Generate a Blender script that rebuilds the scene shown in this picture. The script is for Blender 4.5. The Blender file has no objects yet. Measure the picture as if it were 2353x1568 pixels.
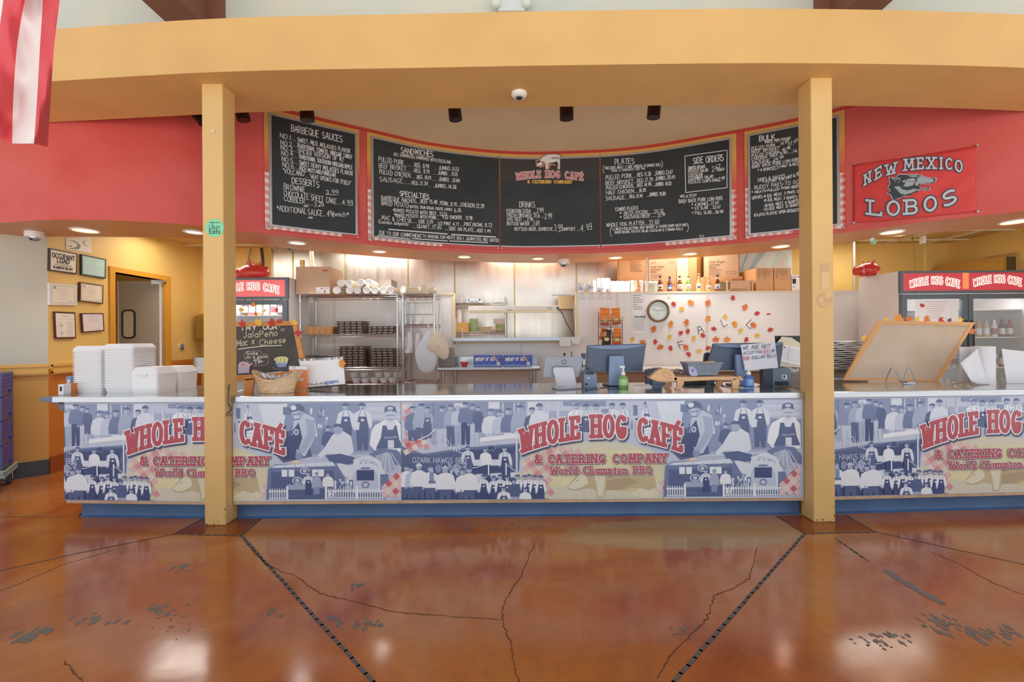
import bpy, math, random
from mathutils import Vector, Matrix
random.seed(7)
S = bpy.context.scene
# ------------------------------------------------------------------ camera
F, CX, CY, HZ, H, RO = 1050.0, 1176.5, 784.0, 775.0, 1.35, 0.0073
cam_d = bpy.data.cameras.new('camera'); cam = bpy.data.objects.new('camera', cam_d)
S.collection.objects.link(cam)
cam_d.sensor_width = 36.0; cam_d.lens = F * 36.0 / 2353.0; cam_d.shift_y = -(CY - HZ) / 2353.0
cam.matrix_world = Matrix.Translation((0, 0, H)) @ Matrix.Rotation(math.pi / 2, 4, 'X') @ Matrix.Rotation(-RO, 4, 'Z')
cam_d.clip_start = 0.05
S.camera = cam
# ------------------------------------------------------------------ world, view
S.view_settings.view_transform = 'Standard'; S.view_settings.look = 'None'
S.view_settings.gamma = 1.0; S.view_settings.exposure = 0.0; S.view_settings.use_curve_mapping = False
S.cycles.use_denoising = True
S.cycles.max_bounces = 8
W = bpy.data.worlds.new('daylight'); S.world = W; W.use_nodes = True
bg = W.node_tree.nodes['Background']
# bright hazy sky above, lower half brightened as added fill for the undersides
_n = W.node_tree.nodes; _tc = _n.new('ShaderNodeTexCoord'); _sx = _n.new('ShaderNodeSeparateXYZ'); _mr = _n.new('ShaderNodeMapRange'); _mx = _n.new('ShaderNodeMix'); _mx.data_type = 'RGBA'
_mr.inputs[1].default_value = -.12; _mr.inputs[2].default_value = .08; _mx.inputs[6].default_value = (1.95, 1.92, 1.86, 1); _mx.inputs[7].default_value = (0.74, 0.79, 0.84, 1)
_l = W.node_tree.links; _l.new(_tc.outputs['Generated'], _sx.inputs[0]); _l.new(_sx.outputs[2], _mr.inputs[0]); _l.new(_mr.outputs[0], _mx.inputs[0]); _l.new(_mx.outputs[2], bg.inputs[0])
bg.inputs[1].default_value = 1.0
def area(name, loc, rot, sx, sy, power, col=(1, 1, 1)):
    d = bpy.data.lights.new(name, 'AREA'); d.shape = 'RECTANGLE'; d.size = sx; d.size_y = sy
    d.energy = power; d.color = col
    o = bpy.data.objects.new(name, d); S.collection.objects.link(o); o.location = loc; o.rotation_euler = rot
    return o
# daylight from the window wall of the dining room, behind the camera
area('window_daylight', (0, -6.5, 1.2), (math.radians(90), 0, 0), 13, 5.6, 150, (1.0, 0.98, 0.95))
# fluorescent kitchen ceiling troffers; the doorway one is added to brighten its wall
KLIGHT = [(-3.95, 5.75), (-2.2, 6.3), (0.2, 6.5), (2.4, 6.35), (4.75, 6.0)]
for x, y in KLIGHT:
    area('kitchen_troffer_light', (x, y, 2.66), (0, 0, 0), 1.1, 0.5, 13 if x < -3 else 12, (1.0, 0.97, 0.92))

# ------------------------------------------------------------------ projection helpers (photo pixel -> ray)
def uv(px, py):
    x, y = px - CX, py - CY
    return (x - RO * y) / F, -(y + RO * x + CY - HZ) / F
def P(px, py, Y):
    a, b = uv(px, py); return Vector((a * Y, Y, H + b * Y))
def PX(px, Y, py=775): return uv(px, py)[0] * Y
def PZ(px, py, Y): return H + uv(px, py)[1] * Y
def FL(px, py, z=0.0):
    a, b = uv(px, py); Y = (z - H) / b
    return Vector((a * Y, Y, z))
def plane(p0, n):
    p0 = Vector(p0) - Vector((0, 0, H)); n = Vector(n).normalized()
    def f(px, py, off=0.0):
        a, b = uv(px, py); d = Vector((a, 1, b))
        t = ((p0 + n * off).dot(n)) / d.dot(n)
        return Vector((d.x * t, d.y * t, H + d.z * t))
    return f
def planeY(Y): return plane((0, Y, 0), (0, -1, 0))

# ------------------------------------------------------------------ materials
def lin(h):
    h = h.lstrip('#'); c = [int(h[i:i + 2], 16) / 255 for i in (0, 2, 4)]
    return tuple((x / 12.92 if x <= .04045 else ((x + .055) / 1.055) ** 2.4) for x in c) + (1,)
_M = {}
def mat(name, hexc, rough=.6, metal=0., emit=0., noise=0., nscale=6., bump=0., bscale=120., hex2=None, trans=0., alpha=1., coat=0., spec=None, ior=None):
    if name in _M: return _M[name]
    m = bpy.data.materials.new(name); m.use_nodes = True; nt = m.node_tree; b = nt.nodes['Principled BSDF']
    c = lin(hexc); b.inputs['Base Color'].default_value = c
    b.inputs['Roughness'].default_value = rough; b.inputs['Metallic'].default_value = metal
    if spec is not None: b.inputs['Specular IOR Level'].default_value = spec
    if ior: b.inputs['IOR'].default_value = ior
    if trans: b.inputs['Transmission Weight'].default_value = trans
    if alpha < 1: b.inputs['Alpha'].default_value = alpha
    if coat: b.inputs['Coat Weight'].default_value = coat; b.inputs['Coat Roughness'].default_value = .05
    if emit:
        b.inputs['Emission Color'].default_value = c; b.inputs['Emission Strength'].default_value = emit
    if noise or hex2 or bump:
        tc = nt.nodes.new('ShaderNodeTexCoord')
        if noise or hex2:
            n = nt.nodes.new('ShaderNodeTexNoise'); n.inputs['Scale'].default_value = nscale; n.inputs['Detail'].default_value = 5
            nt.links.new(tc.outputs['Object'], n.inputs['Vector'])
            r = nt.nodes.new('ShaderNodeValToRGB'); r.color_ramp.elements[0].position = .32; r.color_ramp.elements[1].position = .68
            c2 = lin(hex2) if hex2 else tuple(min(1, x * (1 + noise)) for x in c[:3]) + (1,)
            c1 = c if hex2 else tuple(x * (1 - noise) for x in c[:3]) + (1,)
            r.color_ramp.elements[0].color = c1; r.color_ramp.elements[1].color = c2
            nt.links.new(n.outputs[0], r.inputs[0]); nt.links.new(r.outputs[0], b.inputs['Base Color'])
        if bump:
            n2 = nt.nodes.new('ShaderNodeTexNoise'); n2.inputs['Scale'].default_value = bscale; n2.inputs['Detail'].default_value = 3
            nt.links.new(tc.outputs['Object'], n2.inputs['Vector'])
            bp = nt.nodes.new('ShaderNodeBump'); bp.inputs['Strength'].default_value = bump; bp.inputs['Distance'].default_value = .01
            nt.links.new(n2.outputs[0], bp.inputs['Height']); nt.links.new(bp.outputs[0], b.inputs['Normal'])
    _M[name] = m; return m
def brushed(name, hexc, rough=.28, sx=1.5, sz=40., wob=.25, hex2=None):
    if name in _M: return _M[name]
    m = mat(name, hexc, rough, 1.0); nt = m.node_tree; b = nt.nodes['Principled BSDF']
    tc = nt.nodes.new('ShaderNodeTexCoord'); mp = nt.nodes.new('ShaderNodeMapping'); mp.inputs['Scale'].default_value = (sx, sx, sz)
    n = nt.nodes.new('ShaderNodeTexNoise'); n.inputs['Scale'].default_value = 1.; n.inputs['Detail'].default_value = 4
    nt.links.new(tc.outputs['Object'], mp.inputs[0]); nt.links.new(mp.outputs[0], n.inputs[0])
    mr = nt.nodes.new('ShaderNodeMapRange'); mr.inputs[3].default_value = max(.02, rough - .1); mr.inputs[4].default_value = rough + .12
    nt.links.new(n.outputs[0], mr.inputs[0]); nt.links.new(mr.outputs[0], b.inputs['Roughness'])
    n2 = nt.nodes.new('ShaderNodeTexNoise'); n2.inputs['Scale'].default_value = 1.3; n2.inputs['Detail'].default_value = 1
    nt.links.new(tc.outputs['Object'], n2.inputs[0])
    bp = nt.nodes.new('ShaderNodeBump'); bp.inputs['Strength'].default_value = wob; bp.inputs['Distance'].default_value = .05
    nt.links.new(n2.outputs[0], bp.inputs['Height']); nt.links.new(bp.outputs[0], b.inputs['Normal'])
    return m

# ------------------------------------------------------------------ mesh builder, things and parts
TR = {}
class MB:
    def __init__(s): s.v = []; s.f = []; s.fm = []; s.mats = []
    def mi(s, m):
        if m not in s.mats: s.mats.append(m)
        return s.mats.index(m)
    def add(s, vs, fs, m):
        o = len(s.v); s.v += [Vector(v) for v in vs]; k = s.mi(m)
        for f in fs: s.f.append([i + o for i in f]); s.fm.append(k)
        return s
    def box(s, x0, x1, y0, y1, z0, z1, m):
        return s.add([(x, y, z) for z in (z0, z1) for y in (y0, y1) for x in (x0, x1)],
                     [(0, 2, 3, 1), (4, 5, 7, 6), (0, 1, 5, 4), (2, 6, 7, 3), (0, 4, 6, 2), (1, 3, 7, 5)], m)
    def obox(s, c, ax, ay, az, m):
        c, ax, ay, az = Vector(c), Vector(ax), Vector(ay), Vector(az)
        return s.add([c + ax * i + ay * j + az * k for k in (-1, 1) for j in (-1, 1) for i in (-1, 1)],
                     [(0, 2, 3, 1), (4, 5, 7, 6), (0, 1, 5, 4), (2, 6, 7, 3), (0, 4, 6, 2), (1, 3, 7, 5)], m)
    def poly(s, pts, m): return s.add(pts, [list(range(len(pts)))], m)
    def prism(s, pts, vec, m):
        pts = [Vector(p) for p in pts]; n = len(pts); vec = Vector(vec)
        return s.add(pts + [p + vec for p in pts], [list(range(n)), list(range(2 * n - 1, n - 1, -1))] + [[i, (i + 1) % n, n + (i + 1) % n, n + i] for i in range(n)], m)
    def tube(s, pts, r, m, n=6, caps=True, r1=None):
        pts = [Vector(p) for p in pts]; K = len(pts); vs = []; fs = []; up = None
        for i, p in enumerate(pts):
            d = (pts[min(i + 1, K - 1)] - pts[max(i - 1, 0)]).normalized()
            if up is None:
                up = Vector((0, 0, 1)) if abs(d.z) < .9 else Vector((1, 0, 0))
            a = d.cross(up).normalized(); bb = a.cross(d).normalized(); up = bb
            rr = r if r1 is None else r + (r1 - r) * i / (K - 1)
            for k in range(n):
                t = 2 * math.pi * k / n; vs.append(p + a * (rr * math.cos(t)) + bb * (rr * math.sin(t)))
        for i in range(K - 1):
            for k in range(n): fs.append((i * n + k, i * n + (k + 1) % n, (i + 1) * n + (k + 1) % n, (i + 1) * n + k))
        if caps: fs += [tuple(range(n - 1, -1, -1)), tuple(range((K - 1) * n, K * n))]
        return s.add(vs, fs, m)
    def lathe(s, prof, c, m, n=20, ax='z', mtx=None, cap=True):
        c = Vector(c); vs = []; fs = []; K = len(prof)
        for r, h in prof:
            for k in range(n):
                t = 2 * math.pi * k / n; a, b = r * math.cos(t), r * math.sin(t)
                v = Vector((a, b, h)) if ax == 'z' else (Vector((a, h, b)) if ax == 'y' else Vector((h, a, b)))
                vs.append(c + (mtx @ v if mtx else v))
        for i in range(K - 1):
            for k in range(n): fs.append((i * n + k, i * n + (k + 1) % n, (i + 1) * n + (k + 1) % n, (i + 1) * n + k))
        if cap and prof[0][0] > 1e-6: fs.append(tuple(range(n - 1, -1, -1)))
        if cap and prof[-1][0] > 1e-6: fs.append(tuple(range((K - 1) * n, K * n)))
        return s.add(vs, fs, m)
    def ball(s, c, rx, ry, rz, m, n=14, k=9):
        vs = []; c = Vector(c)
        prof = [(math.sin(math.pi * i / k), -math.cos(math.pi * i / k)) for i in range(k + 1)]
        fs = []
        for r, h in prof:
            for j in range(n):
                t = 2 * math.pi * j / n; vs.append(c + Vector((rx * r * math.cos(t), ry * r * math.sin(t), rz * h)))
        for i in range(k):
            for j in range(n): fs.append((i * n + j, i * n + (j + 1) % n, (i + 1) * n + (j + 1) % n, (i + 1) * n + j))
        return s.add(vs, fs, m)
    def grid(s, rows, m):
        R, Cn = len(rows), len(rows[0])
        return s.add([p for r in rows for p in r], [(i * Cn + j, i * Cn + j + 1, (i + 1) * Cn + j + 1, (i + 1) * Cn + j) for i in range(R - 1) for j in range(Cn - 1)], m)
    def map(s, fn): s.v = [Vector(fn(v)) for v in s.v]; return s
    def mesh(s, name, off, smooth, recalc):
        me = bpy.data.meshes.new(name); me.from_pydata([tuple(v - off) for v in s.v], [], s.f)
        for m in s.mats: me.materials.append(m)
        me.polygons.foreach_set('material_index', s.fm)
        if recalc:
            import bmesh
            bm = bmesh.new(); bm.from_mesh(me); bmesh.ops.recalc_face_normals(bm, faces=bm.faces); bm.to_mesh(me); bm.free()
        if smooth:
            me.polygons.foreach_set('use_smooth', [True] * len(me.polygons)); me.set_sharp_from_angle(angle=math.radians(smooth if smooth > 1 else 40))
        me.update(); return me
    def build(s, name, parent=None, loc=None, smooth=0, bevel=0, solid=0, recalc=True, sub=0):
        off = Vector(loc) if loc is not None else Vector((0, 0, 0))
        if parent is not None: off = Vector((0, 0, 0))
        o = bpy.data.objects.new(name, s.mesh(name, off, smooth, recalc)); S.collection.objects.link(o)
        if parent is not None:
            o.parent = parent; o.location = -TR[parent.name]; TR[o.name] = Vector((0, 0, 0))
        else:
            o.location = off; TR[o.name] = off.copy()
        if solid:
            md = o.modifiers.new('solid', 'SOLIDIFY'); md.thickness = solid; md.offset = 0
        if sub:
            md = o.modifiers.new('sub', 'SUBSURF'); md.levels = sub; md.render_levels = sub
        if bevel:
            md = o.modifiers.new('bevel', 'BEVEL'); md.width = bevel; md.segments = 2; md.limit_method = 'ANGLE'; md.angle_limit = math.radians(35)
        return o
def tag(o, label=None, cat=None, group=None, kind=None):
    if label: o['label'] = label
    if cat: o['category'] = cat
    if group: o['group'] = group
    if kind: o['kind'] = kind
    return o
def thing(name, label, cat, loc=(0, 0, 0), group=None):
    o = bpy.data.objects.new(name, None); S.collection.objects.link(o); o.location = loc; o.empty_display_size = .05
    TR[o.name] = Vector(loc); return tag(o, label, cat, group)
def struct(mb, name, label=None, **k):
    return tag(mb.build(name, **k), label, None, None, 'structure')
def dup(o, loc, label=None, group=None, rotz=None):
    def rec(a, parent):
        c = a.copy(); S.collection.objects.link(c)
        if parent is not None: c.parent = parent
        for ch in a.children: rec(ch, c)
        return c
    r = rec(o, None); r.location = loc
    if rotz is not None: r.rotation_euler = (0, 0, rotz)
    TR[r.name] = Vector(loc)
    if label: r['label'] = label
    if group: r['group'] = group
    return r
ORD = ['first', 'second', 'third', 'fourth', 'fifth', 'sixth', 'seventh', 'eighth', 'ninth', 'tenth', 'eleventh', 'twelfth', 'thirteenth', 'fourteenth',
       'fifteenth', 'sixteenth', 'seventeenth', 'eighteenth', 'nineteenth', 'twentieth', 'twenty-first', 'twenty-second', 'twenty-third', 'twenty-fourth', 'twenty-fifth']

# ------------------------------------------------------------------ stroke lettering
def arc(cx, cy, rx, ry, a0, a1, n=8):
    return [(cx + rx * math.cos(math.radians(a0 + (a1 - a0) * i / n)), cy + ry * math.sin(math.radians(a0 + (a1 - a0) * i / n))) for i in range(n + 1)]
def _s():
    return arc(.27, .75, .25, .25, 40, 270, 9)[:-1] + arc(.27, .25, .27, .25, 90, -140, 9)
GL = {
 'A': (.62, [[(0, 0), (.31, 1), (.62, 0)], [(.11, .35), (.51, .35)]]),
 'B': (.54, [[(0, 0), (0, 1), (.28, 1)] + arc(.28, .765, .21, .235, 90, -90) + [(0, .53)], [(.28, .53)] + arc(.28, .265, .26, .265, 90, -90) + [(0, 0)]]),
 'C': (.58, [arc(.32, .5, .32, .5, 45, 315, 14)]),
 'D': (.58, [[(0, 0), (0, 1), (.2, 1)] + arc(.2, .5, .38, .5, 90, -90, 10) + [(0, 0)]]),
 'E': (.5, [[(.5, 1), (0, 1), (0, 0), (.52, 0)], [(0, .52), (.4, .52)]]),
 'F': (.5, [[(.5, 1), (0, 1), (0, 0)], [(0, .5), (.4, .5)]]),
 'G': (.62, [arc(.32, .5, .32, .5, 45, 320, 14) + [(.6, .42), (.36, .42)]]),
 'H': (.6, [[(0, 0), (0, 1)], [(.6, 0), (.6, 1)], [(0, .52), (.6, .52)]]),
 'I': (.16, [[(.08, 0), (.08, 1)]]),
 'J': (.42, [[(.36, 1), (.36, .25)] + arc(.18, .22, .18, .22, 0, -160, 6)]),
 'K': (.56, [[(0, 0), (0, 1)], [(.54, 1), (0, .42)], [(.18, .6), (.56, 0)]]),
 'L': (.46, [[(0, 1), (0, 0), (.48, 0)]]),
 'M': (.72, [[(0, 0), (.06, 1), (.36, .25), (.66, 1), (.72, 0)]]),
 'N': (.6, [[(0, 0), (0, 1), (.6, 0), (.6, 1)]]),
 'O': (.66, [arc(.33, .5, .33, .5, 90, 450, 18)]),
 'P': (.5, [[(0, 0), (0, 1), (.26, 1)] + arc(.26, .74, .24, .26, 90, -90) + [(0, .48)]]),
 'Q': (.68, [arc(.33, .5, .33, .5, 90, 450, 18), [(.4, .25), (.66, -.06)]]),
 'R': (.56, [[(0, 0), (0, 1), (.27, 1)] + arc(.27, .75, .23, .25, 90, -90) + [(0, .5)], [(.25, .5), (.56, 0)]]),
 'S': (.54, [_s()]),
 'T': (.58, [[(0, 1), (.58, 1)], [(.29, 1), (.29, 0)]]),
 'U': (.58, [[(0, 1), (0, .3)] + arc(.29, .28, .29, .28, 180, 360, 8) + [(.58, 1)]]),
 'V': (.6, [[(0, 1), (.3, 0), (.6, 1)]]),
 'W': (.86, [[(0, 1), (.2, 0), (.43, .8), (.66, 0), (.86, 1)]]),
 'X': (.56, [[(0, 0), (.56, 1)], [(0, 1), (.56, 0)]]),
 'Y': (.58, [[(0, 1), (.29, .48), (.58, 1)], [(.29, .48), (.29, 0)]]),
 'Z': (.54, [[(0, 1), (.54, 1), (0, 0), (.54, 0)]]),
 '0': (.5, [arc(.25, .5, .25, .5, 90, 450, 14)]),
 '1': (.22, [[(.02, .8), (.12, 1), (.12, 0)]]),
 '2': (.5, [arc(.25, .74, .24, .26, 160, -30, 8) + [(0, 0), (.52, 0)]]),
 '3': (.48, [arc(.22, .75, .22, .25, 150, -80, 8) + arc(.22, .26, .25, .26, 80, -150, 8)]),
 '4': (.52, [[(.4, 0), (.4, 1), (0, .34), (.54, .34)]]),
 '5': (.5, [[(.46, 1), (.06, 1), (.03, .56)] + arc(.22, .3, .26, .3, 110, -140, 9)]),
 '6': (.48, [[(.38, 1)] + arc(.24, .5, .24, .48, 110, 180, 4) + arc(.24, .28, .24, .28, 180, 530, 12)]),
 '7': (.5, [[(0, 1), (.5, 1), (.16, 0)]]),
 '8': (.48, [arc(.24, .76, .2, .24, -90, 270, 12), arc(.24, .26, .24, .26, 90, 450, 12)]),
 '9': (.48, [arc(.24, .7, .22, .28, 0, 360, 12) + [(.42, 0)]]),
 '.': (.14, [[(.05, 0), (.09, .03)]]), ',': (.14, [[(.09, .06), (.03, -.12)]]), '-': (.34, [[(.03, .45), (.3, .45)]]),
 '/': (.4, [[(0, -.06), (.4, 1.05)]]), ':': (.14, [[(.05, .12), (.08, .16)], [(.05, .7), (.08, .74)]]),
 '*': (.36, [[(.18, .4), (.18, .9)], [(0, .52), (.36, .78)], [(.36, .52), (0, .78)]]),
 '#': (.5, [[(.14, .1), (.2, .95)], [(.32, .1), (.38, .95)], [(0, .65), (.5, .68)], [(0, .35), (.5, .38)]]),
 '&': (.62, [[(.62, 0), (.14, .72)] + arc(.27, .8, .15, .2, 190, -10, 7) + [(.08, .36)] + arc(.25, .22, .23, .22, 160, 360, 8)[1:] + [(.58, .48)]]),
 '(': (.22, [arc(.3, .48, .28, .62, 120, 240, 8)]), ')': (.22, [arc(-.1, .48, .28, .62, 60, -60, 8)]),
 "'": (.12, [[(.07, 1), (.04, .78)]]), '"': (.24, [[(.05, 1), (.04, .8)], [(.18, 1), (.17, .8)]]),
 '$': (.54, [_s(), [(.27, 1.1), (.27, -.1)]]), '!': (.14, [[(.07, 1), (.07, .3)], [(.06, 0), (.09, .03)]]),
 '~': (.5, [[(0, .4), (.12, .52), (.26, .46), (.38, .4), (.5, .52)]]), ' ': (.34, []),
 '\u00a2': (.4, [arc(.2, .38, .18, .3, 50, 310, 8), [(.26, .85), (.12, -.1)]]),
 '\u00c9': (.5, [[(.5, 1), (0, 1), (0, 0), (.52, 0)], [(0, .52), (.4, .52)], [(.18, 1.14), (.34, 1.32)]]),
 '<': (.6, [[(.3, .1), (.02, .55)] + arc(.15, .62, .14, .14, 200, 0, 6) + arc(.44, .62, .15, .14, 180, -20, 6) + [(.3, .1)]]),
 'a': (.48, [arc(.22, .3, .22, .3, 20, 380, 12), [(.44, .6), (.44, 0)]]), 'b': (.46, [[(0, 1), (0, 0)], arc(.22, .3, .22, .3, 180, 540, 12)]),
 'c': (.42, [arc(.24, .3, .24, .3, 50, 310, 10)]), 'd': (.48, [arc(.22, .3, .22, .3, 0, 360, 12), [(.44, 1), (.44, 0)]]),
 'e': (.46, [[(.02, .3), (.44, .3)] + arc(.23, .3, .22, .3, 0, 310, 10)]), 'f': (.34, [[(.34, .95), (.2, 1), (.14, .85), (.14, 0)], [(0, .6), (.3, .6)]]),
 'h': (.44, [[(0, 1), (0, 0)], arc(.21, .38, .21, .22, 180, 0, 6) + [(.42, 0)]]), 'i': (.12, [[(.06, .6), (.06, 0)], [(.05, .8), (.08, .84)]]),
 'j': (.2, [[(.14, .6), (.14, -.15), (.02, -.25)], [(.13, .8), (.16, .84)]]), 'k': (.42, [[(0, 1), (0, 0)], [(.38, .6), (0, .26)], [(.14, .38), (.42, 0)]]),
 'l': (.12, [[(.06, 1), (.06, 0)]]), 'm': (.7, [[(0, .6), (0, 0)], arc(.17, .4, .17, .2, 180, 0, 6) + [(.34, 0)], arc(.51, .4, .17, .2, 180, 0, 6) + [(.68, 0)]]),
 'n': (.44, [[(0, .6), (0, 0)], arc(.21, .38, .21, .22, 180, 0, 6) + [(.42, 0)]]), 'o': (.48, [arc(.24, .3, .24, .3, 90, 450, 12)]),
 'p': (.46, [[(0, .6), (0, -.3)], arc(.22, .3, .22, .3, 180, 540, 12)]), 'r': (.32, [[(0, .6), (0, 0)], arc(.2, .36, .2, .22, 180, 60, 5)]),
 's': (.38, [arc(.19, .45, .17, .15, 30, 270, 6)[:-1] + arc(.19, .15, .19, .15, 90, -150, 6)]), 't': (.32, [[(.14, .9), (.14, .1), (.3, .02)], [(0, .6), (.3, .6)]]),
 'u': (.44, [[(0, .6), (0, .2)] + arc(.2, .2, .2, .2, 180, 360, 6) + [(.4, .6)], [(.42, .6), (.42, 0)]]), 'v': (.44, [[(0, .6), (.22, 0), (.44, .6)]]), 'g': (.46, [arc(.22, .3, .22, .3, 0, 360, 12), [(.44, .6), (.44, -.2), (.2, -.3), (.02, -.2)]]), 'w': (.6, [[(0, .6), (.14, 0), (.3, .5), (.46, 0), (.6, .6)]]),
 'x': (.42, [[(0, 0), (.42, .6)], [(0, .6), (.42, 0)]]), 'y': (.44, [[(0, .6), (.22, .05)], [(.44, .6), (.12, -.28)]]),
 '\u00f1': (.44, [[(0, .6), (0, 0)], arc(.21, .38, .21, .22, 180, 0, 6) + [(.42, 0)], [(.02, .78), (.42, .8)]]),
}
def slab(ch):
    out = []
    w, L = GL[ch]
    for st in L:
        out.append(st)
        for i in range(len(st) - 1):
            (x0, y0), (x1, y1) = st[i], st[i + 1]
            if abs(y1 - y0) > .25 and abs(y1 - y0) > abs(x1 - x0):
                for (x, y) in ((x0, y0), (x1, y1)):
                    if y in (0, 1) or abs(y - .6) < .001 and ch.islower():
                        out.append([(x - .17, y), (x + .17, y)])
        for (x, y), (qx, qy) in ((st[0], st[1]), (st[-1], st[-2])):
            if abs(y - qy) < .02 and y in (0, 1) and ch in 'EFLTZ\u00c9':
                out.append([(x, y), (x, y + (.2 if y == 0 else -.2))])
            if ch in 'CGS' and .05 < y < .95 and abs(x - qx) + abs(y - qy) < .25:
                out.append([(x, y), (x, .96 if y > .5 else .04)])
    return w, out
def scrib(x0, y0, x1, y1, h, n):
    return [(x0 + (x1 - x0) * i / n, y0 + (y1 - y0) * i / n - (h if i % 2 else 0) * (.6 + .4 * math.sin(i * 2.3))) for i in range(n + 1)]
class Draw:
    """draws flat inked shapes in a 2-D frame that surf() carries onto a real surface"""
    def __init__(s, surf, d=.0004): s.surf = surf; s.mb = MB(); s.d = d; s.clip = s.clip2 = None; s.n = s.k = 0; s.step = 2e-5
    def poly(s, pts, m, layer=0):
        for c, sg in ((s.clip, 1), (s.clip2, -1)):
            if c is None: continue
            out = []
            for i in range(len(pts)):
                a, b = pts[i - 1], pts[i]
                if (a[0] * sg >= c * sg) != (b[0] * sg >= c * sg):
                    t = (c - a[0]) / (b[0] - a[0]); out.append((c, a[1] + (b[1] - a[1]) * t))
                if b[0] * sg >= c * sg: out.append(b)
            pts = out
            if len(pts) < 3: return s
        s.k += 1 if layer is not None else 0; s.n = (s.n + 1) % 23 if layer is None else 0; s.mb.poly([s.surf(x, y, s.d + (s.k + s.n) * s.step) for x, y in pts], m); return s
    def rect(s, x0, y0, x1, y1, m, layer=0): return s.poly([(x0, y0), (x1, y0), (x1, y1), (x0, y1)], m, layer)
    def ell(s, cx, cy, rx, ry, m, layer=0, n=18, a0=0, a1=360):
        k = n if a1 - a0 >= 360 else n + 1
        return s.poly([(cx + rx * math.cos(math.radians(a0 + (a1 - a0) * i / n)), cy + ry * math.sin(math.radians(a0 + (a1 - a0) * i / n))) for i in range(k)], m, layer)
    def stroke(s, pts, w, m, layer=0):
        s.k += 1 if layer is not None else 0
        for i in range(len(pts) - 1):
            (x0, y0), (x1, y1) = pts[i], pts[i + 1]; L = math.hypot(x1 - x0, y1 - y0)
            if L < 1e-6: continue
            ux, uy = (x1 - x0) / L, (y1 - y0) / L; e = w * .35; nx, ny = -uy * w / 2, ux * w / 2
            x0 -= ux * e; y0 -= uy * e; x1 += ux * e; y1 += uy * e
            s.poly([(x0 + nx, y0 + ny), (x1 + nx, y1 + ny), (x1 - nx, y1 - ny), (x0 - nx, y0 - ny)], m, None)
        s.k += min(23, len(pts) - 1 if len(pts) > 2 else 0) if layer is not None else 0; return s
    def text(s, t, x0, y0, x1, y1, h, w, m, layer=0, jit=0., slabs=False, arch=0., gap=.2, dx=0, dy=0, h1=None, fan=0., it=0.):
        tot = sum(GL[c][0] + gap for c in t) - gap; run = 0; s.k += 1
        for c in t:
            gw, L = slab(c) if slabs else GL[c]
            jx, jy, js = (random.uniform(-1, 1) * jit * h * .08, random.uniform(-1, 1) * jit * h * .1, 1 + random.uniform(-1, 1) * jit * .12) if jit else (0, 0, 1)
            for st in L:
                q = []
                for gx, gy in st:
                    u = (run + gx) / tot; hh = (h if h1 is None else h + (h1 - h) * u) * js
                    ht = hh * (1 + fan * abs(2 * u - 1) ** 2)
                    bx = x0 + (x1 - x0) * u; by = y0 + (y1 - y0) * u - arch * 4 * u * (1 - u)
                    q.append((bx + jx + dx + it * gy * hh, by - gy * ht + jy + dy))
                s.stroke(q, w, m, None)
            run += gw + gap
        s.k += 23; return s
    def build(s, name, parent=None, **k): return s.mb.build(name, parent, recalc=False, **k)
# ------------------------------------------------------------------ the setting
DZ = 1.03; ZF = H + DZ; ZTOP = 3.65
def interp(tab):
    xs = [t[0] for t in tab]; ys = [t[1] for t in tab]; n = len(xs)
    sl = [(ys[min(i + 1, n - 1)] - ys[max(i - 1, 0)]) / (xs[min(i + 1, n - 1)] - xs[max(i - 1, 0)]) for i in range(n)]
    def f(x):
        if x <= xs[0]: return ys[0] + sl[0] * (x - xs[0])
        if x >= xs[-1]: return ys[-1] + sl[-1] * (x - xs[-1])
        i = max(k for k in range(n - 1) if xs[k] <= x); h = xs[i + 1] - xs[i]; t = (x - xs[i]) / h
        return ((2 * t ** 3 - 3 * t * t + 1) * ys[i] + (t ** 3 - 2 * t * t + t) * h * sl[i] + (-2 * t ** 3 + 3 * t * t) * ys[i + 1] + (t ** 3 - t * t) * h * sl[i + 1])
    return f
FOFF = interp([(-150, 262), (0, 270.6), (100, 277), (200, 277), (300, 273), (398, 267), (466, 260), (590, 244), (720, 229), (850, 215), (992, 200.5), (1175, 191), (1340, 191.2),
               (1480, 195.5), (1627, 206), (1780, 218), (1920, 232), (2120, 257), (2353, 281), (2550, 300)])
BOFF = interp([(-150, 238), (0, 241), (100, 239), (200, 238), (466, 231), (599, 216), (720, 201), (817, 192), (960, 180), (1175, 171), (1340, 170), (1480, 175), (1627, 182), (1838, 198),
               (1920, 208), (2050, 225), (2191, 236), (2353, 243), (2550, 252)])
def curve(off):
    out = []
    for px in range(-140, 2530, 15):
        Y = DZ * F / off(px); out.append(Vector(((px - CX) / F * Y, Y, 0)))
    return out
FC, BC = curve(FOFF), curve(BOFF)
FL_ = [0.0]
for i in range(1, len(FC)): FL_.append(FL_[-1] + (FC[i] - FC[i - 1]).length)
def fnorm(i):
    t = FC[min(i + 1, len(FC) - 1)] - FC[max(i - 1, 0)]; n = Vector((t.y, -t.x, 0)).normalized(); return n
FN = [fnorm(i) for i in range(len(FC))]
def fs_pt(sv, z, off=0.0):
    i = 0
    lo, hi = 0, len(FL_) - 2
    while lo < hi:
        m = (lo + hi + 1) // 2
        if FL_[m] <= sv: lo = m
        else: hi = m - 1
    t = (sv - FL_[lo]) / (FL_[lo + 1] - FL_[lo]); p = FC[lo].lerp(FC[lo + 1], t); n = FN[lo].lerp(FN[lo + 1], t).normalized()
    q = p + n * off; return Vector((q.x, q.y, z))
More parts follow.
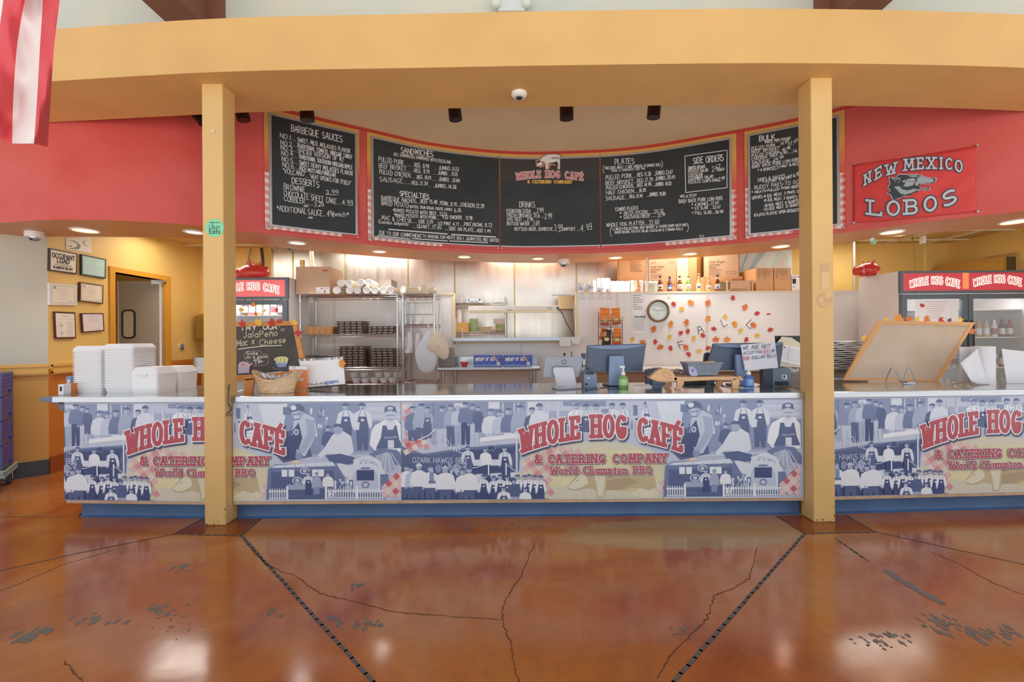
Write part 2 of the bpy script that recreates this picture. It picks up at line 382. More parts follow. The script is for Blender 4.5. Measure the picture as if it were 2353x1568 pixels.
def fs_hit(px, py, off=0.0):
    a, b = uv(px, py)
    for i in range(len(FC) - 1):
        p, q = FC[i] + FN[i] * off, FC[i + 1] + FN[i + 1] * off
        d0, d1 = p.x - a * p.y, q.x - a * q.y
        if d0 <= 0 <= d1:
            t = d0 / (d0 - d1); r = p.lerp(q, t); return Vector((r.x, r.y, H + b * r.y)), FL_[i] + t * (FL_[i + 1] - FL_[i])
    raise ValueError(px)
def fas(px, py, off=0.0): return fs_hit(px, py, off)[0]
def fas_s(px): return fs_hit(px, 450)[1]

YEL = mat('yellow_wall_paint', '#D6A866', .55, noise=.05, nscale=2.5, bump=.12, bscale=90)
YELK = mat('kitchen_yellow_paint', '#E9C272', .5, noise=.06, nscale=1.5, bump=.08, bscale=60)
YELC = mat('column_yellow_paint', '#DDB474', .45, noise=.04, nscale=3)
TAN = mat('recess_ceiling_tan_paint', '#F2DCB2', .6, noise=.05, nscale=1.2)
RED = mat('red_textured_plaster', '#CB4A40', .6, hex2='#D66660', nscale=1.1, bump=.35, bscale=70)
SOF = mat('soffit_orange_paint', '#CE8A55', .38, bump=.2, bscale=150, noise=.04, nscale=3)
STU = mat('grey_cream_stucco', '#CFC6B2', .7, hex2='#BFC2B6', nscale=1.6, bump=.15, bscale=40)
BRN = mat('brown_beam_paint', '#7A4A38', .6, bump=.15, bscale=80)
COVE = mat('cove_base_blue_reflection', '#44658F', .3, noise=.12, nscale=4)  # bluish daylight reflected by the vinyl, put into its base colour
COVEB = mat('black_vinyl_cove_base', '#39404E', .35)
ORG = mat('orange_dado_paint', '#CB7A2C', .55)
DAD = mat('tan_dado_paint', '#DBA656', .55)
FRP = mat('white_wall_panel', '#EDE9E6', .35, noise=.015, nscale=2)
FRPE = mat('cream_wall_edge', '#EAD9B8', .5)
STEEL = brushed('stainless_steel', '#B6BAC0', .24, 1.2, 60, .05)
STEELT = brushed('stainless_worktop_lightened', '#DCDBD8', .13, 1.2, 60, .05)  # steel copy lightened for the white walls it reflects
STEELW = brushed('stainless_wall_sheet', '#D8D3CB', .3, 14, .6, .5)
CHROME = mat('chrome_wire', '#C9CDD2', .22, 1.0)
DKST = mat('dark_steel', '#6B6A66', .35, 1.0)

# floor: polished stained concrete, sawn joints and cracks inlaid in the same slab
def floor_mat():
    m = mat('stained_concrete', '#A85A2A', .2); nt = m.node_tree; b = nt.nodes['Principled BSDF']
    N = nt.nodes.new; Lk = nt.links.new
    tc = N('ShaderNodeTexCoord')
    def noise(sc, det=6, dist=0., rough=.55):
        n = N('ShaderNodeTexNoise'); n.inputs['Scale'].default_value = sc; n.inputs['Detail'].default_value = det; n.inputs['Distortion'].default_value = dist; n.inputs['Roughness'].default_value = rough
        Lk(tc.outputs['Object'], n.inputs['Vector']); return n
    def ramp(src, stops):
        r = N('ShaderNodeValToRGB'); e = r.color_ramp.elements
        e[0].position, e[0].color = stops[0][0], lin(stops[0][1]); e[1].position, e[1].color = stops[-1][0], lin(stops[-1][1])
        for p, c in stops[1:-1]:
            x = e.new(p); x.color = lin(c)
        Lk(src, r.inputs[0]); return r
    a = ramp(noise(.9, 7, .6).outputs[0], [(.26, '#7E3D20'), (.4, '#AC6034'), (.52, '#BE783C'), (.64, '#BE875C'), (.8, '#B6906E')])
    c = ramp(noise(16, 8, .2, .7).outputs[0], [(.3, '#9A6038'), (.5, '#D0A070'), (.7, '#E6BC8A')])
    mx = N('ShaderNodeMix'); mx.data_type = 'RGBA'; mx.blend_type = 'MULTIPLY'; mx.inputs[0].default_value = .35
    Lk(a.outputs[0], mx.inputs[6]); Lk(c.outputs[0], mx.inputs[7])
    sp = ramp(noise(38, 4, .3, .6).outputs[0], [(.655, '#000000'), (.70, '#FFFFFF')])
    spm = ramp(noise(1.6, 3).outputs[0], [(.52, '#000000'), (.62, '#FFFFFF')])
    ml = N('ShaderNodeMath'); ml.operation = 'MULTIPLY'; Lk(sp.outputs[0], ml.inputs[0]); Lk(spm.outputs[0], ml.inputs[1])
    m3 = N('ShaderNodeMix'); m3.data_type = 'RGBA'; Lk(ml.outputs[0], m3.inputs[0]); Lk(mx.outputs[2], m3.inputs[6]); m3.inputs[7].default_value = lin('#6B4630')
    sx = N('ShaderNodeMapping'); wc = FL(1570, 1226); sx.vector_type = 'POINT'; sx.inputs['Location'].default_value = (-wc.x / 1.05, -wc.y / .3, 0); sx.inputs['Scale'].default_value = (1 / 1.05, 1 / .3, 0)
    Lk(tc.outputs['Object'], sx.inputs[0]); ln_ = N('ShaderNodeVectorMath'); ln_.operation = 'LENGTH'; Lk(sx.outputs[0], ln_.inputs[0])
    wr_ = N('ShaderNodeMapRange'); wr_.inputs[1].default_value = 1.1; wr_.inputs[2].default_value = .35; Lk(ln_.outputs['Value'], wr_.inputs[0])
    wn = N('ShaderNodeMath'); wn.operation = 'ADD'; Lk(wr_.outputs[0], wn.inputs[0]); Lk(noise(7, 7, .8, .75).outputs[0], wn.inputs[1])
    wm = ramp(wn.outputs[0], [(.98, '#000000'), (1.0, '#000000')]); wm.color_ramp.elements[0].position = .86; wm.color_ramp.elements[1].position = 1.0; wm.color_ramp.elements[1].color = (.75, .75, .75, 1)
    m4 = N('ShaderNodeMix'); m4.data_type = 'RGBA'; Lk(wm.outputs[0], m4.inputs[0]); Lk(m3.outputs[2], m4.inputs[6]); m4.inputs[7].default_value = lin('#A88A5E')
    Lk(m4.outputs[2], b.inputs['Base Color'])
    rr = N('ShaderNodeMapRange'); rr.inputs[3].default_value = .07; rr.inputs[4].default_value = .22
    Lk(noise(3, 5).outputs[0], rr.inputs[0]); Lk(rr.outputs[0], b.inputs['Roughness'])
    bp = N('ShaderNodeBump'); bp.inputs['Strength'].default_value = .035; bp.inputs['Distance'].default_value = .01
    Lk(noise(9, 3).outputs[0], bp.inputs['Height']); Lk(bp.outputs[0], b.inputs['Normal'])
    b.inputs['Specular IOR Level'].default_value = .65
    return m
CON = floor_mat(); JNT = mat('joint_filler_grey', '#5C5652', .6); CRK = mat('crack_dark', '#6A4530', .7)
SPL = mat('worn_grey_patch', '#6E665E', .5, noise=.15, nscale=30); WORN = mat('worn_tan_stain', '#B07A42', .25, hex2='#A8814F', nscale=9)
SLAB = mat('dark_red_concrete', '#7A3A1C', .14, hex2='#94501F', nscale=3)
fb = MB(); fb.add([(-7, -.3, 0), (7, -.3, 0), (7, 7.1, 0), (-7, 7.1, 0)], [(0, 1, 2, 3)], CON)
def line_on_floor(pts, w, m, z=.0017, wav=0., sub=1):
    q = []
    for i in range(len(pts) - 1):
        for k in range(sub): q.append(pts[i].lerp(pts[i + 1], k / sub))
    q.append(pts[-1])
    if wav:
        q = [p + Vector((random.uniform(-wav, wav), random.uniform(-wav, wav), 0)) if 0 < i < len(q) - 1 else p for i, p in enumerate(q)]
    for i in range(len(q) - 1):
        d = (q[i + 1] - q[i]); n = Vector((-d.y, d.x, 0)).normalized(); d = d.normalized() * w * .3
        ww = w * (random.uniform(.5, 1.2) if wav > .002 else 1)
        a, b2 = q[i] - d, q[i + 1] + d
        fb.poly([Vector((p.x, p.y, z)) for p in (a + n * ww / 2, b2 + n * ww / 2, b2 - n * ww / 2, a - n * ww / 2)], m)
ZJ = [0]
def blob_on_floor(px, py, rx, ry, m, z=.0009, n=9):
    ZJ[0] += 1; z += .0000016 * (ZJ[0] % 400)
    c = FL(px, py); e = FL(px + 1, py); k = (e - c).length; ky = (FL(px, py + 1) - c).length; t0 = random.random()
    fb.poly([c + Vector((rx * k * math.cos(t) * r, ry * ky * math.sin(t) * r, z)) for t, r in [(t0 + 6.283 * i / n, random.uniform(.55, 1.1)) for i in range(n)]], m)
# pads round the columns
for q in ([(400, 1228), (555, 1232), (606, 1187), (477, 1187)], [(1848, 1227), (2012, 1224), (1945, 1185), (1783, 1186)]):
    pp = [FL(*p) for p in q]
    fb.poly([p + Vector((0, 0, .0006)) for p in pp], SLAB)
    line_on_floor([pp[3], pp[0], pp[1], pp[2]], .013, JNT, wav=.002, sub=8)
line_on_floor([FL(555, 1232), FL(858, 1568)], .016, JNT, wav=.0015, sub=30); line_on_floor([FL(1848, 1228), FL(1548, 1568)], .016, JNT, wav=.0015, sub=30)
line_on_floor([FL(858, 1568), FL(858, 1568) * 1.6 - FL(555, 1232) * .6], .016, JNT); line_on_floor([FL(1548, 1568), FL(1548, 1568) * 1.6 - FL(1848, 1228) * .6], .016, JNT)
line_on_floor([FL(400, 1228), FL(180, 1272), FL(-60, 1326)], .009, JNT, sub=6, wav=.001); line_on_floor([FL(2012, 1223), FL(2353, 1298), FL(2500, 1331)], .009, JNT, sub=6, wav=.001)
line_on_floor([FL(0, 1188), FL(150, 1189)], .006, JNT)
for pts in ([(1228, 1250), (1200, 1320), (1172, 1360), (1153, 1405), (1158, 1440), (1175, 1480), (1182, 1530), (1195, 1575)], [(565, 1250), (612, 1300), (680, 1325), (735, 1365), (800, 1380), (910, 1408)],
            [(1740, 1260), (1720, 1330), (1690, 1350), (1640, 1370), (1625, 1420), (1600, 1450), (1540, 1505), (1510, 1560)], [(2130, 1265), (2200, 1295), (2280, 1340), (2353, 1368)],
            [(0, 1360), (60, 1335), (140, 1300), (260, 1265)], [(150, 1520), (190, 1568)], [(910, 1408), (1010, 1415), (1150, 1425)]):
    line_on_floor([FL(*p) for p in pts], .005, CRK, wav=.006, sub=9)
def cluster(px, py, sx, sy, n, r, m):
    for _ in range(n):
        blob_on_floor(random.gauss(px, sx), random.gauss(py, sy), random.uniform(.3, 1) * r, random.uniform(.25, .7) * r, m, n=7)
for c in ((770, 1425, 8, 4, 6, 12), (835, 1432, 22, 6, 14, 9), (630, 1412, 16, 6, 10, 8), (375, 1402, 22, 8, 22, 7), (215, 1425, 30, 6, 16, 8), (60, 1465, 18, 6, 12, 14), (100, 1450, 10, 4, 6, 10), (415, 1308, 18, 5, 8, 9),
          (820, 1345, 12, 6, 12, 6), (1570, 1450, 22, 8, 26, 5), (2040, 1470, 42, 10, 40, 7), (2160, 1430, 30, 12, 30, 8), (2270, 1460, 40, 9, 36, 9), (1420, 1478, 60, 10, 24, 3), (390, 1420, 40, 20, 20, 4), (1100, 1215, 70, 5, 20, 5)):
    cluster(*c, SPL)
for i in range(14):
    t = i / 13; blob_on_floor(2040 + 118 * t + random.uniform(-3, 3), 1315 + 70 * t, 12, 5, SPL)
line_on_floor([FL(1920, 1238), FL(1995, 1290)], .02, SPL, wav=.004, sub=6)
FLOOR = struct(fb, 'floor', 'orange-brown polished stained concrete floor with sawn joints')

# yellow beam over the columns: gently bowed in plan
BF = interp([(-5.2, 3.42), (-3.3, 3.262), (-1.99, 3.16), (-.52, 3.128), (.4, 3.112), (1.97, 3.108), (3.57, 3.18), (5.2, 3.34)])
xs = [-5.6 + .2 * i for i in range(57)]
bm_ = MB()
rows = [[Vector((x, BF(x) + o, z)) for x in xs] for o, z in ((0, 3.2), (0, 3.57), (.56, 3.57), (.56, 3.2), (0, 3.2))]
bm_.grid(rows, YEL)
struct(bm_, 'beam', 'long yellow beam spanning the two columns', smooth=30)
# columns with chipped feet
for nm, x0, x1, y0, lab in (('column', -2.237, -2.085, 3.31, 'yellow square column with the round delivery sticker'), ('column', 2.165, 2.32, 3.29, 'yellow square column in front of the bulk price board')):
    c = MB(); c.box(x0, x1, y0, y0 + .152, 0, 3.215, YELC)
    o = struct(c, nm, lab, bevel=.008)
    d = MB(); rust = mat('rust_scuff', '#8A6A3C', .8)
    for i in range(9):
        xx = random.uniform(x0 + .01, x1 - .01) if i < 5 else x1 - .012 * random.random(); zz = random.uniform(.005, .03) if i < 5 else random.uniform(.03, .14)
        r = random.uniform(.003, .009)
        d.poly([(xx + r * math.cos(k) * random.uniform(.6, 1.2), y0 - .0012, zz + r * .8 * math.sin(k)) for k in [6.283 * j / 7 for j in range(7)]], rust)
    d.build('scuff_mark', o, recalc=False)
# upper plaster wall above the beam, rafters
w = MB(); w.box(-6.5, 6.5, 4.04, 4.2, 3.72, 5.6, STU); struct(w, 'wall_upper', 'pale plaster wall above the yellow beam')
for x0, x1, lab in ((P(412, 74, 4.04).x, P(490, 74, 4.04).x, 'brown rafter over the column with the sticker'), (P(1898, 74, 4.04).x, P(1976, 74, 4.04).x, 'brown rafter over the column by the bulk board')):
    r = MB(); r.box(x0, x1, 2.2, 4.04, 4.05, 4.6, BRN); r.box(x0 - .11 if x0 > 0 else x1, x0 if x0 > 0 else x1 + .11, 3.98, 4.04, 4.05, 4.6, BRN)
    struct(r, 'ceiling_beam', lab)
# red fascia, its crown line, soffit, recess ceiling behind the beam
nC = len(FC)
fm = MB(); fm.grid([[fs_pt(s, z) for s in FL_[:-1]] for z in (ZF, 2.7, 3.0, 3.3, 3.62)], RED); struct(fm, 'wall_red_fascia', 'curved red plaster fascia that carries the menu boards', smooth=30)
cr = MB(); REDD = mat('red_crown_strip', '#C2402F', .5)
cr.grid([[fs_pt(s, z, o) for s in FL_[:-1]] for z, o in ((3.615, .012), (3.65, .012), (3.65, -.01))], REDD); struct(cr, 'trim_crown', 'thin red crown strip along the top of the fascia', smooth=30)
so = MB(); so.grid([[Vector((p.x, p.y, ZF)) for p in FC], [Vector((p.x, p.y, ZF)) for p in BC]], SOF)
so.grid([[Vector((p.x, p.y, ZF)) for p in BC], [Vector((p.x, p.y, 2.95)) for p in BC]], SOF); struct(so, 'ceiling_soffit', 'curved orange soffit under the red fascia')
rc = MB(); rc.grid([[Vector((p.x, BF(p.x) + .5, 3.652)) for p in FC], [Vector((p.x, p.y + .06, 3.652)) for p in FC]], TAN); struct(rc, 'ceiling_recess', 'tan ceiling between the beam and the red fascia')

# kitchen walls and ceiling
XL, YB, ZK = -4.69, 6.9, 2.7
def sideX(px, py, off=0.0): return plane((XL, 0, 0), (1, 0, 0))(px, py, off)
yd0, yd1 = sideX(250, 700).y, sideX(390, 700).y
ztr = sideX(252, 612).z; zop = ztr - .06
wl = MB()
for y0, y1, z0, z1 in ((4.62, yd0 + .05, 1.06, 2.9), (yd1 - .05, YB, 1.06, 2.9), (yd0 + .05, yd1 - .05, zop, 2.9)): wl.box(XL - .12, XL, y0, y1, z0, z1, YELK)
for y0, y1 in ((4.62, yd0 + .05), (yd1 - .05, YB)): wl.box(XL - .12, XL, y0, y1, 0, 1.06, ORG)
struct(wl, 'wall_left', 'yellow kitchen side wall with certificates and a doorway')
RAILM = mat('chair_rail_paint', '#E2B45E', .4)
rl = MB(); 
for z0, z1, o in ((1.0, 1.115, .02), (1.015, 1.035, .035), (1.085, 1.1, .03)): rl.box(XL, XL + o, 4.65, yd0 - .02, z0, z1, RAILM)
struct(rl, 'trim_chair_rail_left', 'yellow chair rail along the certificate wall')
sk = MB(); sk.box(XL, XL + .015, 4.62, yd0 - .02, 0, .17, mat('brown_base', '#9A4E22', .4)); struct(sk, 'baseboard_left', 'brown baseboard of the certificate wall')
# stucco wall running towards the dining room
d0 = Vector((XL, 4.62, 0)); dirn = Vector((-.72, -.69, 0)).normalized(); nn = Vector((.69, -.72, 0)).normalized()
def slabw(mb, L0, L1, z0, z1, th, m, o=0): 
    a, b = d0 + dirn * L0 + nn * o, d0 + dirn * L1 + nn * o
    mb.prism([Vector((a.x, a.y, z0)), Vector((b.x, b.y, z0)), Vector((b.x, b.y, z1)), Vector((a.x, a.y, z1))], -nn * th, m)
st = MB(); slabw(st, 0, 3.2, 1.06, 3.2, .12, STU); slabw(st, 0, 3.2, 0, 1.06, .12, DAD); struct(st, 'wall_stucco', 'grey stucco wall with a tan dado')
rl = MB()
for z0, z1, o in ((1.0, 1.115, .02), (1.015, 1.035, .035), (1.085, 1.1, .03)): slabw(rl, 0, 3.2, z0, z1, o, RAILM, o)
struct(rl, 'trim_chair_rail', 'yellow chair rail under the grey stucco')
bb = MB(); slabw(bb, 0, 3.2, 0, .15, .012, COVEB, .012); struct(bb, 'baseboard_stucco', 'dark vinyl baseboard of the stucco wall')
# back wall: yellow, stainless sheets, yellow again at the drinks cooler
XS0, XS1 = PX(628, YB), PX(1500, YB)
bw = MB(); bw.box(-6.6, XS0, YB, YB + .1, 0, 2.9, YELK); bw.box(XS0, XS1, YB, YB + .1, 0, 2.9, mat('cream_back_wall', '#E5D9C2', .5)); bw.box(XS1, 8, YB, YB + .1, 0, 2.9, YELK)
struct(bw, 'wall_back', 'yellow kitchen back wall')
seams = [628, 675, 795, 939, 1046, 1183, 1325, 1500]
ss = MB()
for a, b in zip(seams, seams[1:]): ss.box(PX(a, YB) + .004, PX(b, YB) - .004, YB - .012, YB - .002, .9, 2.72, STEELW)
for a in seams[:-1]: ss.box(PX(a, YB) - .012, PX(a, YB) + .012, YB - .018, YB - .002, .9, 2.72, mat('seam_strip', '#B9A47C', .35, .9))
struct(ss, 'wall_stainless', 'stainless steel sheets with seam strips lining the kitchen wall')
wr = MB(); wr.box(6.6, 6.7, 3.4, YB, 0, 2.9, YELK); struct(wr, 'wall_right', 'yellow kitchen end wall')
nib = MB(); nib.box(P(1955, 600, 6.75).x - .5, P(1963, 600, 6.75).x, 6.72, YB, 0, 2.7, YELK); struct(nib, 'wall_pier', 'yellow wall pier behind the conduit pipe')
# ceiling tiles: back strip in view, with grid
CT = mat('stained_ceiling_tile', '#D9B46E', .8, noise=.06, nscale=3); GRD = mat('ceiling_grid', '#E8DCC0', .5)
def by_at(x):
    for i in range(len(BC) - 1):
        if BC[i].x <= x <= BC[i + 1].x: return BC[i].y + (BC[i + 1].y - BC[i].y) * (x - BC[i].x) / (BC[i + 1].x - BC[i].x)
    return BC[0].y if x < BC[0].x else BC[-1].y
kc = MB(); xk = [-6.6 + .2 * i for i in range(73)]
kc.grid([[Vector((x, by_at(x) + .004, ZK + .02)) for x in xk], [Vector((x, YB, ZK + .02)) for x in xk]], CT)
for i in range(24):
    x = -6.6 + .61 * i; kc.box(x - .012, x + .012, by_at(x) + .01, YB, ZK, ZK + .02, GRD)
for i in range(4):
    y = YB - .61 * i - .3
    for x in xk[:-1]:
        if by_at(x + .1) < y - .03: kc.box(x, x + .2, y - .012, y + .012, ZK, ZK + .02, GRD)
struct(kc, 'ceiling', 'tan suspended tile ceiling of the kitchen')
# vestibule seen through the doorway
vb = MB(); vb.box(-6.1, -6.0, 5.0, 7.4, 1.15, 2.7, mat('vestibule_cream', '#E8D9B5', .6)); vb.box(-6.1, -6.0, 5.0, 7.4, 0, 1.15, ORG); vb.box(-6.0, -5.97, 5.0, 7.4, 1.6, 1.64, mat('tan_rail', '#B5763A', .5))
struct(vb, 'wall_vestibule', 'cream and orange wall behind the open door')
# door frame and leaf
TRM = mat('door_frame_yellow', '#D9982F', .45)
df = MB()
df.box(XL - .12, XL + .018, yd0, yd0 + .07, 0, ztr, TRM); df.box(XL - .12, XL + .018, yd1 - .07, yd1, 0, ztr, TRM); df.box(XL - .12, XL + .018, yd0 + .07, yd1 - .07, zop, ztr, TRM)
struct(df, 'door_frame', 'yellow frame of the open kitchen door')
yl = yd1 - .1; xl1, xl0 = PX(371, yl, 645), PX(270, yl, 645); zl = PZ(320, 646, yl)
GD = mat('grey_door_laminate', '#A79C87', .45, noise=.02)
dl = MB(); dl.box(xl0, xl1, yl, yl + .045, .02, zl, GD); door = struct(dl, 'door_1', 'grey swinging kitchen door leaf standing open')
e = MB(); e.box(xl1 - .03, xl1, yl - .004, yl, .02, zl, mat('door_edge_metal', '#D9D6CE', .3, .5)); e.box(xl0, xl0 + .02, yl - .004, yl, .02, zl, mat('door_edge_metal', '#D9D6CE', .3, .5)); e.build('edge_strip', door)
BLK = mat('black_rubber', '#1B1B1E', .45)
def rrect(cx, cz, w, h, r, n=5):
    o = []
    for sx, sz, a in ((1, 1, 0), (-1, 1, 90), (-1, -1, 180), (1, -1, 270)):
        for k in range(n + 1):
            t = math.radians(a + 90 * k / n); o.append((cx + sx * (w / 2 - r) + r * math.cos(t), cz + sz * (h / 2 - r) + r * math.sin(t)))
    return o
c = P(296, 745, yl); rr = rrect(c.x, c.z, .165, .37, .05)
wnd = MB(); wnd.poly([(x, yl - .004, z) for x, z in rr], mat('door_glass', '#C9BFA6', .08, spec=.8)); win = wnd.build('vision_pane', door)
g = MB(); g.tube([(x, yl - .006, z) for x, z in rr + rr[:2]], .011, BLK, 6, False); g.build('window_gasket', door, smooth=1)
h = MB(); h.box(xl1 - .1, xl1 + .03, yl - .05, yl, zl - .05, zl + .03, mat('hinge_steel', '#C8C4BA', .3, .9)); h.box(xl1 - .03, xl1 + .05, yl - .03, yl + .03, zl - .02, zl + .05, mat('hinge_steel', '#C8C4BA', .3, .9)); h.build('pivot_hinge', door)
# white service partition with the pass-through window
YP = 5.95
def PW(px, py): return P(px, py, YP)
zpt = PZ(1500, 674, YP); zsh = PZ(1180, 790, YP)
xa, xb, xc, xd = PW(690, 700).x, PW(1043, 700).x, PW(1324, 700).x, PW(1978, 700).x
pw = MB(); pw.box(xa, xb, YP, YP + .12, 0, zpt, FRP); pw.box(xc, xd, YP, YP + .12, 0, zpt, FRP); pw.box(xb, xc, YP, YP + .12, 0, zsh, FRP)
SEAM = mat('panel_seam_strip', '#E3D7C6', .4)
for px, z0 in ((768, .9), (1418, .9), (1624, .9), (1197, .9)):
    x = PW(px, 700).x; pw.box(x - .014, x + .014, YP - .006, YP, z0, zpt if px != 1197 else zsh, SEAM)
for x0, x1 in ((xa, xb), (xc, xd)): pw.box(x0, x1, YP - .012, YP + .13, zpt, zpt + .02, FRPE)
pw.box(xb - .03, xb + .004, YP - .004, YP + .124, zsh, zpt + .02, FRPE); pw.box(xc - .004, xc + .02, YP - .004, YP + .124, zsh, zpt + .02, FRPE)
struct(pw, 'wall_partition', 'white panelled service partition with a pass-through opening')
# ------------------------------------------------------------------ menu boards on the curved fascia
CHK = mat('chalkboard_black', '#23282B', .55, hex2='#2F3639', nscale=2.2)
CHKT = mat('chalkboard_header', '#3A3838', .5)
WHT = mat('white_chalk', '#DADCDC', .8); ALU = mat('aluminium_frame', '#B9BABC', .35, .7)
GR = ['#D9A95C', '#DBA452', '#DC9A4E', '#DA8A4B', '#D87B4C', '#D66C4B', '#D4604B', '#D25549', '#CF4E48', '#CF4A46']
GRM = [mat('backing_print_%d' % i, c, .45) for i, c in enumerate(GR)]
GWH = mat('gingham_white', '#E9DAD4', .45); GRD_ = mat('gingham_red', '#CE4A44', .45); GPK = mat('gingham_pink', '#DE9A92', .45)
SCR = mat('screw_head', '#E6E2DC', .3, .6)
def band(mb, s0, s1, z0, z1, off, m, th=0.):
    n = max(2, int((s1 - s0) / .05)); ss = [s0 + (s1 - s0) * i / n for i in range(n + 1)]
    if th:
        mb.grid([[fs_pt(s, z, o) for s in ss] for z, o in ((z0, off - th), (z0, off), (z1, off), (z1, off - th))], m)
        for s in (s0, s1): mb.poly([fs_pt(s, z0, off - th), fs_pt(s, z0, off), fs_pt(s, z1, off), fs_pt(s, z1, off - th)], m)
    else: mb.grid([[fs_pt(s, z, off) for s in ss] for z in (z0, z1)], m)
def menu_board(name, label, px0, px1, c0, c1, gl, gr, group='chalk menu boards on the red fascia', header=None, sides=(1, 1)):
    zb, zt, cb, ct = 2.425, 3.615, 2.475, 3.55
    s0, s1, k0, k1 = fas_s(px0), fas_s(px1), fas_s(c0), fas_s(c1)
    sm = (s0 + s1) / 2; T = thing(name, label, 'menu board', fs_pt(sm, zb, .01), group)
    b = MB(); n = len(GRM)
    band(b, s0, s1, zb, zt, .012, GRM[9], .01)
    hgt = zt - .17 - zb
    for i in range(n):
        band(b, s0 + .001, s1 - .001, zt - .17 - hgt * .62 * i / n - hgt * .62 / n, zt - .17 - hgt * .62 * i / n, .0126, GRM[i])
    band(b, s0 + .001, s1 - .001, zt - .17, zt - .001, .0126, GRM[0])
    q = .038
    def ging(sa, sb, za, zb_, slope):
        ns, nz = int((sb - sa) / q) + 1, int((zb_ - za) / q) + 1
        for i in range(ns):
            for j in range(nz):
                if i % 2 and j % 2: continue
                a0, a1 = sa + i * q, min(sa + (i + 1) * q, sb)
                if a1 - a0 < .01: continue
                zz0, zz1 = za + j * q, min(za + (j + 1) * q, zb_)
                sh = slope * .25 * q
                b.poly([fs_pt(a0, zz0, .0132), fs_pt(a1, zz0 + sh, .0132), fs_pt(a1, zz1 + sh * (zz1 < zb_), .0132), fs_pt(a0, zz1, .0132)], GPK if (i % 2 or j % 2) else GWH)
    if gl: ging(s0 + .004, k0 - .005, zb + .004, zb + .56, -1); ging(s0 + .004, s0 + (s1 - s0) * gl, zb + .004, cb - .012, 1)
    if gr: ging(k1 + .008, s1 - .004, zb + .004, zb + .56, 1); ging(s1 - (s1 - s0) * gr, s1 - .004, zb + .004, cb - .012, -1)
    back = b.build('backing_panel', T, recalc=False)
    for s in (s0 + .022, s1 - .022):
        for z in (zb + .02, (zb + zt) / 2 - .1, zt - .03):
            sc = MB(); sc.lathe([(0, -.004), (.006, -.003), (.0075, 0)], fs_pt(s, z, .017), SCR, 8, 'y'); sc.build('screw', back)
    c = MB(); band(c, k0, k1, cb, ct, .024, CHK, .012)
    if header: band(c, k0, k1, header, ct, .0245, CHKT)
    c.build('chalkboard', T, recalc=False)
    f = MB(); w = .022
    band(f, k0 - w * sides[0], k1 + w * sides[1], ct, ct + w, .03, ALU, .018); band(f, k0 - w * sides[0], k1 + w * sides[1], cb - w * .6, cb, .03, ALU, .018)
    if sides[0]: band(f, k0 - w, k0, cb, ct, .03, ALU, .018)
    if sides[1]: band(f, k1, k1 + w, cb, ct, .03, ALU, .018)
    f.build('frame', T, recalc=False)
    return T
def zf(ox, oy, k): return lambda x, y, o=0.: fas(ox + x * k, oy + y * k, .0245 + o)
def lines(T, zz, L, w, jit=.5, name='chalk_lettering', extra=None):
    D = Draw(zz, .0006)
    for it in L: D.text(*it[:5], it[5], w if len(it) < 7 else it[6], WHT, 0, jit)
    if extra: extra(D)
    return D.build(name, T)

# barbeque sauces
T = menu_board('menu_board', 'tall chalk menu board headed barbeque sauces', 607, 826, 624, 815, .8, 0)
L = [('BARBEQUE SAUCES', 375, 290, 935, 418, 70, 8),
 ('NO.1', 255, 360, 372, 388, 50), ('...', 385, 392, 428, 400, 40), ('SWEET, MILD, MOLASSES FLAVOR', 443, 405, 1018, 533, 44),
 ('NO.2', 262, 438, 380, 464, 50), ('...', 392, 455, 437, 463, 40), ('TRADITIONAL TOMATO, VINEGAR TANGY', 440, 470, 1040, 598, 44),
 ('NO.3', 264, 494, 385, 508, 50), ('...', 392, 510, 438, 518, 40), ('SPICIER VERSION OF #2', 450, 530, 945, 626, 46),
 ('NO.4', 270, 553, 392, 568, 50), ('...', 402, 576, 446, 584, 40), ('TRADITIONAL SOUTHERN VINEGAR/APPLE', 460, 590, 1042, 713, 44),
 ('NO.5', 275, 617, 392, 640, 52), ('...', 402, 640, 450, 650, 40), ('SWEET HEAVY MOLASSES FLAVOR', 465, 660, 1045, 778, 46),
 ('NO.6', 282, 685, 402, 702, 54), ('...', 412, 700, 458, 708, 40), ('RICH MUSTARD/VINEGAR', 468, 718, 862, 795, 44),
 ('"VOLCANO"', 285, 752, 535, 786, 54), ('...', 528, 795, 562, 803, 40), ('"HEAT SPEAKS FOR ITSELF"', 580, 805, 1030, 884, 44),
 ('DESSERTS', 385, 858, 682, 908, 64, 8), ('BROWNIE', 297, 925, 527, 962, 60), ('....', 540, 968, 632, 978, 40), ('3.99', 755, 975, 888, 980, 42),
 ('CHOCOLATE SHEET CAKE', 296, 995, 868, 1088, 58), ('...', 880, 1085, 930, 1092, 40), ('4.99', 935, 1092, 1045, 1100, 52),
 ('COBBLER', 300, 1052, 526, 1086, 54), ('....', 545, 1090, 615, 1102, 40), ('3.29', 625, 1115, 728, 1112, 48),
 ('*ADDITIONAL', 222, 1160, 540, 1198, 58), ('*', 510, 1150, 560, 1150, 60), ('SAUCE...49\u00a2', 560, 1205, 845, 1230, 62), ('each*', 852, 1218, 1002, 1228, 50), ('*', 565, 1270, 612, 1272, 52)]
lines(T, zf(590, 240, .2105), L, 6, extra=lambda D: (D.stroke([(755, 985), (880, 988)], 5, WHT), D.stroke([(990, 1098), (1050, 1104)], 5, WHT), D.stroke([(670, 1112), (735, 1106)], 5, WHT)))
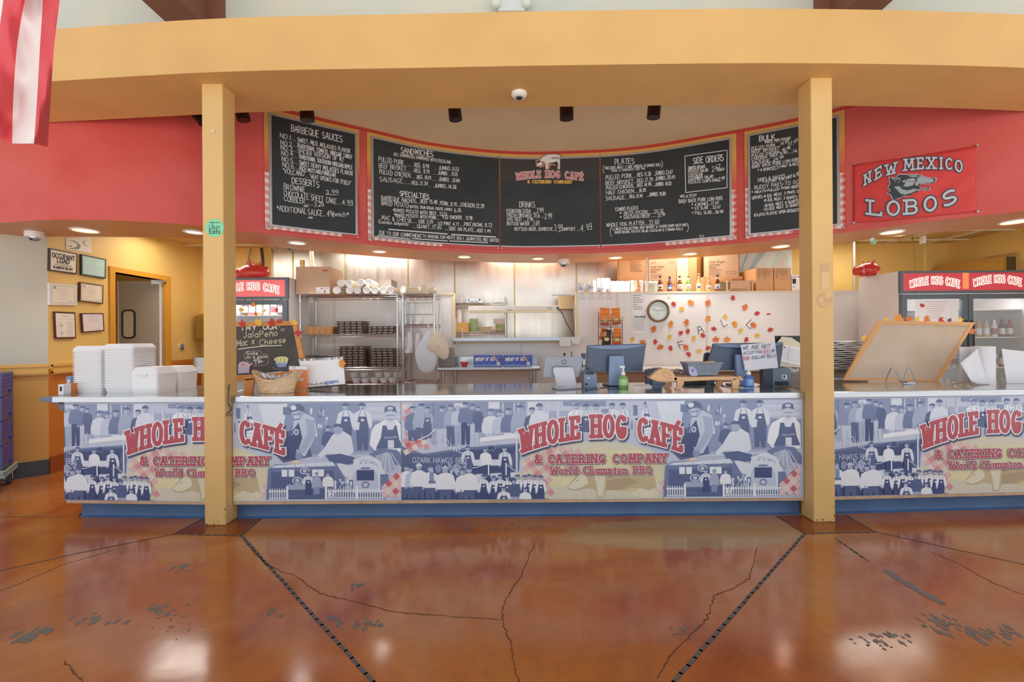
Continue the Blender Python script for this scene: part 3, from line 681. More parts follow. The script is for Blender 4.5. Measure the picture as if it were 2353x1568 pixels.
# sandwiches and specialties
T = menu_board('menu_board', 'wide chalk menu board headed sandwiches and specialties', 843, 1147, 857, 1146.4, .55, 0, sides=(1, 0))
L = [('SANDWICHES', 462, 305, 835, 360, 74, 9), ('(ALL SANDWICHES GARNISHED WITH COLESLAW)', 378, 342, 1038, 438, 42, 5),
 ('PULLED PORK', 205, 408, 493, 452, 64), ('....', 522, 462, 590, 468, 30), ('REG. 8.99', 620, 475, 788, 492, 56), ('. . JUMBO..11.12', 840, 502, 1132, 520, 48),
 ('BEEF BRISKET', 208, 482, 518, 520, 60), ('....', 525, 525, 595, 532, 30), ('REG. 11.19', 620, 538, 792, 555, 52), ('. . .JUMBO . .15.15', 838, 560, 1120, 580, 46),
 ('PULLED CHICKEN', 215, 552, 566, 598, 58), ('....', 575, 600, 645, 608, 30), ('REG. 10.19', 650, 612, 808, 622, 50), ('. . . JUMBO. ..12.04', 828, 630, 1142, 655, 50),
 ('SAUSAGE......', 216, 640, 582, 675, 60), ('REG..11.34', 590, 680, 772, 690, 50), ('. . .JUMBO...14.38', 785, 705, 1102, 728, 48),
 ('SPECIALTIES', 448, 812, 790, 848, 66, 9), ('BARBEQUE NACHOS...', 232, 858, 675, 900, 58), ('BEEF 15.48', 690, 895, 882, 905, 50), ('.PORK..11.91', 905, 915, 1110, 935, 52), ('...CHICKEN..12.39', 1125, 930, 1425, 955, 52),
 ('BAKED POTATO-', 235, 915, 568, 952, 58), ('BUTTER, SOUR CREAM, CHEESE, CHIVES', 570, 950, 1055, 985, 34, 5), ('6.16', 1085, 1000, 1160, 1000, 50),
 ('*BAKED POTATO WITH BEEF...', 372, 995, 905, 1040, 46), ('13.51', 912, 1040, 992, 1042, 48), ('*BAKED POTATO WITH PORK...', 382, 1048, 900, 1084, 40), ('9.52 CHICKEN. . 12.98', 945, 1075, 1292, 1088, 46),
 ('MAC & CHEESE....', 240, 1085, 640, 1128, 54), ('SIDE 3.59', 665, 1128, 832, 1132, 46), ('.....1/2 PINT 4.77', 840, 1145, 1135, 1158, 42), ('....PINT/BOWL 8.72', 1150, 1160, 1518, 1172, 48),
 ('(Contains Jalapenos)', 200, 1130, 548, 1158, 48, 5), ('....QUART..17.45', 598, 1180, 928, 1200, 48), ('....SIDE ON PLATE...ADD 1.49', 975, 1205, 1502, 1240, 44),
 ('DUE TO OUR COMMITMENT', 210, 1262, 700, 1300, 52), ('TO SMOKING OUR MEATS DAILY...QUANTITIES ARE LIMITED', 715, 1295, 1600, 1348, 42, 5)]
def ex(D):
    for a, b, c, d, w in ((320, 1200, 1000, 1255, 14), (1050, 1260, 1560, 1290, 14), (190, 1272, 570, 1312, 11), (590, 1308, 1000, 1335, 11), (1028, 1335, 1470, 1355, 11)): D.stroke([(a, b), (c, d)], w, WHT)
    for a, b, c, d in ((1080, 505, 1135, 508), (1090, 632, 1145, 630), (1040, 722, 1104, 722), (1390, 912, 1428, 910)): D.stroke([(a, b), (c, d)], 4, WHT)
lines(T, zf(830, 290, .1977), [t[:5] + (t[5] * .86,) + t[6:] for t in L], 6, extra=ex)
# drinks, with the printed hog logo
T = menu_board('menu_board', 'centre menu board with the printed hog logo and drinks list', 1147.4, 1379, 1149, 1378, 0, 0, header=fas(1262, 419).z, sides=(0, 0))
L = [('DRINKS', 355, 875, 555, 878, 72, 7), ('FOUNTAIN SODA ....', 190, 945, 562, 948, 46), ('2.99', 582, 948, 662, 945, 60), ('FRESH BREWED TEA ...', 195, 1000, 672, 1008, 46), ('2.99', 680, 1025, 775, 1020, 66),
 ('BIG RED ...', 202, 1050, 440, 1052, 44), ('2.99', 455, 1055, 530, 1055, 42), ('BOTTLED WATER ....', 198, 1105, 535, 1112, 42), ('1.69', 540, 1115, 608, 1112, 64),
 ('BOTTLED BEER...DOMESTIC', 295, 1175, 785, 1178, 40), ('3.99', 800, 1182, 910, 1180, 80), ('IMPORT ...', 922, 1178, 1130, 1175, 40), ('4.99', 1145, 1185, 1285, 1165, 82)]
lines(T, zf(1130, 320, .17857), L, 6, extra=lambda D: (D.stroke([(855, 1195), (915, 1165)], 6, WHT), D.stroke([(1230, 1165), (1295, 1155)], 6, WHT)))
LGR = mat('logo_pink_red', '#D4616A', .5); LGW = mat('logo_white', '#E4E0DD', .5); LGD = mat('logo_line_black', '#1C1A1B', .5); LGY = mat('logo_yellow', '#E0B04A', .5); LGS = mat('logo_shade_tan', '#B98D78', .5)
_c = fas(1262, 380, .0245); D = Draw(lambda x, y, o=0.: planeY(_c.y - .006)(1130 + x * .17857, 320 + y * .17857, o), .0005)
D.poly([(562, 275), (600, 262), (640, 215), (720, 190), (830, 188), (890, 205), (915, 260), (905, 350), (880, 392), (840, 385), (845, 340), (760, 335), (740, 385), (690, 390), (680, 345), (640, 365), (570, 352)], LGS, 1)
D.poly([(580, 325), (605, 300), (625, 258), (660, 222), (720, 195), (800, 190), (860, 197), (892, 225), (895, 300), (885, 340), (888, 380), (858, 382), (862, 335), (838, 298), (770, 308), (735, 300), (722, 340), (722, 380), (694, 382), (700, 330), (680, 290), (655, 305), (640, 335), (590, 342)], LGW, 2)
D.stroke([(580, 325), (605, 300), (625, 258), (660, 222), (720, 195), (800, 190), (860, 197), (892, 225), (897, 300), (885, 340), (888, 380)], 5, LGD, 3)
D.stroke([(895, 222), (905, 208), (890, 205)], 4, LGD, 3); D.poly([(565, 292), (600, 282), (620, 268), (630, 290), (600, 305)], LGD, 3); D.poly([(640, 285), (668, 290), (648, 312)], LGD, 3)
D.poly([(740, 305), (790, 302), (840, 285), (855, 325), (820, 360), (828, 320), (780, 318)], LGD, 3); D.stroke([(640, 335), (660, 322), (690, 335)], 4, LGD, 3)
D.poly([(835, 345), (850, 335), (862, 350), (845, 372)], LGS, 3)
D.build('printed_hog', T); D = Draw(zf(1130, 320, .17857), .001)
for w_, m_, ly in ((22, LGW, 4), (12, LGR, 5)): D.text('WHOLE HOG CAF\u00c9', 318, 522, 1170, 530, 82, w_, m_, ly, 0, True, arch=36, gap=.42)
D.text('& CATERING COMPANY', 462, 563, 1030, 568, 34, 10, LGY, 6, 0, True, gap=.4)
D.build('printed_logo', T)
# plates and side orders
T = menu_board('menu_board', 'wide chalk menu board headed plates with boxed side orders', 1379.6, 1693, 1380.4, 1676, 0, .5, sides=(0, 1))
L = [('PLATES', 218, 445, 440, 436, 72, 8), ('(', 78, 545, 105, 545, 92), ('INCLUDES MEAT, 2 SIDE ORDERS & DINNER ROLL', 105, 505, 755, 462, 36, 5), (')', 750, 485, 775, 480, 74), ('MAKE A SANDWICH ADD 99\u00a2', 178, 532, 565, 505, 28, 4),
 ('PULLED PORK....', 112, 622, 465, 595, 56), ('REG 11.26', 478, 588, 636, 575, 52), ('.JUMBO..13.47', 675, 572, 888, 555, 54),
 ('BEEF BRISKET...', 110, 685, 468, 660, 50), ('REG 17.29', 478, 655, 655, 642, 52), ('JUMBO..20.49', 688, 632, 912, 612, 50),
 ('PULLED CHICKEN....', 116, 738, 468, 712, 48), ('REG 14.99', 478, 708, 636, 695, 48), ('...JUMBO. 16.02', 660, 698, 872, 685, 46),
 ('HALF CHICKEN....', 118, 795, 488, 772, 50), ('16.05', 500, 770, 578, 758, 48), ('SAUSAGE....', 112, 862, 380, 848, 52), ('REG..15.99', 390, 838, 536, 828, 46), ('...JUMBO. 19.80', 590, 818, 805, 805, 48),
 ('SIDE ORDERS', 1125, 438, 1480, 402, 82, 9), ('BAKED BEANS', 1072, 505, 1265, 485, 40), ('POTATO SALAD', 1070, 548, 1298, 525, 40), ('2.67', 1345, 528, 1440, 500, 70), ('EACH', 1415, 525, 1485, 512, 34),
 ('COLESLAW', 1072, 588, 1235, 572, 38), ('CUCUMBER SALAD', 1070, 632, 1358, 598, 38), ('POTATO CHIPS-BAG', 1072, 672, 1422, 640, 40), ('2.99', 1425, 640, 1492, 622, 46),
 ('*PLATES*', 975, 838, 1165, 820, 40), ('BABY BACK PORK LOIN RIBS', 960, 898, 1465, 856, 48), ('* 4 BONES...17.57', 1110, 932, 1422, 908, 38), ('* 1/2 SLAB .. 22.97', 1112, 972, 1442, 955, 38), ('* FULL SLAB....36.98', 1115, 1028, 1472, 1010, 40),
 ('COMBO PLATES', 222, 988, 485, 968, 46), ('* BEEF/PORK....', 275, 1038, 660, 1015, 48), ('20.31', 672, 1018, 778, 1005, 50), ('* SAUSAGE/BEEF.....', 278, 1082, 692, 1052, 44), ('21.99', 715, 1062, 800, 1045, 48),
 ('WHOLE HOG PLATTER....', 118, 1172, 605, 1142, 52), ('32.02', 612, 1150, 730, 1135, 60), ('(', 155, 1272, 185, 1272, 98), ('* 3 MEATS-PULLED PORK, BEEF BRISKET & 4 BONES BABY BACK RIBS,', 178, 1215, 1058, 1160, 34, 5), ('BAKED BEANS, POTATO SALAD, COLESLAW & 2 DINNER ROLLS', 215, 1250, 1005, 1208, 32, 5), (')', 1040, 1222, 1078, 1218, 100), ('<', 1198, 1308, 1252, 1304, 60)]
def ex2(D):
    D.stroke([(1030, 348), (1520, 280), (1520, 715), (1040, 772), (1030, 348)], 9, WHT)
    for a, b, c, d in ((1380, 492, 1435, 478), (1400, 895, 1425, 892), (730, 1002, 782, 995), (680, 1122, 735, 1112)): D.stroke([(a, b), (c, d)], 4, WHT)
lines(T, zf(1370, 290, .1977), [t[:5] + (t[5] * (.86 if t[0] not in '()' else 1),) + t[6:] for t in L], 6, extra=ex2)
# bulk
T = menu_board('menu_board', 'chalk menu board headed bulk, half hidden behind a column', 1711, 1943, 1724, 1924, .5, .25)
L = [('BULK', 300, 485, 460, 462, 70, 10), ('PRICE PER POUND', 360, 508, 628, 462, 34, 6), ('PULLED PORK ...', 215, 578, 520, 532, 42), ('14.99', 525, 530, 605, 502, 44), ('BEEF BRISKET .....', 215, 612, 595, 558, 38), ('27.99', 600, 545, 705, 488, 48),
 ('PULLED CHICKEN...', 218, 652, 540, 605, 38), ('16.99', 545, 592, 625, 568, 40), ('CHICKEN', 218, 690, 378, 665, 38), ('HALF..11.99', 412, 655, 592, 615, 40), ('....14.99', 605, 612, 760, 590, 42), ('SAUSAGE...', 220, 728, 440, 696, 40), ('24.99', 450, 695, 552, 662, 38),
 ('BABY BACK PORK LOIN RIBS', 222, 770, 718, 690, 42), ('* 4 BONES', 282, 806, 440, 782, 36), ('13.57', 440, 792, 515, 765, 54), ('HALF SLAB', 528, 762, 680, 735, 32), ('24.99', 690, 742, 810, 712, 46),
 ('SIDES & SAUCES', 282, 910, 570, 865, 42), ('* 1/2 PINT 4.99', 338, 930, 560, 895, 36), ('PINT-6.95', 582, 892, 722, 842, 44), ('BUDDY PAKS-TO GO', 248, 995, 718, 930, 50), ('* MEATS-PULLED PORK-BEEF', 218, 1040, 722, 970, 34),
 ('SERVES-4-1LB. MEAT, 3 PINTS SIDES', 218, 1100, 780, 1018, 38), ('-8-2LB. MEAT. 3 QUARTS SIDES', 342, 1125, 790, 1075, 38), ('-16-6LB. MEAT. 6 QUARTS-', 348, 1180, 728, 1125, 38), ('-32-12LB. MEAT. 12 QUARTS', 340, 1222, 728, 1165, 38), ('(FAJITA) PLASTIC UPON REQUEST)', 245, 1282, 728, 1222, 38)]
lines(T, zf(1680, 220, .2169), [t[:5] + (t[5] * .78,) + t[6:] for t in L], 5.5)

# ------------------------------------------------------------------ red team banner
def bn(px, py, off=0.): return fas(px, py, .006 + off)
T = thing('banner', 'red cloth banner reading New Mexico Lobos with a wolf head', 'banner', bn(2100, 500))
BR = mat('banner_red_cloth', '#D8423F', .6, noise=.05, nscale=4)
NX, NZ = 34, 16
c = [(1960, 378), (2242, 335), (2243, 487), (1960, 513)]
rows = []
for j in range(NZ + 1):
    v = j / NZ; r = []
    for i in range(NX + 1):
        u = i / NX
        ex_ = c[0][0] * (1 - u) * (1 - v) + c[1][0] * u * (1 - v) + c[2][0] * u * v + c[3][0] * (1 - u) * v
        ey = c[0][1] * (1 - u) * (1 - v) + c[1][1] * u * (1 - v) + c[2][1] * u * v + c[3][1] * (1 - u) * v + 2.2 * math.sin(math.pi * u) * (1 - v) + 1.6 * math.sin(math.pi * u) * v
        dd = (u - 1) * .9 + v * .8
        wv = .010 * math.exp(-((dd - .1) / .09) ** 2) * min(1, (1 - u) * 5 + .2) + .008 * math.exp(-((dd - .33) / .07) ** 2) * u + .004 * math.sin(9 * u + 6 * v) ** 2
        r.append(bn(ex_, ey, wv))
    rows.append(r)
mb = MB(); mb.grid(rows, BR); mb.build('cloth', T, smooth=60, solid=.0015, recalc=False)
BN = mat('banner_navy', '#46505F', .6); BW = mat('banner_silver', '#CED1D8', .6); BDK = mat('banner_wolf_dark', '#33434A', .6)
D = Draw(lambda x, y, o=0.: bn(1920 + x * .21682, 220 + y * .21682, .012 + o), .0007)
for w_, m_, ly in ((36, BN, 0), (17, BW, 1)):
    for k, (x, y) in {'N': (300, 945), 'E': (418, 885), 'W': (525, 842)}.items():
        D.text(k, x + 12, y, x + (62 if k != 'W' else 112), y - (34 if k != 'W' else 26), 104, w_, m_, ly, 0, True)
    for k, x, y, x1, y1 in (('M', 735, 790, 820, 782), ('E', 875, 775, 925, 772), ('X', 980, 770, 1050, 770), ('I', 1112, 772, 1125, 772), ('C', 1172, 776, 1232, 782), ('O', 1272, 795, 1338, 808)): D.text(k, x, y, x1, y1, 112, w_, m_, ly, 0, k not in 'OC')
D.build('arched_lettering', T); D = Draw(lambda x, y, o=0.: bn(1920 + x * .21682, 220 + y * .21682, .012 + o), .0007)
for w_, m_, ly in ((48, BN, 0), (24, BW, 1)):
    for k, x, y, x1, y1 in (('L', 365, 1255, 478, 1268), ('O', 552, 1265, 672, 1262), ('B', 752, 1252, 860, 1245), ('O', 945, 1225, 1062, 1210), ('S', 1140, 1178, 1272, 1130)): D.text(k, x, y, x1, y1, 142, w_, m_, ly, 0, k in 'LB')
D.build('printed_lettering', T); _a, _b = fas(2040, 430), fas(2150, 430); _t = (_b - _a); _n2 = Vector((_t.y, -_t.x, 0)).normalized(); _pl = plane((_a + _b) / 2 + _n2 * .022, _n2)
D = Draw(lambda x, y, o=0.: _pl(1920 + x * .21682, 220 + y * .21682, o), .0007)
wolf = [(545, 1035), (585, 1005), (555, 975), (580, 935), (565, 865), (650, 872), (665, 838), (760, 838), (850, 835), (905, 845), (935, 862), (1000, 872), (1055, 870), (1062, 895), (1040, 925), (1000, 938), (960, 930), (900, 935), (880, 960), (905, 985), (960, 982), (985, 960), (995, 985), (975, 1005), (900, 1012), (840, 1030), (780, 1065), (720, 1060), (690, 1080), (640, 1095), (610, 1110), (600, 1075), (580, 1045)]
cx_, cy_ = 780, 960
D.poly([(cx_ + (x - cx_) * 1.035, cy_ + (y - cy_) * 1.05) for x, y in wolf], BW, 2); D.poly(wolf, BDK, 3)
LTB = mat('wolf_light', '#A9B4BC', .6)
for pl in ([(905, 850), (935, 866), (1000, 876), (1050, 880), (1030, 920), (960, 922), (890, 930), (860, 960), (840, 940), (868, 900), (860, 880)], [(700, 905), (760, 885), (830, 870), (850, 900), (820, 950), (760, 965), (715, 960), (740, 930)], [(760, 845), (850, 842), (890, 858), (830, 862), (790, 858)],
           [(620, 965), (680, 960), (700, 990), (760, 1005), (840, 985), (870, 1000), (820, 1025), (740, 1050), (690, 1040)], [(580, 872), (640, 880), (690, 868), (680, 885), (610, 890)], [(860, 990), (960, 992), (980, 985), (960, 1002), (880, 1008)]): D.poly(pl, LTB, 4)
D.poly([(885, 950), (960, 932), (1005, 930), (985, 955), (940, 968), (905, 980)], mat('wolf_mouth_red', '#C4454A', .6), 5); D.poly([(830, 885), (860, 882), (850, 894)], mat('wolf_eye_red', '#B13A44', .6), 5); D.ell(1040, 880, 12, 8, BDK, 5)
for i in range(7): D.poly([(900 + i * 16, 928), (912 + i * 16, 927), (906 + i * 16, 944)], BW, 6)
for i in range(5): D.poly([(900 + i * 16, 985), (912 + i * 16, 984), (906 + i * 16, 970)], BW, 6)
for i in range(12): x = 600 + i * 22; D.stroke([(x, 905 + 6 * (i % 4)), (x + 22, 890 + 9 * (i % 3))], 6, LTB if i % 2 else BDK, 5)
D.build('printed_wolf', T)
for p in c:
    g = MB(); g.lathe([(.004, -.012), (.011, -.012), (.011, -.016), (.004, -.016)], bn(*p), ALU, 10, 'y'); g.build('grommet', T)
# ------------------------------------------------------------------ serving counter with printed front panels
ZT = .925
def bend(x): return max(0, abs(x) - 2.2) * .05
def bmap(v): return Vector((v.x, v.y + bend(v.x), v.z))
CXL, CXR = -3.47, 5.3
WOODS = mat('counter_edge_wood', '#C9A888', .6, noise=.15, nscale=12)
PNB = mat('print_pale_blue', '#B9C6E2', .3)
TN = [mat('print_tone_%d' % i, c, .3) for i, c in enumerate(['#44537F', '#5A6993', '#7180A8', '#8B99BB', '#A8B3CD', '#C3CCE0', '#DAE1EE', '#EBEFF6'])]
CRM = [mat('print_cream_%d' % i, c, .3) for i, c in enumerate(['#D9D4C0', '#DDD6B8', '#E2D9AC', '#E6DDB4'])]
SEP = [mat('print_sepia_%d' % i, c, .3) for i, c in enumerate(['#B7A585', '#C9B896', '#E3DDC4', '#D8CFA2'])]
GG = [mat('print_gingham_%d' % i, c, .3) for i, c in enumerate(['#C76A72', '#D59AA0', '#E2C3C8', '#DDBEB4', '#E4D6CC'])]
LRD = mat('print_letter_red', '#B8525F', .3); LWH = mat('print_letter_white', '#F0EEF2', .3); LSH = mat('print_letter_shadow', '#4A5573', .3)
FAC = mat('print_face', '#A9B3CE', .3)
k_ = 3.40 / F
def mural(surf, clip, clip2=None):
    D = Draw(surf, .0004); D.step = 8e-6; D.clip = clip; D.clip2 = clip2; R = random.Random(3)
    L = [2]
    def nx():
        L[0] += .05; return L[0]
    def person(u, v, h, shirt, pants, apron=None, hat=None, cut=1., w=1., lean=0., arms=True):
        """head top at v, full figure height h; cut = visible share from the top"""
        hd = h * .07; b = min(223.5, v + h * cut); sw = h * .125 * w; ly = nx()
        def pt(x, y): return (u + x + lean * (y - v), min(y, b))
        ys, yw, yh = v + h * .16, v + h * .48, v + h
        if cut > .52: D.poly([pt(-sw * .75, yw), pt(sw * .75, yw), pt(sw * .7, yh), pt(sw * .12, yh), pt(0, yw + h * .1), pt(-sw * .12, yh), pt(-sw * .7, yh)], TN[pants], ly)
        D.poly([pt(-sw * .35, ys - h * .02), pt(sw * .35, ys - h * .02), pt(sw, ys + h * .035), pt(sw * .95, yw), pt(-sw * .95, yw), pt(-sw, ys + h * .035)], TN[shirt], ly)
        if arms:
            for sg in (-1, 1): D.poly([pt(sg * sw, ys + h * .03), pt(sg * sw * 1.28, ys + h * .2), pt(sg * sw * 1.2, yw), pt(sg * sw * .9, yw), pt(sg * sw * .8, ys + h * .08)], TN[shirt], ly)
            for sg in (-1, 1): D.ell(*pt(sg * sw * 1.08, yw + h * .01), h * .028, h * .03, FAC, ly, 8)
        if apron is not None:
            D.poly([pt(-sw * .5, ys + h * .1), pt(sw * .5, ys + h * .1), pt(sw * .8, ys + h * .3), pt(sw * .75, v + h * .78), pt(-sw * .75, v + h * .78), pt(-sw * .8, ys + h * .3)], TN[apron], ly + .02)
            D.stroke([pt(-sw * .45, ys + h * .1), pt(-sw * .25, ys)], max(.6, h * .01), TN[apron], ly + .02); D.stroke([pt(sw * .45, ys + h * .1), pt(sw * .25, ys)], max(.6, h * .01), TN[apron], ly + .02)
            D.ell(*pt(0, ys + h * .17), h * .035, h * .024, TN[6], ly + .03, 10)
        D.ell(u + lean * hd, v + hd, hd * .82, hd * 1.05, FAC, ly + .02, 10); D.ell(u + lean * hd - hd * .25, v + hd * 1.15, hd * .45, hd * .6, TN[5], ly + .025, 8)
        D.stroke([(u - hd * .4, v + hd * 1.0), (u + hd * .4, v + hd * 1.0)], hd * .16, TN[2], ly + .03); D.stroke([(u - hd * .25, v + hd * 1.6), (u + hd * .25, v + hd * 1.6)], hd * .14, TN[2], ly + .03)
        hc = TN[1 if hat is None else hat]
        D.ell(u + lean * hd, v + hd * .62, hd * .9, hd * .66, hc, ly + .035, 10, 180, 360)
        if hat is not None: D.poly([(u - hd * 1.1, v + hd * .58), (u + hd * 1.1, v + hd * .58), (u + hd * 1.0, v + hd * .78), (u - hd * 1.0, v + hd * .78)], hc, ly + .036)
    def ging(u0, v0, nu, nv, q, ang, reds, keep):
        D.k += 2
        ca, sa = math.cos(math.radians(ang)), math.sin(math.radians(ang)); ly = nx()
        for i in range(nu):
            for j in range(nv):
                m = reds[0] if (i % 2 and j % 2) else (reds[1] if (i % 2 or j % 2) else reds[2])
                pts = [(u0 + ca * x * q - sa * y * q, v0 + sa * x * q + ca * y * q) for x, y in ((i, j), (i + 1, j), (i + 1, j + 1), (i, j + 1))]
                if all(keep(*p) and -1 < p[0] < 918 and 0 <= p[1] <= 224 for p in pts): D.poly(pts, m, None)
        D.k += 23
    def block(pts, t, n=0): D.poly(pts, TN[t], nx())
    # --- soft base tones
    D.rect(0, 0, 917, 224, TN[5], 0)
    for i, t in enumerate((5, 4, 4, 3)): block([(10 + i * 14, 0), (300 - i * 10, 0), (300 - i * 16, 84 - i * 8), (60 + i * 10, 108 - i * 10)], t)
    block([(0, 100), (50, 118), (150, 104), (275, 95), (268, 170), (0, 224)], 2); block([(0, 112), (60, 122), (150, 108), (268, 100), (262, 168), (0, 190)], 1); block([(160, 112), (262, 104), (240, 160), (150, 165)], 0)
    block([(0, 192), (170, 186), (335, 188), (338, 224), (0, 224)], 1); block([(0, 206), (338, 206), (338, 224), (0, 224)], 0)
    block([(170, 166), (300, 160), (330, 172), (330, 186), (170, 182)], 6); block([(190, 175), (330, 172), (330, 186), (190, 186)], 1)
    # --- cream centre with pale gingham
    for i, (rx, ry, t) in enumerate(((172, 76, 0), (160, 68, 0), (146, 60, 1), (128, 50, 2), (100, 36, 3))):
        D.poly([(450 + rx * math.cos(a) * (1.12 if math.sin(a) > 0 else 1), min(223, 168 + ry * math.sin(a))) for a in [6.283 * k / 40 for k in range(40)]], CRM[t], nx())
    D.rect(345, 195, 610, 224, CRM[0], nx())
    def kc_(u, v): return 255 < u < 420 and v > 88 + max(0, (u - 300)) * .12 and v > 240 - u * .55 and v < 395 - abs(u - 330) * .9 and not (u > 352 and v > 150 + (u - 352) * .5)
    ging(270, 140, 20, 26, 13, -35, (GG[1], GG[3], GG[4]), kc_)
    def kc2(u, v): return 565 < u < 690 and v > 150 - (u - 565) * .75 + 10 and v > 90 and u < 700 - max(0, v - 150) * .2 and not (u < 600 and v < 175)
    ging(560, 215, 16, 16, 13, -40, (GG[0], GG[2], GG[4]), kc2)
    # --- hog and cow in sepia
    ly = nx()
    D.poly([(378, 196), (395, 178), (404, 165), (420, 160), (440, 164), (462, 172), (500, 168), (540, 172), (580, 170), (585, 205), (578, 216), (560, 214), (552, 200), (520, 205), (470, 205), (462, 222), (448, 222), (445, 204), (425, 200), (405, 205), (385, 204)], SEP[1], ly)
    D.poly([(380, 196), (398, 180), (408, 168), (424, 170), (428, 188), (412, 198), (392, 203)], SEP[2], ly + .1); D.poly([(440, 166), (468, 172), (462, 218), (450, 218), (448, 196)], SEP[2], ly + .1); D.poly([(396, 166), (380, 160), (398, 158), (408, 166)], SEP[0], ly + .1)
    D.poly([(470, 182), (520, 176), (545, 186), (500, 204), (470, 204)], SEP[0], ly + .1); D.stroke([(386, 200), (400, 205)], 1.2, SEP[0], ly + .2); D.ell(402, 182, 2, 2, SEP[0], ly + .2, 8)
    D.poly([(480, 116), (540, 112), (585, 120), (590, 150), (500, 150), (470, 135)], CRM[3], ly + .05)
    for i in range(9): D.stroke([(400 + i * 18, 222), (404 + i * 18 + R.uniform(-4, 4), 212)], 1.5, SEP[3], ly + .1)
    D.poly([(520, 214), (545, 200), (568, 206), (580, 200), (590, 214), (570, 222), (540, 220)], SEP[2], ly + .2); D.poly([(508, 206), (530, 198), (540, 206), (520, 212)], SEP[3], ly + .2)
    # --- left gingham sweep
    ging(-40, 30, 24, 24, 11.5, -28, (GG[0], GG[1], GG[4]), lambda u, v: (u < 34 - abs(v - 20) * .06 and v < 60) or (60 <= v < 108 and u < 30 + (v - 55) * 1.05 and v < 140 - u * .35) or (v >= 108 and u < 60 and v < 124 - u * .2))
    # --- crowd along the top
    for u, v, h, t in ((70, 0, 14, 3), (122, 2, 10, 6), (200, 0, 16, 6), (258, 0, 20, 3), (290, 0, 40, 6), (312, 2, 14, 5)): D.rect(u, v, u + 26, v + h, TN[t], nx())
    for u in (72, 232, 258, 268): D.rect(u, 2, u + 2.5, 74, TN[6 if u > 100 else 2], nx())
    person(26, 8, 118, 2, 1, cut=.68); person(47, 2, 116, 4, 1, None, 1, .72, 1.15); person(60, 10, 96, 4, 1, 1, None, .75); person(94, 8, 110, 3, 5, None, 1, .92, 1.3); person(113, 6, 100, 4, 1, cut=.95)
    person(130, 6, 96, 5, 4, None, 5, .98, 1.1, .02); person(147, 0, 98, 2, 0, None, 1, 1, 1.1); person(164, 5, 96, 2, 5, cut=.98, lean=.05); person(176, 10, 80, 1, 1, cut=.75)
    D.stroke([(38, 86), (62, 76), (78, 62)], 2, TN[7], nx())
    person(206, 15, 120, 6, 5, None, 2, .55, 1.15); person(226, 18, 116, 5, 4, None, 2, .55); person(246, 14, 118, 2, 6, cut=.56); person(272, 8, 124, 4, 6, cut=.62, w=1.1); person(300, 13, 124, 1, 3, cut=.58); person(317, 4, 122, 6, 3, None, 1, .5, 1.25)
    block([(180, 82), (272, 72), (272, 82), (180, 92)], 7); block([(262, 82), (266, 82), (266, 172), (262, 172)], 6)
    for u0, u1, v0, v1, t in ((340, 392, 22, 46, 4), (342, 400, 46, 52, 2), (352, 388, 40, 46, 6)): block([(u0, v0), (u1, v0), (u1, v1), (u0, v1)], t)
    for u in (336, 357, 360): D.rect(u, 0, u + 2, 40, TN[6], nx())
    block([(372, 0), (470, 0), (470, 12), (372, 10)], 3); D.ell(398, 5, 11, 6, TN[2], nx(), 16); D.ell(398, 5, 9, 4.6, TN[4], nx(), 16)
    person(402, 4, 112, 7, 1, 1, 2, .58, 1.3); person(424, 6, 108, 6, 1, 1, 1, .6); person(447, 6, 108, 6, 1, 1, 1, .62); person(484, 4, 104, 7, 1, 1, 1, .62); person(508, 4, 104, 6, 1, 1, 1, .66); person(564, 2, 106, 6, 1, 1, 1, .72)
    for u, v, w, h, t in ((460, 18, 16, 34, 3), (524, 14, 26, 40, 5), (536, 40, 18, 4, 1), (528, 44, 2, 22, 1), (552, 44, 2, 22, 1), (532, 10, 10, 24, 2)): D.rect(u, v, u + w, v + h, TN[t], nx())
    # --- men working at the dark tent
    person(152, 100, 84, 6, 1, 1, 1, .8, 1.2); person(192, 104, 84, 7, 0, None, 1, .95, 1.1, .04); person(236, 102, 92, 6, 0, 0, 1, .98, 1.1, .05)
    for u, w in ((164, 20), (206, 20)): D.rect(u, 132, u + w, 146, TN[6], nx())
    D.ell(206, 106, 10, 7, TN[3], nx(), 16); D.ell(206, 106, 8.4, 5.6, TN[0], nx(), 16)
    for u in (198, 238): D.rect(u, 140, u + 3, 168, TN[7], nx())
    D.stroke([(150, 152), (170, 150), (198, 142)], 1.6, TN[6], nx()); D.stroke([(241, 144), (262, 160)], 1.6, TN[6], nx())
    ly = nx()
    D.text('AND', 84, 112, 108, 98, 14, 1.6, TN[6], ly); D.text('WE', 118, 112, 138, 116, 15, 1.6, TN[6], ly); D.text('OZARK HAWGS BBQ', 26, 138, 148, 140, 12, 1.6, TN[5], ly)
    for i in range(34):
        a = R.uniform(90, 150); D.stroke([(a, R.uniform(138, 170)), (a + R.uniform(-12, 12), R.uniform(138, 170))], 1.6, TN[R.choice((2, 4, 5, 6))], nx())
    D.ell(126, 152, 9, 11, TN[4], nx(), 14); D.ell(84, 152, 7, 10, TN[3], nx(), 14)
    # --- team with trophies, bottom left
    for u, v, h, s, hat, w in ((12, 142, 108, 7, 1, 1.1), (22, 146, 100, 5, 1, .9), (40, 140, 110, 7, 6, 1.2), (66, 145, 106, 7, 2, 1.15), (100, 146, 112, 7, 5, 1.35), (140, 152, 112, 7, None, 1.0), (155, 148, 112, 7, 1, 1.25)):
        person(u, v, h, s, 1, None, hat, .72, w)
    D.rect(64, 156, 74, 184, TN[3], nx()); D.rect(66, 150, 72, 160, TN[5], nx()); D.rect(62, 180, 78, 186, TN[2], nx())
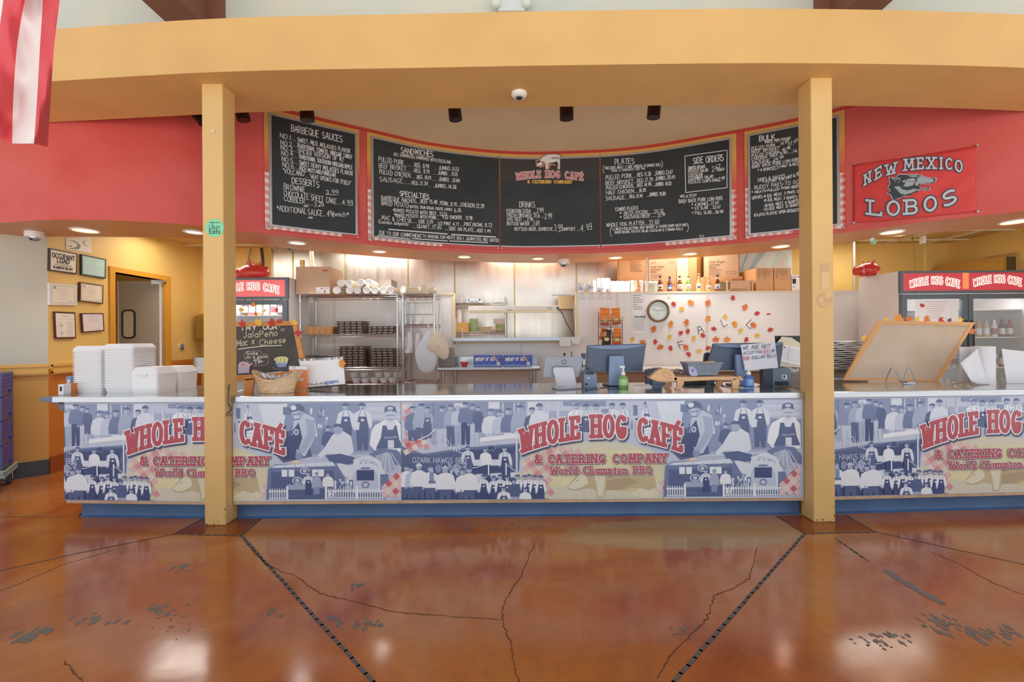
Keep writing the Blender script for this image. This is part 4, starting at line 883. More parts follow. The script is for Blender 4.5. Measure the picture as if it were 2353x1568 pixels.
    # --- apron team, bottom centre
    for u, v in ((188, 166), (211, 169), (226, 166), (242, 169), (266, 167), (282, 168), (292, 166), (305, 168), (319, 169)): person(u, v, 82, 7, 0, 0, 1, .66, 1.0)
    person(258, 176, 86, 1, 4, None, 1, .55, 1.2); person(234, 194, 80, 7, 1, 1, 1, .37, 1.3); person(283, 196, 80, 7, 5, None, 1, .34, 1.2)
    # --- right hand scenes
    for i, t in enumerate((5, 4, 3)): block([(585 + i * 10, 0), (917, 0), (917, 120 - i * 6), (640 + i * 8, 132 - i * 6)], t)
    block([(560, 0), (610, 0), (610, 60), (575, 56)], 5); block([(585, 2), (650, 0), (640, 60), (600, 66)], 6); block([(640, 8), (690, 12), (690, 30), (640, 26)], 2)
    block([(820, 0), (917, 0), (917, 44), (820, 40)], 5)
    for i in range(5): D.stroke([(822, 6 + i * 8), (917, 8 + i * 8)], 1.2, TN[6 if i % 2 else 4], nx())
    for i in range(40): u = R.uniform(655, 740); v = R.uniform(8, 66); D.rect(u, v, u + R.uniform(2, 6), v + R.uniform(5, 16), TN[R.choice((2, 4, 5, 6, 6))], nx())
    for i in range(6): D.rect(592 + i * 5, 54 + (i % 2) * 3, 595 + i * 5, 84, TN[7], nx())
    block([(540, 44), (572, 36), (590, 90), (560, 96)], 7); D.rect(572, 40, 580, 90, TN[7], nx())
    for i in range(5): D.stroke([(544, 52 + i * 8), (590, 50 + i * 9)], 1.8, TN[5], nx())
    block([(618, 74), (690, 52), (706, 122), (640, 136), (620, 116)], 1); block([(628, 82), (660, 74), (680, 128), (640, 130)], 0)
    # cook in cap and long coat
    ly = nx()
    D.poly([(664, 42), (690, 22), (712, 34), (718, 66), (704, 96), (690, 122), (672, 118), (668, 96), (660, 72)], TN[5], ly); D.poly([(662, 62), (676, 44), (684, 80), (674, 108), (660, 96)], TN[0], ly + .02); D.ell(670, 66, 6, 7, TN[6], ly + .03, 12); D.ell(670, 66, 3.6, 4.6, TN[2], ly + .035, 12)
    D.poly([(690, 34), (712, 40), (714, 74), (694, 104), (678, 124), (668, 116), (684, 92), (696, 66)], TN[4], ly + .03); D.ell(676, 126 - 4, 9, 8, TN[3], ly + .04, 10)
    D.ell(674, 22, 13, 16, FAC, ly + .04, 14); D.ell(670, 28, 7, 9, TN[5], ly + .045, 12); D.poly([(652, 14), (660, 4), (676, 1), (688, 8), (690, 20), (676, 16), (660, 20)], TN[1], ly + .05); D.ell(664, 10, 7, 6, TN[6], ly + .055, 10); D.stroke([(664, 26), (680, 24)], 2, TN[1], ly + .06); D.stroke([(668, 37), (678, 36)], 2, TN[1], ly + .06)
    # two men in aprons, squatting pair, big man
    person(784, 0, 120, 6, 1, 1, 1, .86, 1.15); person(822, 0, 120, 6, 1, 1, 1, .9, 1.2); block([(800, 44), (816, 44), (814, 62), (802, 62)], 6)
    person(744, 52, 96, 1, 1, None, 1, .62, 1.1)
    ly = nx()
    D.poly([(752, 74), (774, 62), (796, 76), (802, 112), (790, 122), (768, 118), (740, 116), (724, 128), (720, 118), (736, 100)], TN[6], ly); D.poly([(736, 120), (770, 116), (802, 124), (806, 138), (780, 142), (748, 136)], TN[1], ly + .02); D.ell(766, 60, 11, 13, FAC, ly + .03, 12); D.poly([(752, 56), (760, 47), (774, 48), (780, 58), (766, 54)], TN[1], ly + .04)
    ly = nx()
    D.poly([(842, 66), (850, 52), (872, 40), (902, 40), (914, 56), (915, 112), (852, 112), (838, 96)], TN[7], ly); D.poly([(868, 52), (900, 52), (906, 84), (914, 104), (852, 106), (864, 80)], TN[1], ly + .02); D.poly([(874, 44), (900, 44), (892, 62), (880, 62)], TN[6], ly + .03)
    D.ell(886, 28, 13, 17, TN[5], ly + .03, 14); D.poly([(872, 22), (874, 10), (886, 6), (898, 10), (900, 22), (886, 18)], TN[1], ly + .04); D.ell(886, 13, 7, 4, TN[5], ly + .045, 10); D.stroke([(878, 29), (895, 29)], 2.2, TN[3], ly + .05); D.stroke([(882, 38), (892, 38)], 2, TN[3], ly + .05)
    D.stroke(scrib(872, 82, 902, 80, 4, 12), .9, TN[6], ly + .05); D.rect(880, 86, 894, 104, TN[6], ly + .04)
    block([(836, 118), (860, 104), (900, 108), (917, 128), (917, 148), (860, 130)], 2); block([(850, 122), (880, 112), (900, 150), (880, 160)], 4)
    for i in range(5): D.stroke([(872 + i * 4, 116), (858 + i * 14, 158)], 1.6, TN[6], nx())
    # meat table, smoker drum
    D.poly([(716, 142), (770, 138), (812, 148), (800, 172), (740, 158)], TN[6], nx()); D.ell(832, 146, 34, 24, TN[6], nx(), 24); D.poly([(800, 130), (830, 122), (862, 138), (876, 168), (860, 182), (840, 160), (806, 156)], TN[6], nx()); D.text('GENTLEMEN', 816, 136, 856, 146, 6, .9, TN[4], nx(), arch=4)
    # concession stand
    block([(605, 150), (620, 140), (760, 136), (780, 170), (780, 224), (600, 224)], 2); block([(612, 158), (756, 154), (756, 210), (612, 212)], 1); block([(618, 142), (752, 134), (760, 144), (612, 148)], 6)
    for i in range(6): D.stroke([(622 + i * 23, 141), (616 + i * 25, 148)], 1.2, TN[3], nx())
    for u in (636, 652, 706, 720): D.rect(u, 152, u + 13, 168, TN[7], nx())
    for u, v, r in ((689, 155, 11), (672, 177, 12)):
        D.ell(u, v, r, r * .72, TN[6], nx(), 18); D.ell(u, v, r * .8, r * .55, TN[1], nx(), 18); D.ell(u, v, r * .45, r * .4, TN[5], nx(), 10)
    person(697, 156, 76, 6, 0, 0, 1, .85, 1.15); person(716, 158, 72, 4, 3, None, 3, .95); person(742, 158, 70, 7, 1, None, 1, .66, 1.2); D.rect(648, 186, 690, 198, TN[4], nx())
    # silver trailer
    D.poly([(790, 218)] + [(826 + 38 * math.cos(math.radians(a)), 176 - 40 * math.sin(math.radians(a))) for a in range(180, -1, -12)] + [(866, 218)], TN[6], nx()); D.poly([(798, 214)] + [(828 + 29 * math.cos(math.radians(a)), 174 - 28 * math.sin(math.radians(a))) for a in range(180, -1, -12)] + [(858, 214)], TN[5], nx())
    D.rect(808, 154, 848, 178, TN[0], nx()); D.rect(818, 148, 838, 152, TN[2], nx()); D.rect(790, 176, 800, 216, TN[2], nx()); D.rect(862, 164, 880, 204, TN[2], nx())
    for i in range(3): D.ell(818 + i * 12, 138, 2, 1.3, TN[2], nx(), 8)
    D.ell(828, 188, 9, 8, TN[2], nx(), 14); D.ell(828, 188, 6, 5, TN[5], nx(), 12)
    for i in range(26): u = R.uniform(752, 795); v = R.uniform(172, 200); D.rect(u, v, u + R.uniform(2, 5), v + R.uniform(4, 12), TN[R.choice((1, 3, 5, 6, 7))], nx())
    # picket fences
    block([(606, 206), (650, 206), (650, 224), (606, 224)], 1); block([(738, 206), (872, 206), (872, 224), (738, 224)], 1); block([(650, 214), (740, 208), (740, 224), (650, 224)], 1)
    for u in [608 + i * 5.4 for i in range(8)] + [742 + i * 5.6 for i in range(23)]: D.poly([(u, 222), (u, 197), (u + 1.4, 194), (u + 2.8, 197), (u + 2.8, 222)], TN[6], nx())
    for a, b in ((606, 650), (738, 872)):
        D.rect(a, 200, b, 202.6, TN[7], nx()); D.rect(a, 216, b, 218, TN[6], nx())
    for u in (646, 735, 806): D.rect(u, 190, u + 5, 224, TN[7], nx())
    D.poly([(744, 200), (756, 200), (756, 214), (744, 214)], TN[7], nx()); D.text('2', 748, 212, 752, 212, 9, 1.4, TN[1], nx())
    D.rect(600, 220, 872, 224, TN[5], nx())
    # right gingham
    ging(838, 200, 18, 18, 12, -42, (GG[0], GG[2], GG[4]), lambda u, v: u > 872 - (v - 150) * .22 and v > 150 + (905 - u) * .55 and v > 136)
    # --- lettering
    ly = nx() + .5
    def arch(t, m, w, dx, dy, l, h=46): D.text(t, 275, 114, 640, 114, h, w, m, l, 0, True, arch=34, gap=.42, dx=dx, dy=dy, fan=.05)
    arch('WHOLE HOG CAF\u00c9', LSH, 15, 3, 4, ly); arch('WHOLE HOG CAF\u00c9', LWH, 14.5, 0, 0, ly + .3); arch('WHOLE HOG CAF\u00c9', LRD, 9.5, 0, 0, ly + .6)
    for t, a, b, v, h, w, g in (('& CATERING COMPANY', 306, 606, 140, 17.5, 4.6, .42), ('World Champion BBQ', 342, 572, 165, 15, 3.4, .32)):
        D.text(t, a, v, b, v, h, w + 1.6, LSH, ly + .7, 0, True, gap=g, dx=1.4, dy=1.6); D.text(t, a, v, b, v, h, w + 1.6, LWH, ly + .9, 0, True, gap=g); D.text(t, a, v, b, v, h, w, LRD, ly + 1.1, 0, True, gap=g)
    return D
XM = P(923, 1035, 3.40).x; ZP = P(1380, 922, 3.40).z
def counter(name, label, x0, x1, u0, clip, notch=None, toe0=0., panels=1):
    T = thing(name, label, 'counter', ((x0 + x1) / 2, 3.8, 0), 'counter sections with printed front panels')
    t = MB(); t.box(x0, x1, 3.386, 4.19, ZT - .043, ZT, STEELT)
    if notch: t.box(x1, notch, 3.475, 4.19, ZT - .043, ZT, STEELT)
    t.map(bmap).build('countertop', T, bevel=.004)
    t = MB(); t.box(x0, x1, 3.38, 3.3855, ZT - .043, ZT, STEEL); t.map(bmap).build('edge_band', T, bevel=.002)  # countertop's front face, kept in the darker steel against glare
    bx0 = x0 + (.09 if toe0 else 0); bx1 = x1 - (0.0 if x1 < 5 else .05)
    b = MB(); b.box(bx0, bx1, 3.404, 4.12, .118, ZT - .043, FRP); b.map(bmap).build('base_cabinet', T)
    w = MB(); w.box(bx0, bx1, 3.398, 3.404, .118, .142, WOODS); w.map(bmap).build('wood_lip', T)
    k = MB(); a0 = bx0 + toe0; n = 24
    k.grid([[Vector((a0 + (bx1 - a0) * i / n, y, z)) for i in range(n + 1)] for y, z in ((3.452, .118), (3.452, .03), (3.447, .012), (3.43, .002), (3.43, 0.0))], COVE)
    if toe0: k.grid([[Vector((x, y, z)) for y in (3.43 if z < .01 else 3.452, 4.1)] for x, z in ((a0, .118), (a0, .03), (a0 - .012, .0))], COVE)
    k.map(bmap); k.build('toe_kick', T, smooth=30)
    def surf(u, v, o=0.):
        x = u0 + u * k_; return Vector((x, 3.3965 - o + bend(x), ZP - v * k_))
    pn = MB(); c = clip or 0; xs_ = [u0 + c * k_ + (bx1 - u0 - c * k_) * i / 12 for i in range(13)]
    pn.grid([[Vector((x, 3.3965 + bend(x), z)) for x in xs_] for z in (ZP + .01, ZP - 225 * k_)], PNB); p_ = pn.build('printed_panel', T)
    m = mural(surf, clip, (bx1 - u0) / k_); m.build('printed_artwork', p_)
    return T, surf
LC, LS = counter('counter', 'short counter section at the end, carrying the stacks of foam boxes', CXL, -2.24, XM - 911 * k_, 911 - (923 - 131), -2.085, .07)
# the same print runs on past the column to the next joint
def surf2(u, v, o=0.): return Vector((XM - 911 * k_ + u * k_, 3.3965 - o, ZP - v * k_))
MC, MS = counter('counter', 'long middle counter section between the two yellow columns', -2.08, 2.16, XM, None)
m2 = MB(); x2 = -2.08; c2 = (x2 - (XM - 911 * k_)) / k_
m2.grid([[Vector((x, 3.3965, z)) for x in (x2, XM - .004)] for z in (ZP + .01, ZP - 225 * k_)], PNB); p2 = m2.build('printed_panel', MC)
mural(surf2, c2, 910).build('printed_artwork', p2)
RC, RS = counter('counter', 'counter section beyond the second column, under the tilted whiteboard', 2.325, CXR, XM + 932 * k_, (2.325 - (XM + 932 * k_)) / k_)
for s_ in (MC, RC): pass
# moulded push handle at the counter's open end
GP = mat('grey_moulded_plastic', '#6E7787', .4); T = LC
hb = MB(); yb_ = bend(-3.5)
hb.prism([(-3.46, 3.42 + yb_, .915), (-3.6, 3.43 + yb_, .917), (-3.625, 3.43 + yb_, .905), (-3.62, 3.43 + yb_, .885), (-3.54, 3.43 + yb_, .872), (-3.46, 3.42 + yb_, .862)], (0, .34, 0), GP)
hb.prism([(-3.52, 3.44 + yb_, .875), (-3.405, 3.44 + yb_, .865), (-3.405, 3.44 + yb_, .85), (-3.44, 3.44 + yb_, .84), (-3.445, 3.44 + yb_, .81), (-3.475, 3.44 + yb_, .81), (-3.49, 3.44 + yb_, .84)], (0, .03, 0), GP)
h_ = hb.build('push_handle', T, bevel=.006); tag(h_, 'dark grey moulded handle')
r = MB(); r.tube([(-3.47, 3.455 + yb_, .815), (-3.385, 3.455 + yb_, .812)], .008, mat('white_rod', '#E8E6E2', .4), 8); r.build('support_rod', T)
# ------------------------------------------------------------------ things on the counter
def YC(py, px=CX, z=ZT): return (H - z) / -uv(px, py)[1]          # depth of a foot standing on the counter
FOAM = mat('white_foam', '#F1F0F2', .5); FOAM2 = mat('white_foam_shade', '#E6E6E8', .55)
def shell(w, d, h, t, lip, z0=0.):
    """open nested foam tray: tapered walls with a rolled rim"""
    m = MB()
    def ring(a, b, z, r=.02):
        return [Vector((x, y, z)) for x, y in rrect(0, 0, a, b, min(r, a * .2), 3)]
    R0, R1, R2, R3 = ring(w - 2 * t, d - 2 * t, z0), ring(w, d, z0 + h), ring(w + lip, d + lip, z0 + h), ring(w + lip, d + lip, z0 + h + .007)
    n = len(R0); m.poly(R0, FOAM)
    for A, B in ((R0, R1), (R1, R2), (R2, R3)):
        m.add(A + B, [(i, (i + 1) % n, n + (i + 1) % n, n + i) for i in range(n)], FOAM)
    return m
def foam_stack(px0, px1, ybase, n, sp, name, lab):
    y0 = YC(ybase, px0); x0, x1 = PX(px0, y0, ybase), PX(px1, y0, ybase); w = x1 - x0; c = Vector(((x0 + x1) / 2, y0 + w / 2, ZT))
    m = shell(w - .012, w - .012, .05, .01, .012); o = m.build(name, smooth=30, recalc=False); o.location = c; TR[o.name] = c.copy()
    tag(o, 'white foam container at the bottom of %s' % lab, 'foam container', 'foam containers in ' + lab)
    for i in range(1, n):
        dup(o, c + Vector((random.uniform(-.0007, .0007), random.uniform(-.0007, .0007), i * sp)), 'white foam container, %s from the bottom of %s' % (ORD[min(i, 24)], lab))
    top = c + Vector((0, 0, n * sp + .057 - sp))
    # upturned shell closing the stack
    t = MB(); R0 = [Vector((x, y, top.z + .001)) for x, y in rrect(c.x, c.y, w, w, .02, 3)]; R1 = [Vector((x, y, top.z + .012)) for x, y in rrect(c.x, c.y, w, w, .02, 3)]; R2 = [Vector((x, y, top.z + .04)) for x, y in rrect(c.x, c.y, w * .86, w * .86, .02, 3)]
    k = len(R0)
    for A, B in ((R0, R1), (R1, R2)): t.add(A + B, [(i, (i + 1) % k, k + (i + 1) % k, k + i) for i in range(k)], FOAM)
    t.poly(R2, FOAM); o2 = t.build(name, loc=top, smooth=30, recalc=False); tag(o2, 'upturned white foam lid closing %s' % lab, 'foam container', 'foam containers in ' + lab)
foam_stack(164, 233, 904, 18, .0165, 'foam_container', 'the outer counter stack')
foam_stack(234, 306, 904, 19, .0165, 'foam_container', 'the taller inner counter stack')
def foam_box(px0, px1, yb, hpx, lab):
    y0 = YC(yb, px0); x0, x1 = PX(px0, y0, yb), PX(px1, y0, yb); w = x1 - x0; hh = hpx / F * y0; c = Vector(((x0 + x1) / 2, y0 + w / 2, ZT)); T = thing('foam_box', lab, 'foam container', c, 'closed foam boxes on the counter')
    b = MB()
    def lay(z, s): return [Vector((x, y, ZT + z)) for x, y in rrect(c.x, c.y, w * s, w * s, .02, 3)]
    def band_(m, L):
        k = len(L[0])
        for A, B in zip(L, L[1:]): m.add(A + B, [(i, (i + 1) % k, k + (i + 1) % k, k + i) for i in range(k)], FOAM)
    L = [lay(0, .94), lay(hh * .7, 1.0)]; band_(b, L); b.poly(L[0], FOAM); b.build('body', T, smooth=30, recalc=False)
    l = MB(); L = [lay(hh * .7, 1.02), lay(hh * .745, 1.02), lay(hh, .8)]; band_(l, L); l.poly(L[-1], FOAM); l.build('lid', T, smooth=30, recalc=False)
    t = MB(); t.box(c.x - .03, c.x + .03, c.y - w * .51 - .008, c.y - w * .505, ZT + hh * .66, ZT + hh * .74, FOAM2); t.build('locking_tab', T)
foam_box(297, 362, 905, 60, 'closed white foam box with sloped lid in front of the low pair')
foam_box(352, 414, 896.4, 53, 'smaller closed white foam box behind the sloped-lid one')
# sauce packet boxes
PKW, PKO, PKB = mat('packet_box_white', '#E9E6EA', .5), mat('packet_box_orange', '#D98336', .5), mat('packet_box_blue', '#7E96B8', .5)
for lab, a, b, y0, y1, Yy, m in (('little white box with a dark label at the counter end', 134, 146, 884, 907, 3.56, PKW), ('little orange packet box beside the foam stacks', 147, 162, 882, 905, 3.62, PKO), ('little blue-topped box behind the orange packet box', 152, 164, 866, 903, 3.78, PKB)):
    x0, x1 = PX(a, Yy, y1), PX(b, Yy, y1); T = thing('packet_box', lab, 'box', ((x0 + x1) / 2, Yy, ZT)); q = MB(); q.box(x0, x1, Yy, Yy + .06, ZT, PZ(a, y0, Yy), m); q.build('carton', T)
    l = MB(); z = PZ(a, y0, Yy); l.box(x0 + .012, x1 - .012, Yy - .0015, Yy, ZT + (z - ZT) * .35, ZT + (z - ZT) * .8, {PKW: BLK, PKO: mat('packet_gold', '#E7B26A', .5), PKB: PKW}[m]); l.build('printed_label', T)

# maple leaf cut-outs
LEAFC = {'red': mat('leaf_red', '#C8403C', .6, noise=.1, nscale=40), 'orange': mat('leaf_orange', '#E07A3E', .6, noise=.1, nscale=40), 'amber': mat('leaf_amber', '#E8963C', .6, noise=.1, nscale=40), 'yellow': mat('leaf_yellow', '#EFC04E', .6, noise=.1, nscale=40), 'dark': mat('leaf_dark', '#6B4A48', .6)}
LEAF = [(0, -.5), (.04, -.22), (.32, -.34), (.27, -.2), (.5, -.02), (.4, .04), (.46, .22), (.27, .17), (.2, .24), (.15, .1), (.17, .32), (.1, .3), (0, .5)]
LEAF = LEAF + [(-x, y) for x, y in LEAF[-2:0:-1]]
def leaf(surf, px, py, sz, col, lab, group, rot=None, tilt=.0, off=.002):
    a = random.uniform(0, 6.28) if rot is None else rot; ca, sa = math.cos(a), math.sin(a)
    o0 = surf(px, py, off); sx = (surf(px + 1, py, off) - o0); sy = (surf(px, py - 1, off) - o0); nv = sx.cross(sy).normalized()
    if nv.y > 0: nv = -nv
    mid = o0; pts = []
    for x, y in LEAF:
        X, Y_ = (x * ca - y * sa) * sz, (x * sa + y * ca) * sz; r = math.hypot(x, y)
        pts.append(o0 + sx * X + sy * Y_ * (1 - tilt) + nv * (r * r * sz * sx.length * .35))
    m = MB(); n = len(pts); m.add([mid + nv * .001] + pts, [(0, 1 + i, 1 + (i + 1) % n) for i in range(n)], LEAFC[col])
    o = m.build('paper_leaf', loc=o0, recalc=False); return tag(o, lab, 'leaf', group)

# chalkboard easel
WD = mat('orange_pine', '#DB914E', .5, noise=.1, nscale=14); BRD = mat('easel_chalkboard', '#4B4640', .6, hex2='#555049', nscale=5)
T = thing('chalkboard_easel', 'wooden easel chalkboard advertising jalapeno mac and cheese', 'sign', (PX(600, 3.74, 880), 3.74, ZT))
ep = plane((0, 3.83, ZT), (0, -1, .28))
b = MB(); b.poly([ep(*p, .0) for p in ((505, 750), (672, 746), (691, 848), (520, 868))], BRD); b.build('chalk_panel', T, recalc=False)
f = MB()
for q in (((498, 741), (672, 738), (676, 748), (498, 752)), ((672, 738), (680, 740), (704, 848), (692, 850)), ((505, 872), (700, 850), (700, 858), (505, 884))):
    a = [ep(*p, .008) for p in q]; f.prism(a, (0, .022, 0), WD)
f.build('wooden_frame', T, recalc=True)
for q in (((563, 872), (583, 870), (578, 906), (560, 906)), ((690, 856), (702, 854), (712, 893), (703, 893))):
    l = MB(); Yq = 3.60 if q[0][0] < 600 else 3.86; l.prism([P(*p, Yq) for p in q], (0, .025, 0), WD)
    l.map(lambda v: Vector((v.x, v.y, max(v.z, ZT)))); l.build('leg', T)
l = MB(); l.prism([P(*p, 3.60) for p in ((505, 866), (584, 862), (584, 872), (505, 882))], (0, .09, 0), WD); l.build('ledge', T)
PNK = mat('pink_chalk', '#D896A8', .8); PYL = mat('yellow_chalk', '#D9D69A', .8); PBL = mat('blue_chalk', '#8FA9D2', .8); WCH = mat('chalk_marker_white', '#E6E1D2', .8); CCH = mat('chalk_marker_cream', '#D9D6B0', .8)
D = Draw(lambda x, y, o=0.: ep(540 + x * .12116, 730 + y * .12116, .002 + o), .0006)
D.text('TRY', 105, 240, 405, 225, 75, 22, WCH, 0, .2); D.text('OUR', 535, 222, 795, 218, 72, 20, WCH, 0, .2); D.text(':', 835, 190, 850, 190, 44, 12, WCH, 0); D.stroke([(870, 245), (895, 205)], 10, WCH); D.stroke([(905, 262), (940, 208)], 10, WCH)
D.text('JalaPe\u00f1o', 160, 385, 805, 345, 112, 13, CCH, 0, .4); D.text('Mac x', 30, 555, 365, 500, 120, 13, CCH, 0, .3); D.text('Cheese', 470, 535, 960, 470, 112, 13, CCH, 0, .4); D.stroke([(60, 602), (250, 575), (560, 540), (885, 530)], 16, WCH)
D.stroke([(240, 830), (185, 780), (180, 690), (230, 640), (480, 632), (520, 690), (600, 690), (640, 740), (635, 860), (560, 905), (370, 920), (330, 870), (300, 850), (240, 830)], 8, PNK)
D.text('Side', 218, 715, 435, 705, 66, 10, WCH, 0, .3); D.text('on a plate', 215, 780, 612, 765, 58, 9, WCH, 0, .3); D.text('ADD', 350, 835, 480, 815, 44, 9, WCH, 0, .3); D.text('1.49-', 385, 890, 545, 855, 50, 10, WCH, 0, .3)
D.ell(880, 955, 172, 34, PBL, 0, 24); D.ell(880, 952, 160, 28, BRD, 1, 24); D.poly([(755, 850), (1005, 850), (960, 940), (820, 945)], PBL, 2); D.poly([(735, 800), (770, 760), (860, 738), (960, 742), (1010, 770), (1010, 810), (980, 870), (940, 845), (900, 880), (850, 850), (800, 870), (770, 830)], PYL, 3)
for i in range(9): D.stroke([(790 + i * 24, 775 + (i % 3) * 8), (800 + i * 23, 840)], 5, BRD if i % 3 == 0 else PYL, 4)
D.stroke([(1000, 925), (1140, 880)], 6, PBL, 3)
D.poly([(60, 900), (90, 850), (160, 830), (240, 850), (290, 900), (270, 1000), (280, 1050), (60, 1060)], mat('chalk_pig_pink', '#C9B0BC', .8), 2); D.ell(150, 900, 42, 26, PNK, 3, 14); D.poly([(250, 870), (320, 870), (325, 905), (270, 915)], PNK, 3)
for x, y in ((130, 885), (168, 885), (136, 905), (160, 905)): D.ell(x, y, 6, 6, BRD, 4, 8)
for i in range(5): D.stroke([(80 + i * 40, 950), (90 + i * 36, 1040)], 5, PBL, 4)
D.build('chalk_drawing', T)
for px, py, s_, c_, l_ in ((557, 745, 20, 'red', 'red paper leaf on the chalkboard top rail beside the column'), (594, 742, 22, 'yellow', 'yellow paper leaf on the chalkboard top rail'), (625, 742, 22, 'red', 'red paper leaf at the middle of the chalkboard top rail'), (642, 738, 15, 'red', 'small red paper leaf overlapping another on the chalkboard rail'), (676, 742, 19, 'yellow', 'yellow paper leaf on the chalkboard corner'), (686, 766, 20, 'red', 'red paper leaf on the slanted side of the chalkboard')):
    leaf(ep, px, py, s_, c_, l_, 'paper leaves on the chalkboard easel', off=.013)

# wicker basket with napkins
WK = mat('wicker_cane', '#DDBD98', .6, noise=.2, nscale=60)
Yb = 3.50; yc = Yb + .1; bkx, w = PX(636, yc, 890), 106 / F * yc
T = thing('wicker_basket', 'pale wicker basket holding folded white napkins', 'basket', (bkx, yc, ZT))
m = MB(); n, K = 48, 12; rows = []
for i in range(K + 1):
    v = i / K; r = []
    for k in range(n + 1):
        t = 6.2832 * k / n; rim = .135 + .035 * math.cos(2 * t); hh = v * rim
        s_ = .70 + .30 * v ** 1.2 + .02 * ((i + k) % 2)
        r.append(Vector((bkx + w / 2 * s_ * math.cos(t), yc + .095 * s_ * math.sin(t), ZT + .003 + hh)))
    rows.append(r)
m.grid(rows, WK); m.poly([rows[0][k] for k in range(n)], WK); m.build('woven_body', T, solid=.004, recalc=False)
r = MB(); r.tube([p + Vector((0, 0, .003)) for p in rows[-1]], .0055, WK, 6, False); r.build('rim', T, smooth=1, recalc=False)
NAP = mat('white_napkin', '#E4E4EC', .7)
for i, (dx, dz, rx) in enumerate(((-.085, .135, .2), (-.035, .122, .1), (.02, .12, -.1), (.075, .13, -.25))):
    q = MB(); rr = []
    for a in range(5):
        rr.append([Vector((bkx + dx + (b_ - 2) * .012 + a * .002, yc + (a - 2) * .022, ZT + dz + rx * (b_ - 2) * .03 * -1 + .008 * math.sin(a * 1.7 + i) + .012 * math.sin(b_ * 1.4 + i))) for b_ in range(5)])
    q.grid(rr, NAP); o = q.build('napkin', loc=(bkx + dx, yc, ZT + dz), solid=.004, recalc=False, smooth=60); tag(o, 'folded white napkin, %s of four in the wicker basket' % ORD[i], 'napkin', 'napkins in the basket')
# orange pick-up sign
ORS = mat('sign_orange', '#EE8F56', .5); SGW = mat('sign_white', '#F0EEEE', .5); MK = mat('marker_black', '#3A3A42', .6); MKB = mat('marker_blue', '#4B5FBF', .6); MKR = mat('marker_red', '#D9727A', .6)
Ys = 3.725; T = thing('pickup_sign', 'orange pick up here sign with white header', 'sign', (PX(685, Ys, 890), Ys, ZT))
sp_ = plane((0, Ys, ZT), (0, -1, .12)); q = MB(); q.prism([sp_(*p) for p in ((664, 842), (706, 842), (706, 893), (664, 896))], (0, .006, 0), ORS); q.prism([sp_(*p, .001) for p in ((664, 842), (706, 842), (706, 850), (664, 850))], (0, .003, 0), SGW); q.build('panel', T)
q = MB(); q.box(PX(670, Ys, 897), PX(704, Ys, 897), Ys - .02, Ys + .06, ZT, ZT + .012, mat('sign_foot_wood', '#D9A678', .5)); q.build('foot', T)
D = Draw(lambda x, y, o=0.: sp_(540 + x * .12116, 730 + y * .12116, .003 + o), .0005)
D.text('PICK', 1110, 1065, 1280, 1065, 46, 12, SGW, 0, gap=.3); D.text('UP', 1150, 1135, 1248, 1135, 46, 12, SGW, 0, gap=.3); D.text('HERE', 1120, 1200, 1290, 1200, 46, 12, SGW, 0, gap=.3); D.ell(1125, 960, 24, 16, MKR, 0, 14, 180, 360); D.build('lettering', T)
# white out-of-stock board
Yw = 3.785; T = thing('whiteboard_sign', 'white board with handwritten notice of items out of stock', 'sign', (PX(740, Yw, 890), Yw, ZT))
wp = plane((0, Yw, ZT), (0, -1, .2)); q = MB(); q.prism([wp(*p) for p in ((686, 826), (787, 820), (793, 884), (700, 893))], (0, .012, 0), SGW); q.build('board', T)
q = MB(); q.prism([wp(*p, .002) for p in ((702, 891), (793, 883), (793, 886), (702, 895))], (0, .016, 0), MK); q.build('bottom_edge', T)
q = MB(); q.prism([(PX(760, Yw, 890), Yw + .03, ZT), (PX(760, Yw, 890), Yw + .14, ZT), (PX(760, Yw, 890), Yw + .05, ZT + .14)], (.006, 0, 0), SGW); q.build('prop', T)
D = Draw(lambda x, y, o=0.: wp(540 + x * .12116, 730 + y * .12116, .001 + o), .0005)
D.text('WE ARE CURRENTLY OUT OF:', 1232, 822, 2022, 785, 50, 8, MK, 0, .6); D.stroke(scrib(1435, 1290, 1690, 1258, 40, 22), 5, MK); D.text('DESSERTS', 1695, 1265, 1960, 1235, 44, 9, MKB, 0, .5); D.stroke(scrib(1510, 1328, 1780, 1292, 34, 20), 4, MK); D.ell(1395, 1265, 22, 14, MKR, 0, 10); D.build('handwriting', T)
leaf(wp, 786, 836, 22, 'amber', 'amber paper leaf stuck to the corner of the white notice board', 'paper leaves on the chalkboard easel', off=.006)

# ------------------------------------------------------------------ tills
GRY = mat('device_grey', '#8F929E', .35, .3); GRL = mat('device_light_grey', '#BFBEC6', .35, .2); NVY = mat('monitor_slate', '#46566E', .32); NVL = mat('monitor_slate_light', '#7F93B4', .35); DKG = mat('device_dark', '#3E4654', .4); BK2 = mat('device_black', '#20242B', .4)
def slabpx(pts, Y, th, m, lean=0.): 
    q = MB(); pl = plane((0, Y, ZT), (0, -1, lean)); return q.prism([pl(*p) for p in pts], (0, th, 0), m)
Yp = YC(890, 1300)
T = thing('point_of_sale_tablet', 'grey tablet till seen from behind with a square emblem', 'till', (PX(1298, Yp, 890), Yp, ZT))
slabpx([(1256, 820), (1336, 820), (1340, 824), (1332, 864), (1328, 868), (1250, 868), (1247, 864), (1253, 823)], Yp + .06, .016, GRY).build('screen', T, bevel=.003)
slabpx([(1274, 844), (1314, 844), (1318, 848), (1326, 888), (1280, 890), (1270, 850)], Yp, .012, GRL).build('stand_plate', T, bevel=.004)
q = MB(); q.box(PX(1274, Yp, 890), PX(1325, Yp, 890), Yp, Yp + .12, ZT, ZT + .008, GRL); q.build('stand_base', T)
pl = plane((0, Yp + .06, ZT), (0, -1, 0)); D = Draw(pl, .0006)
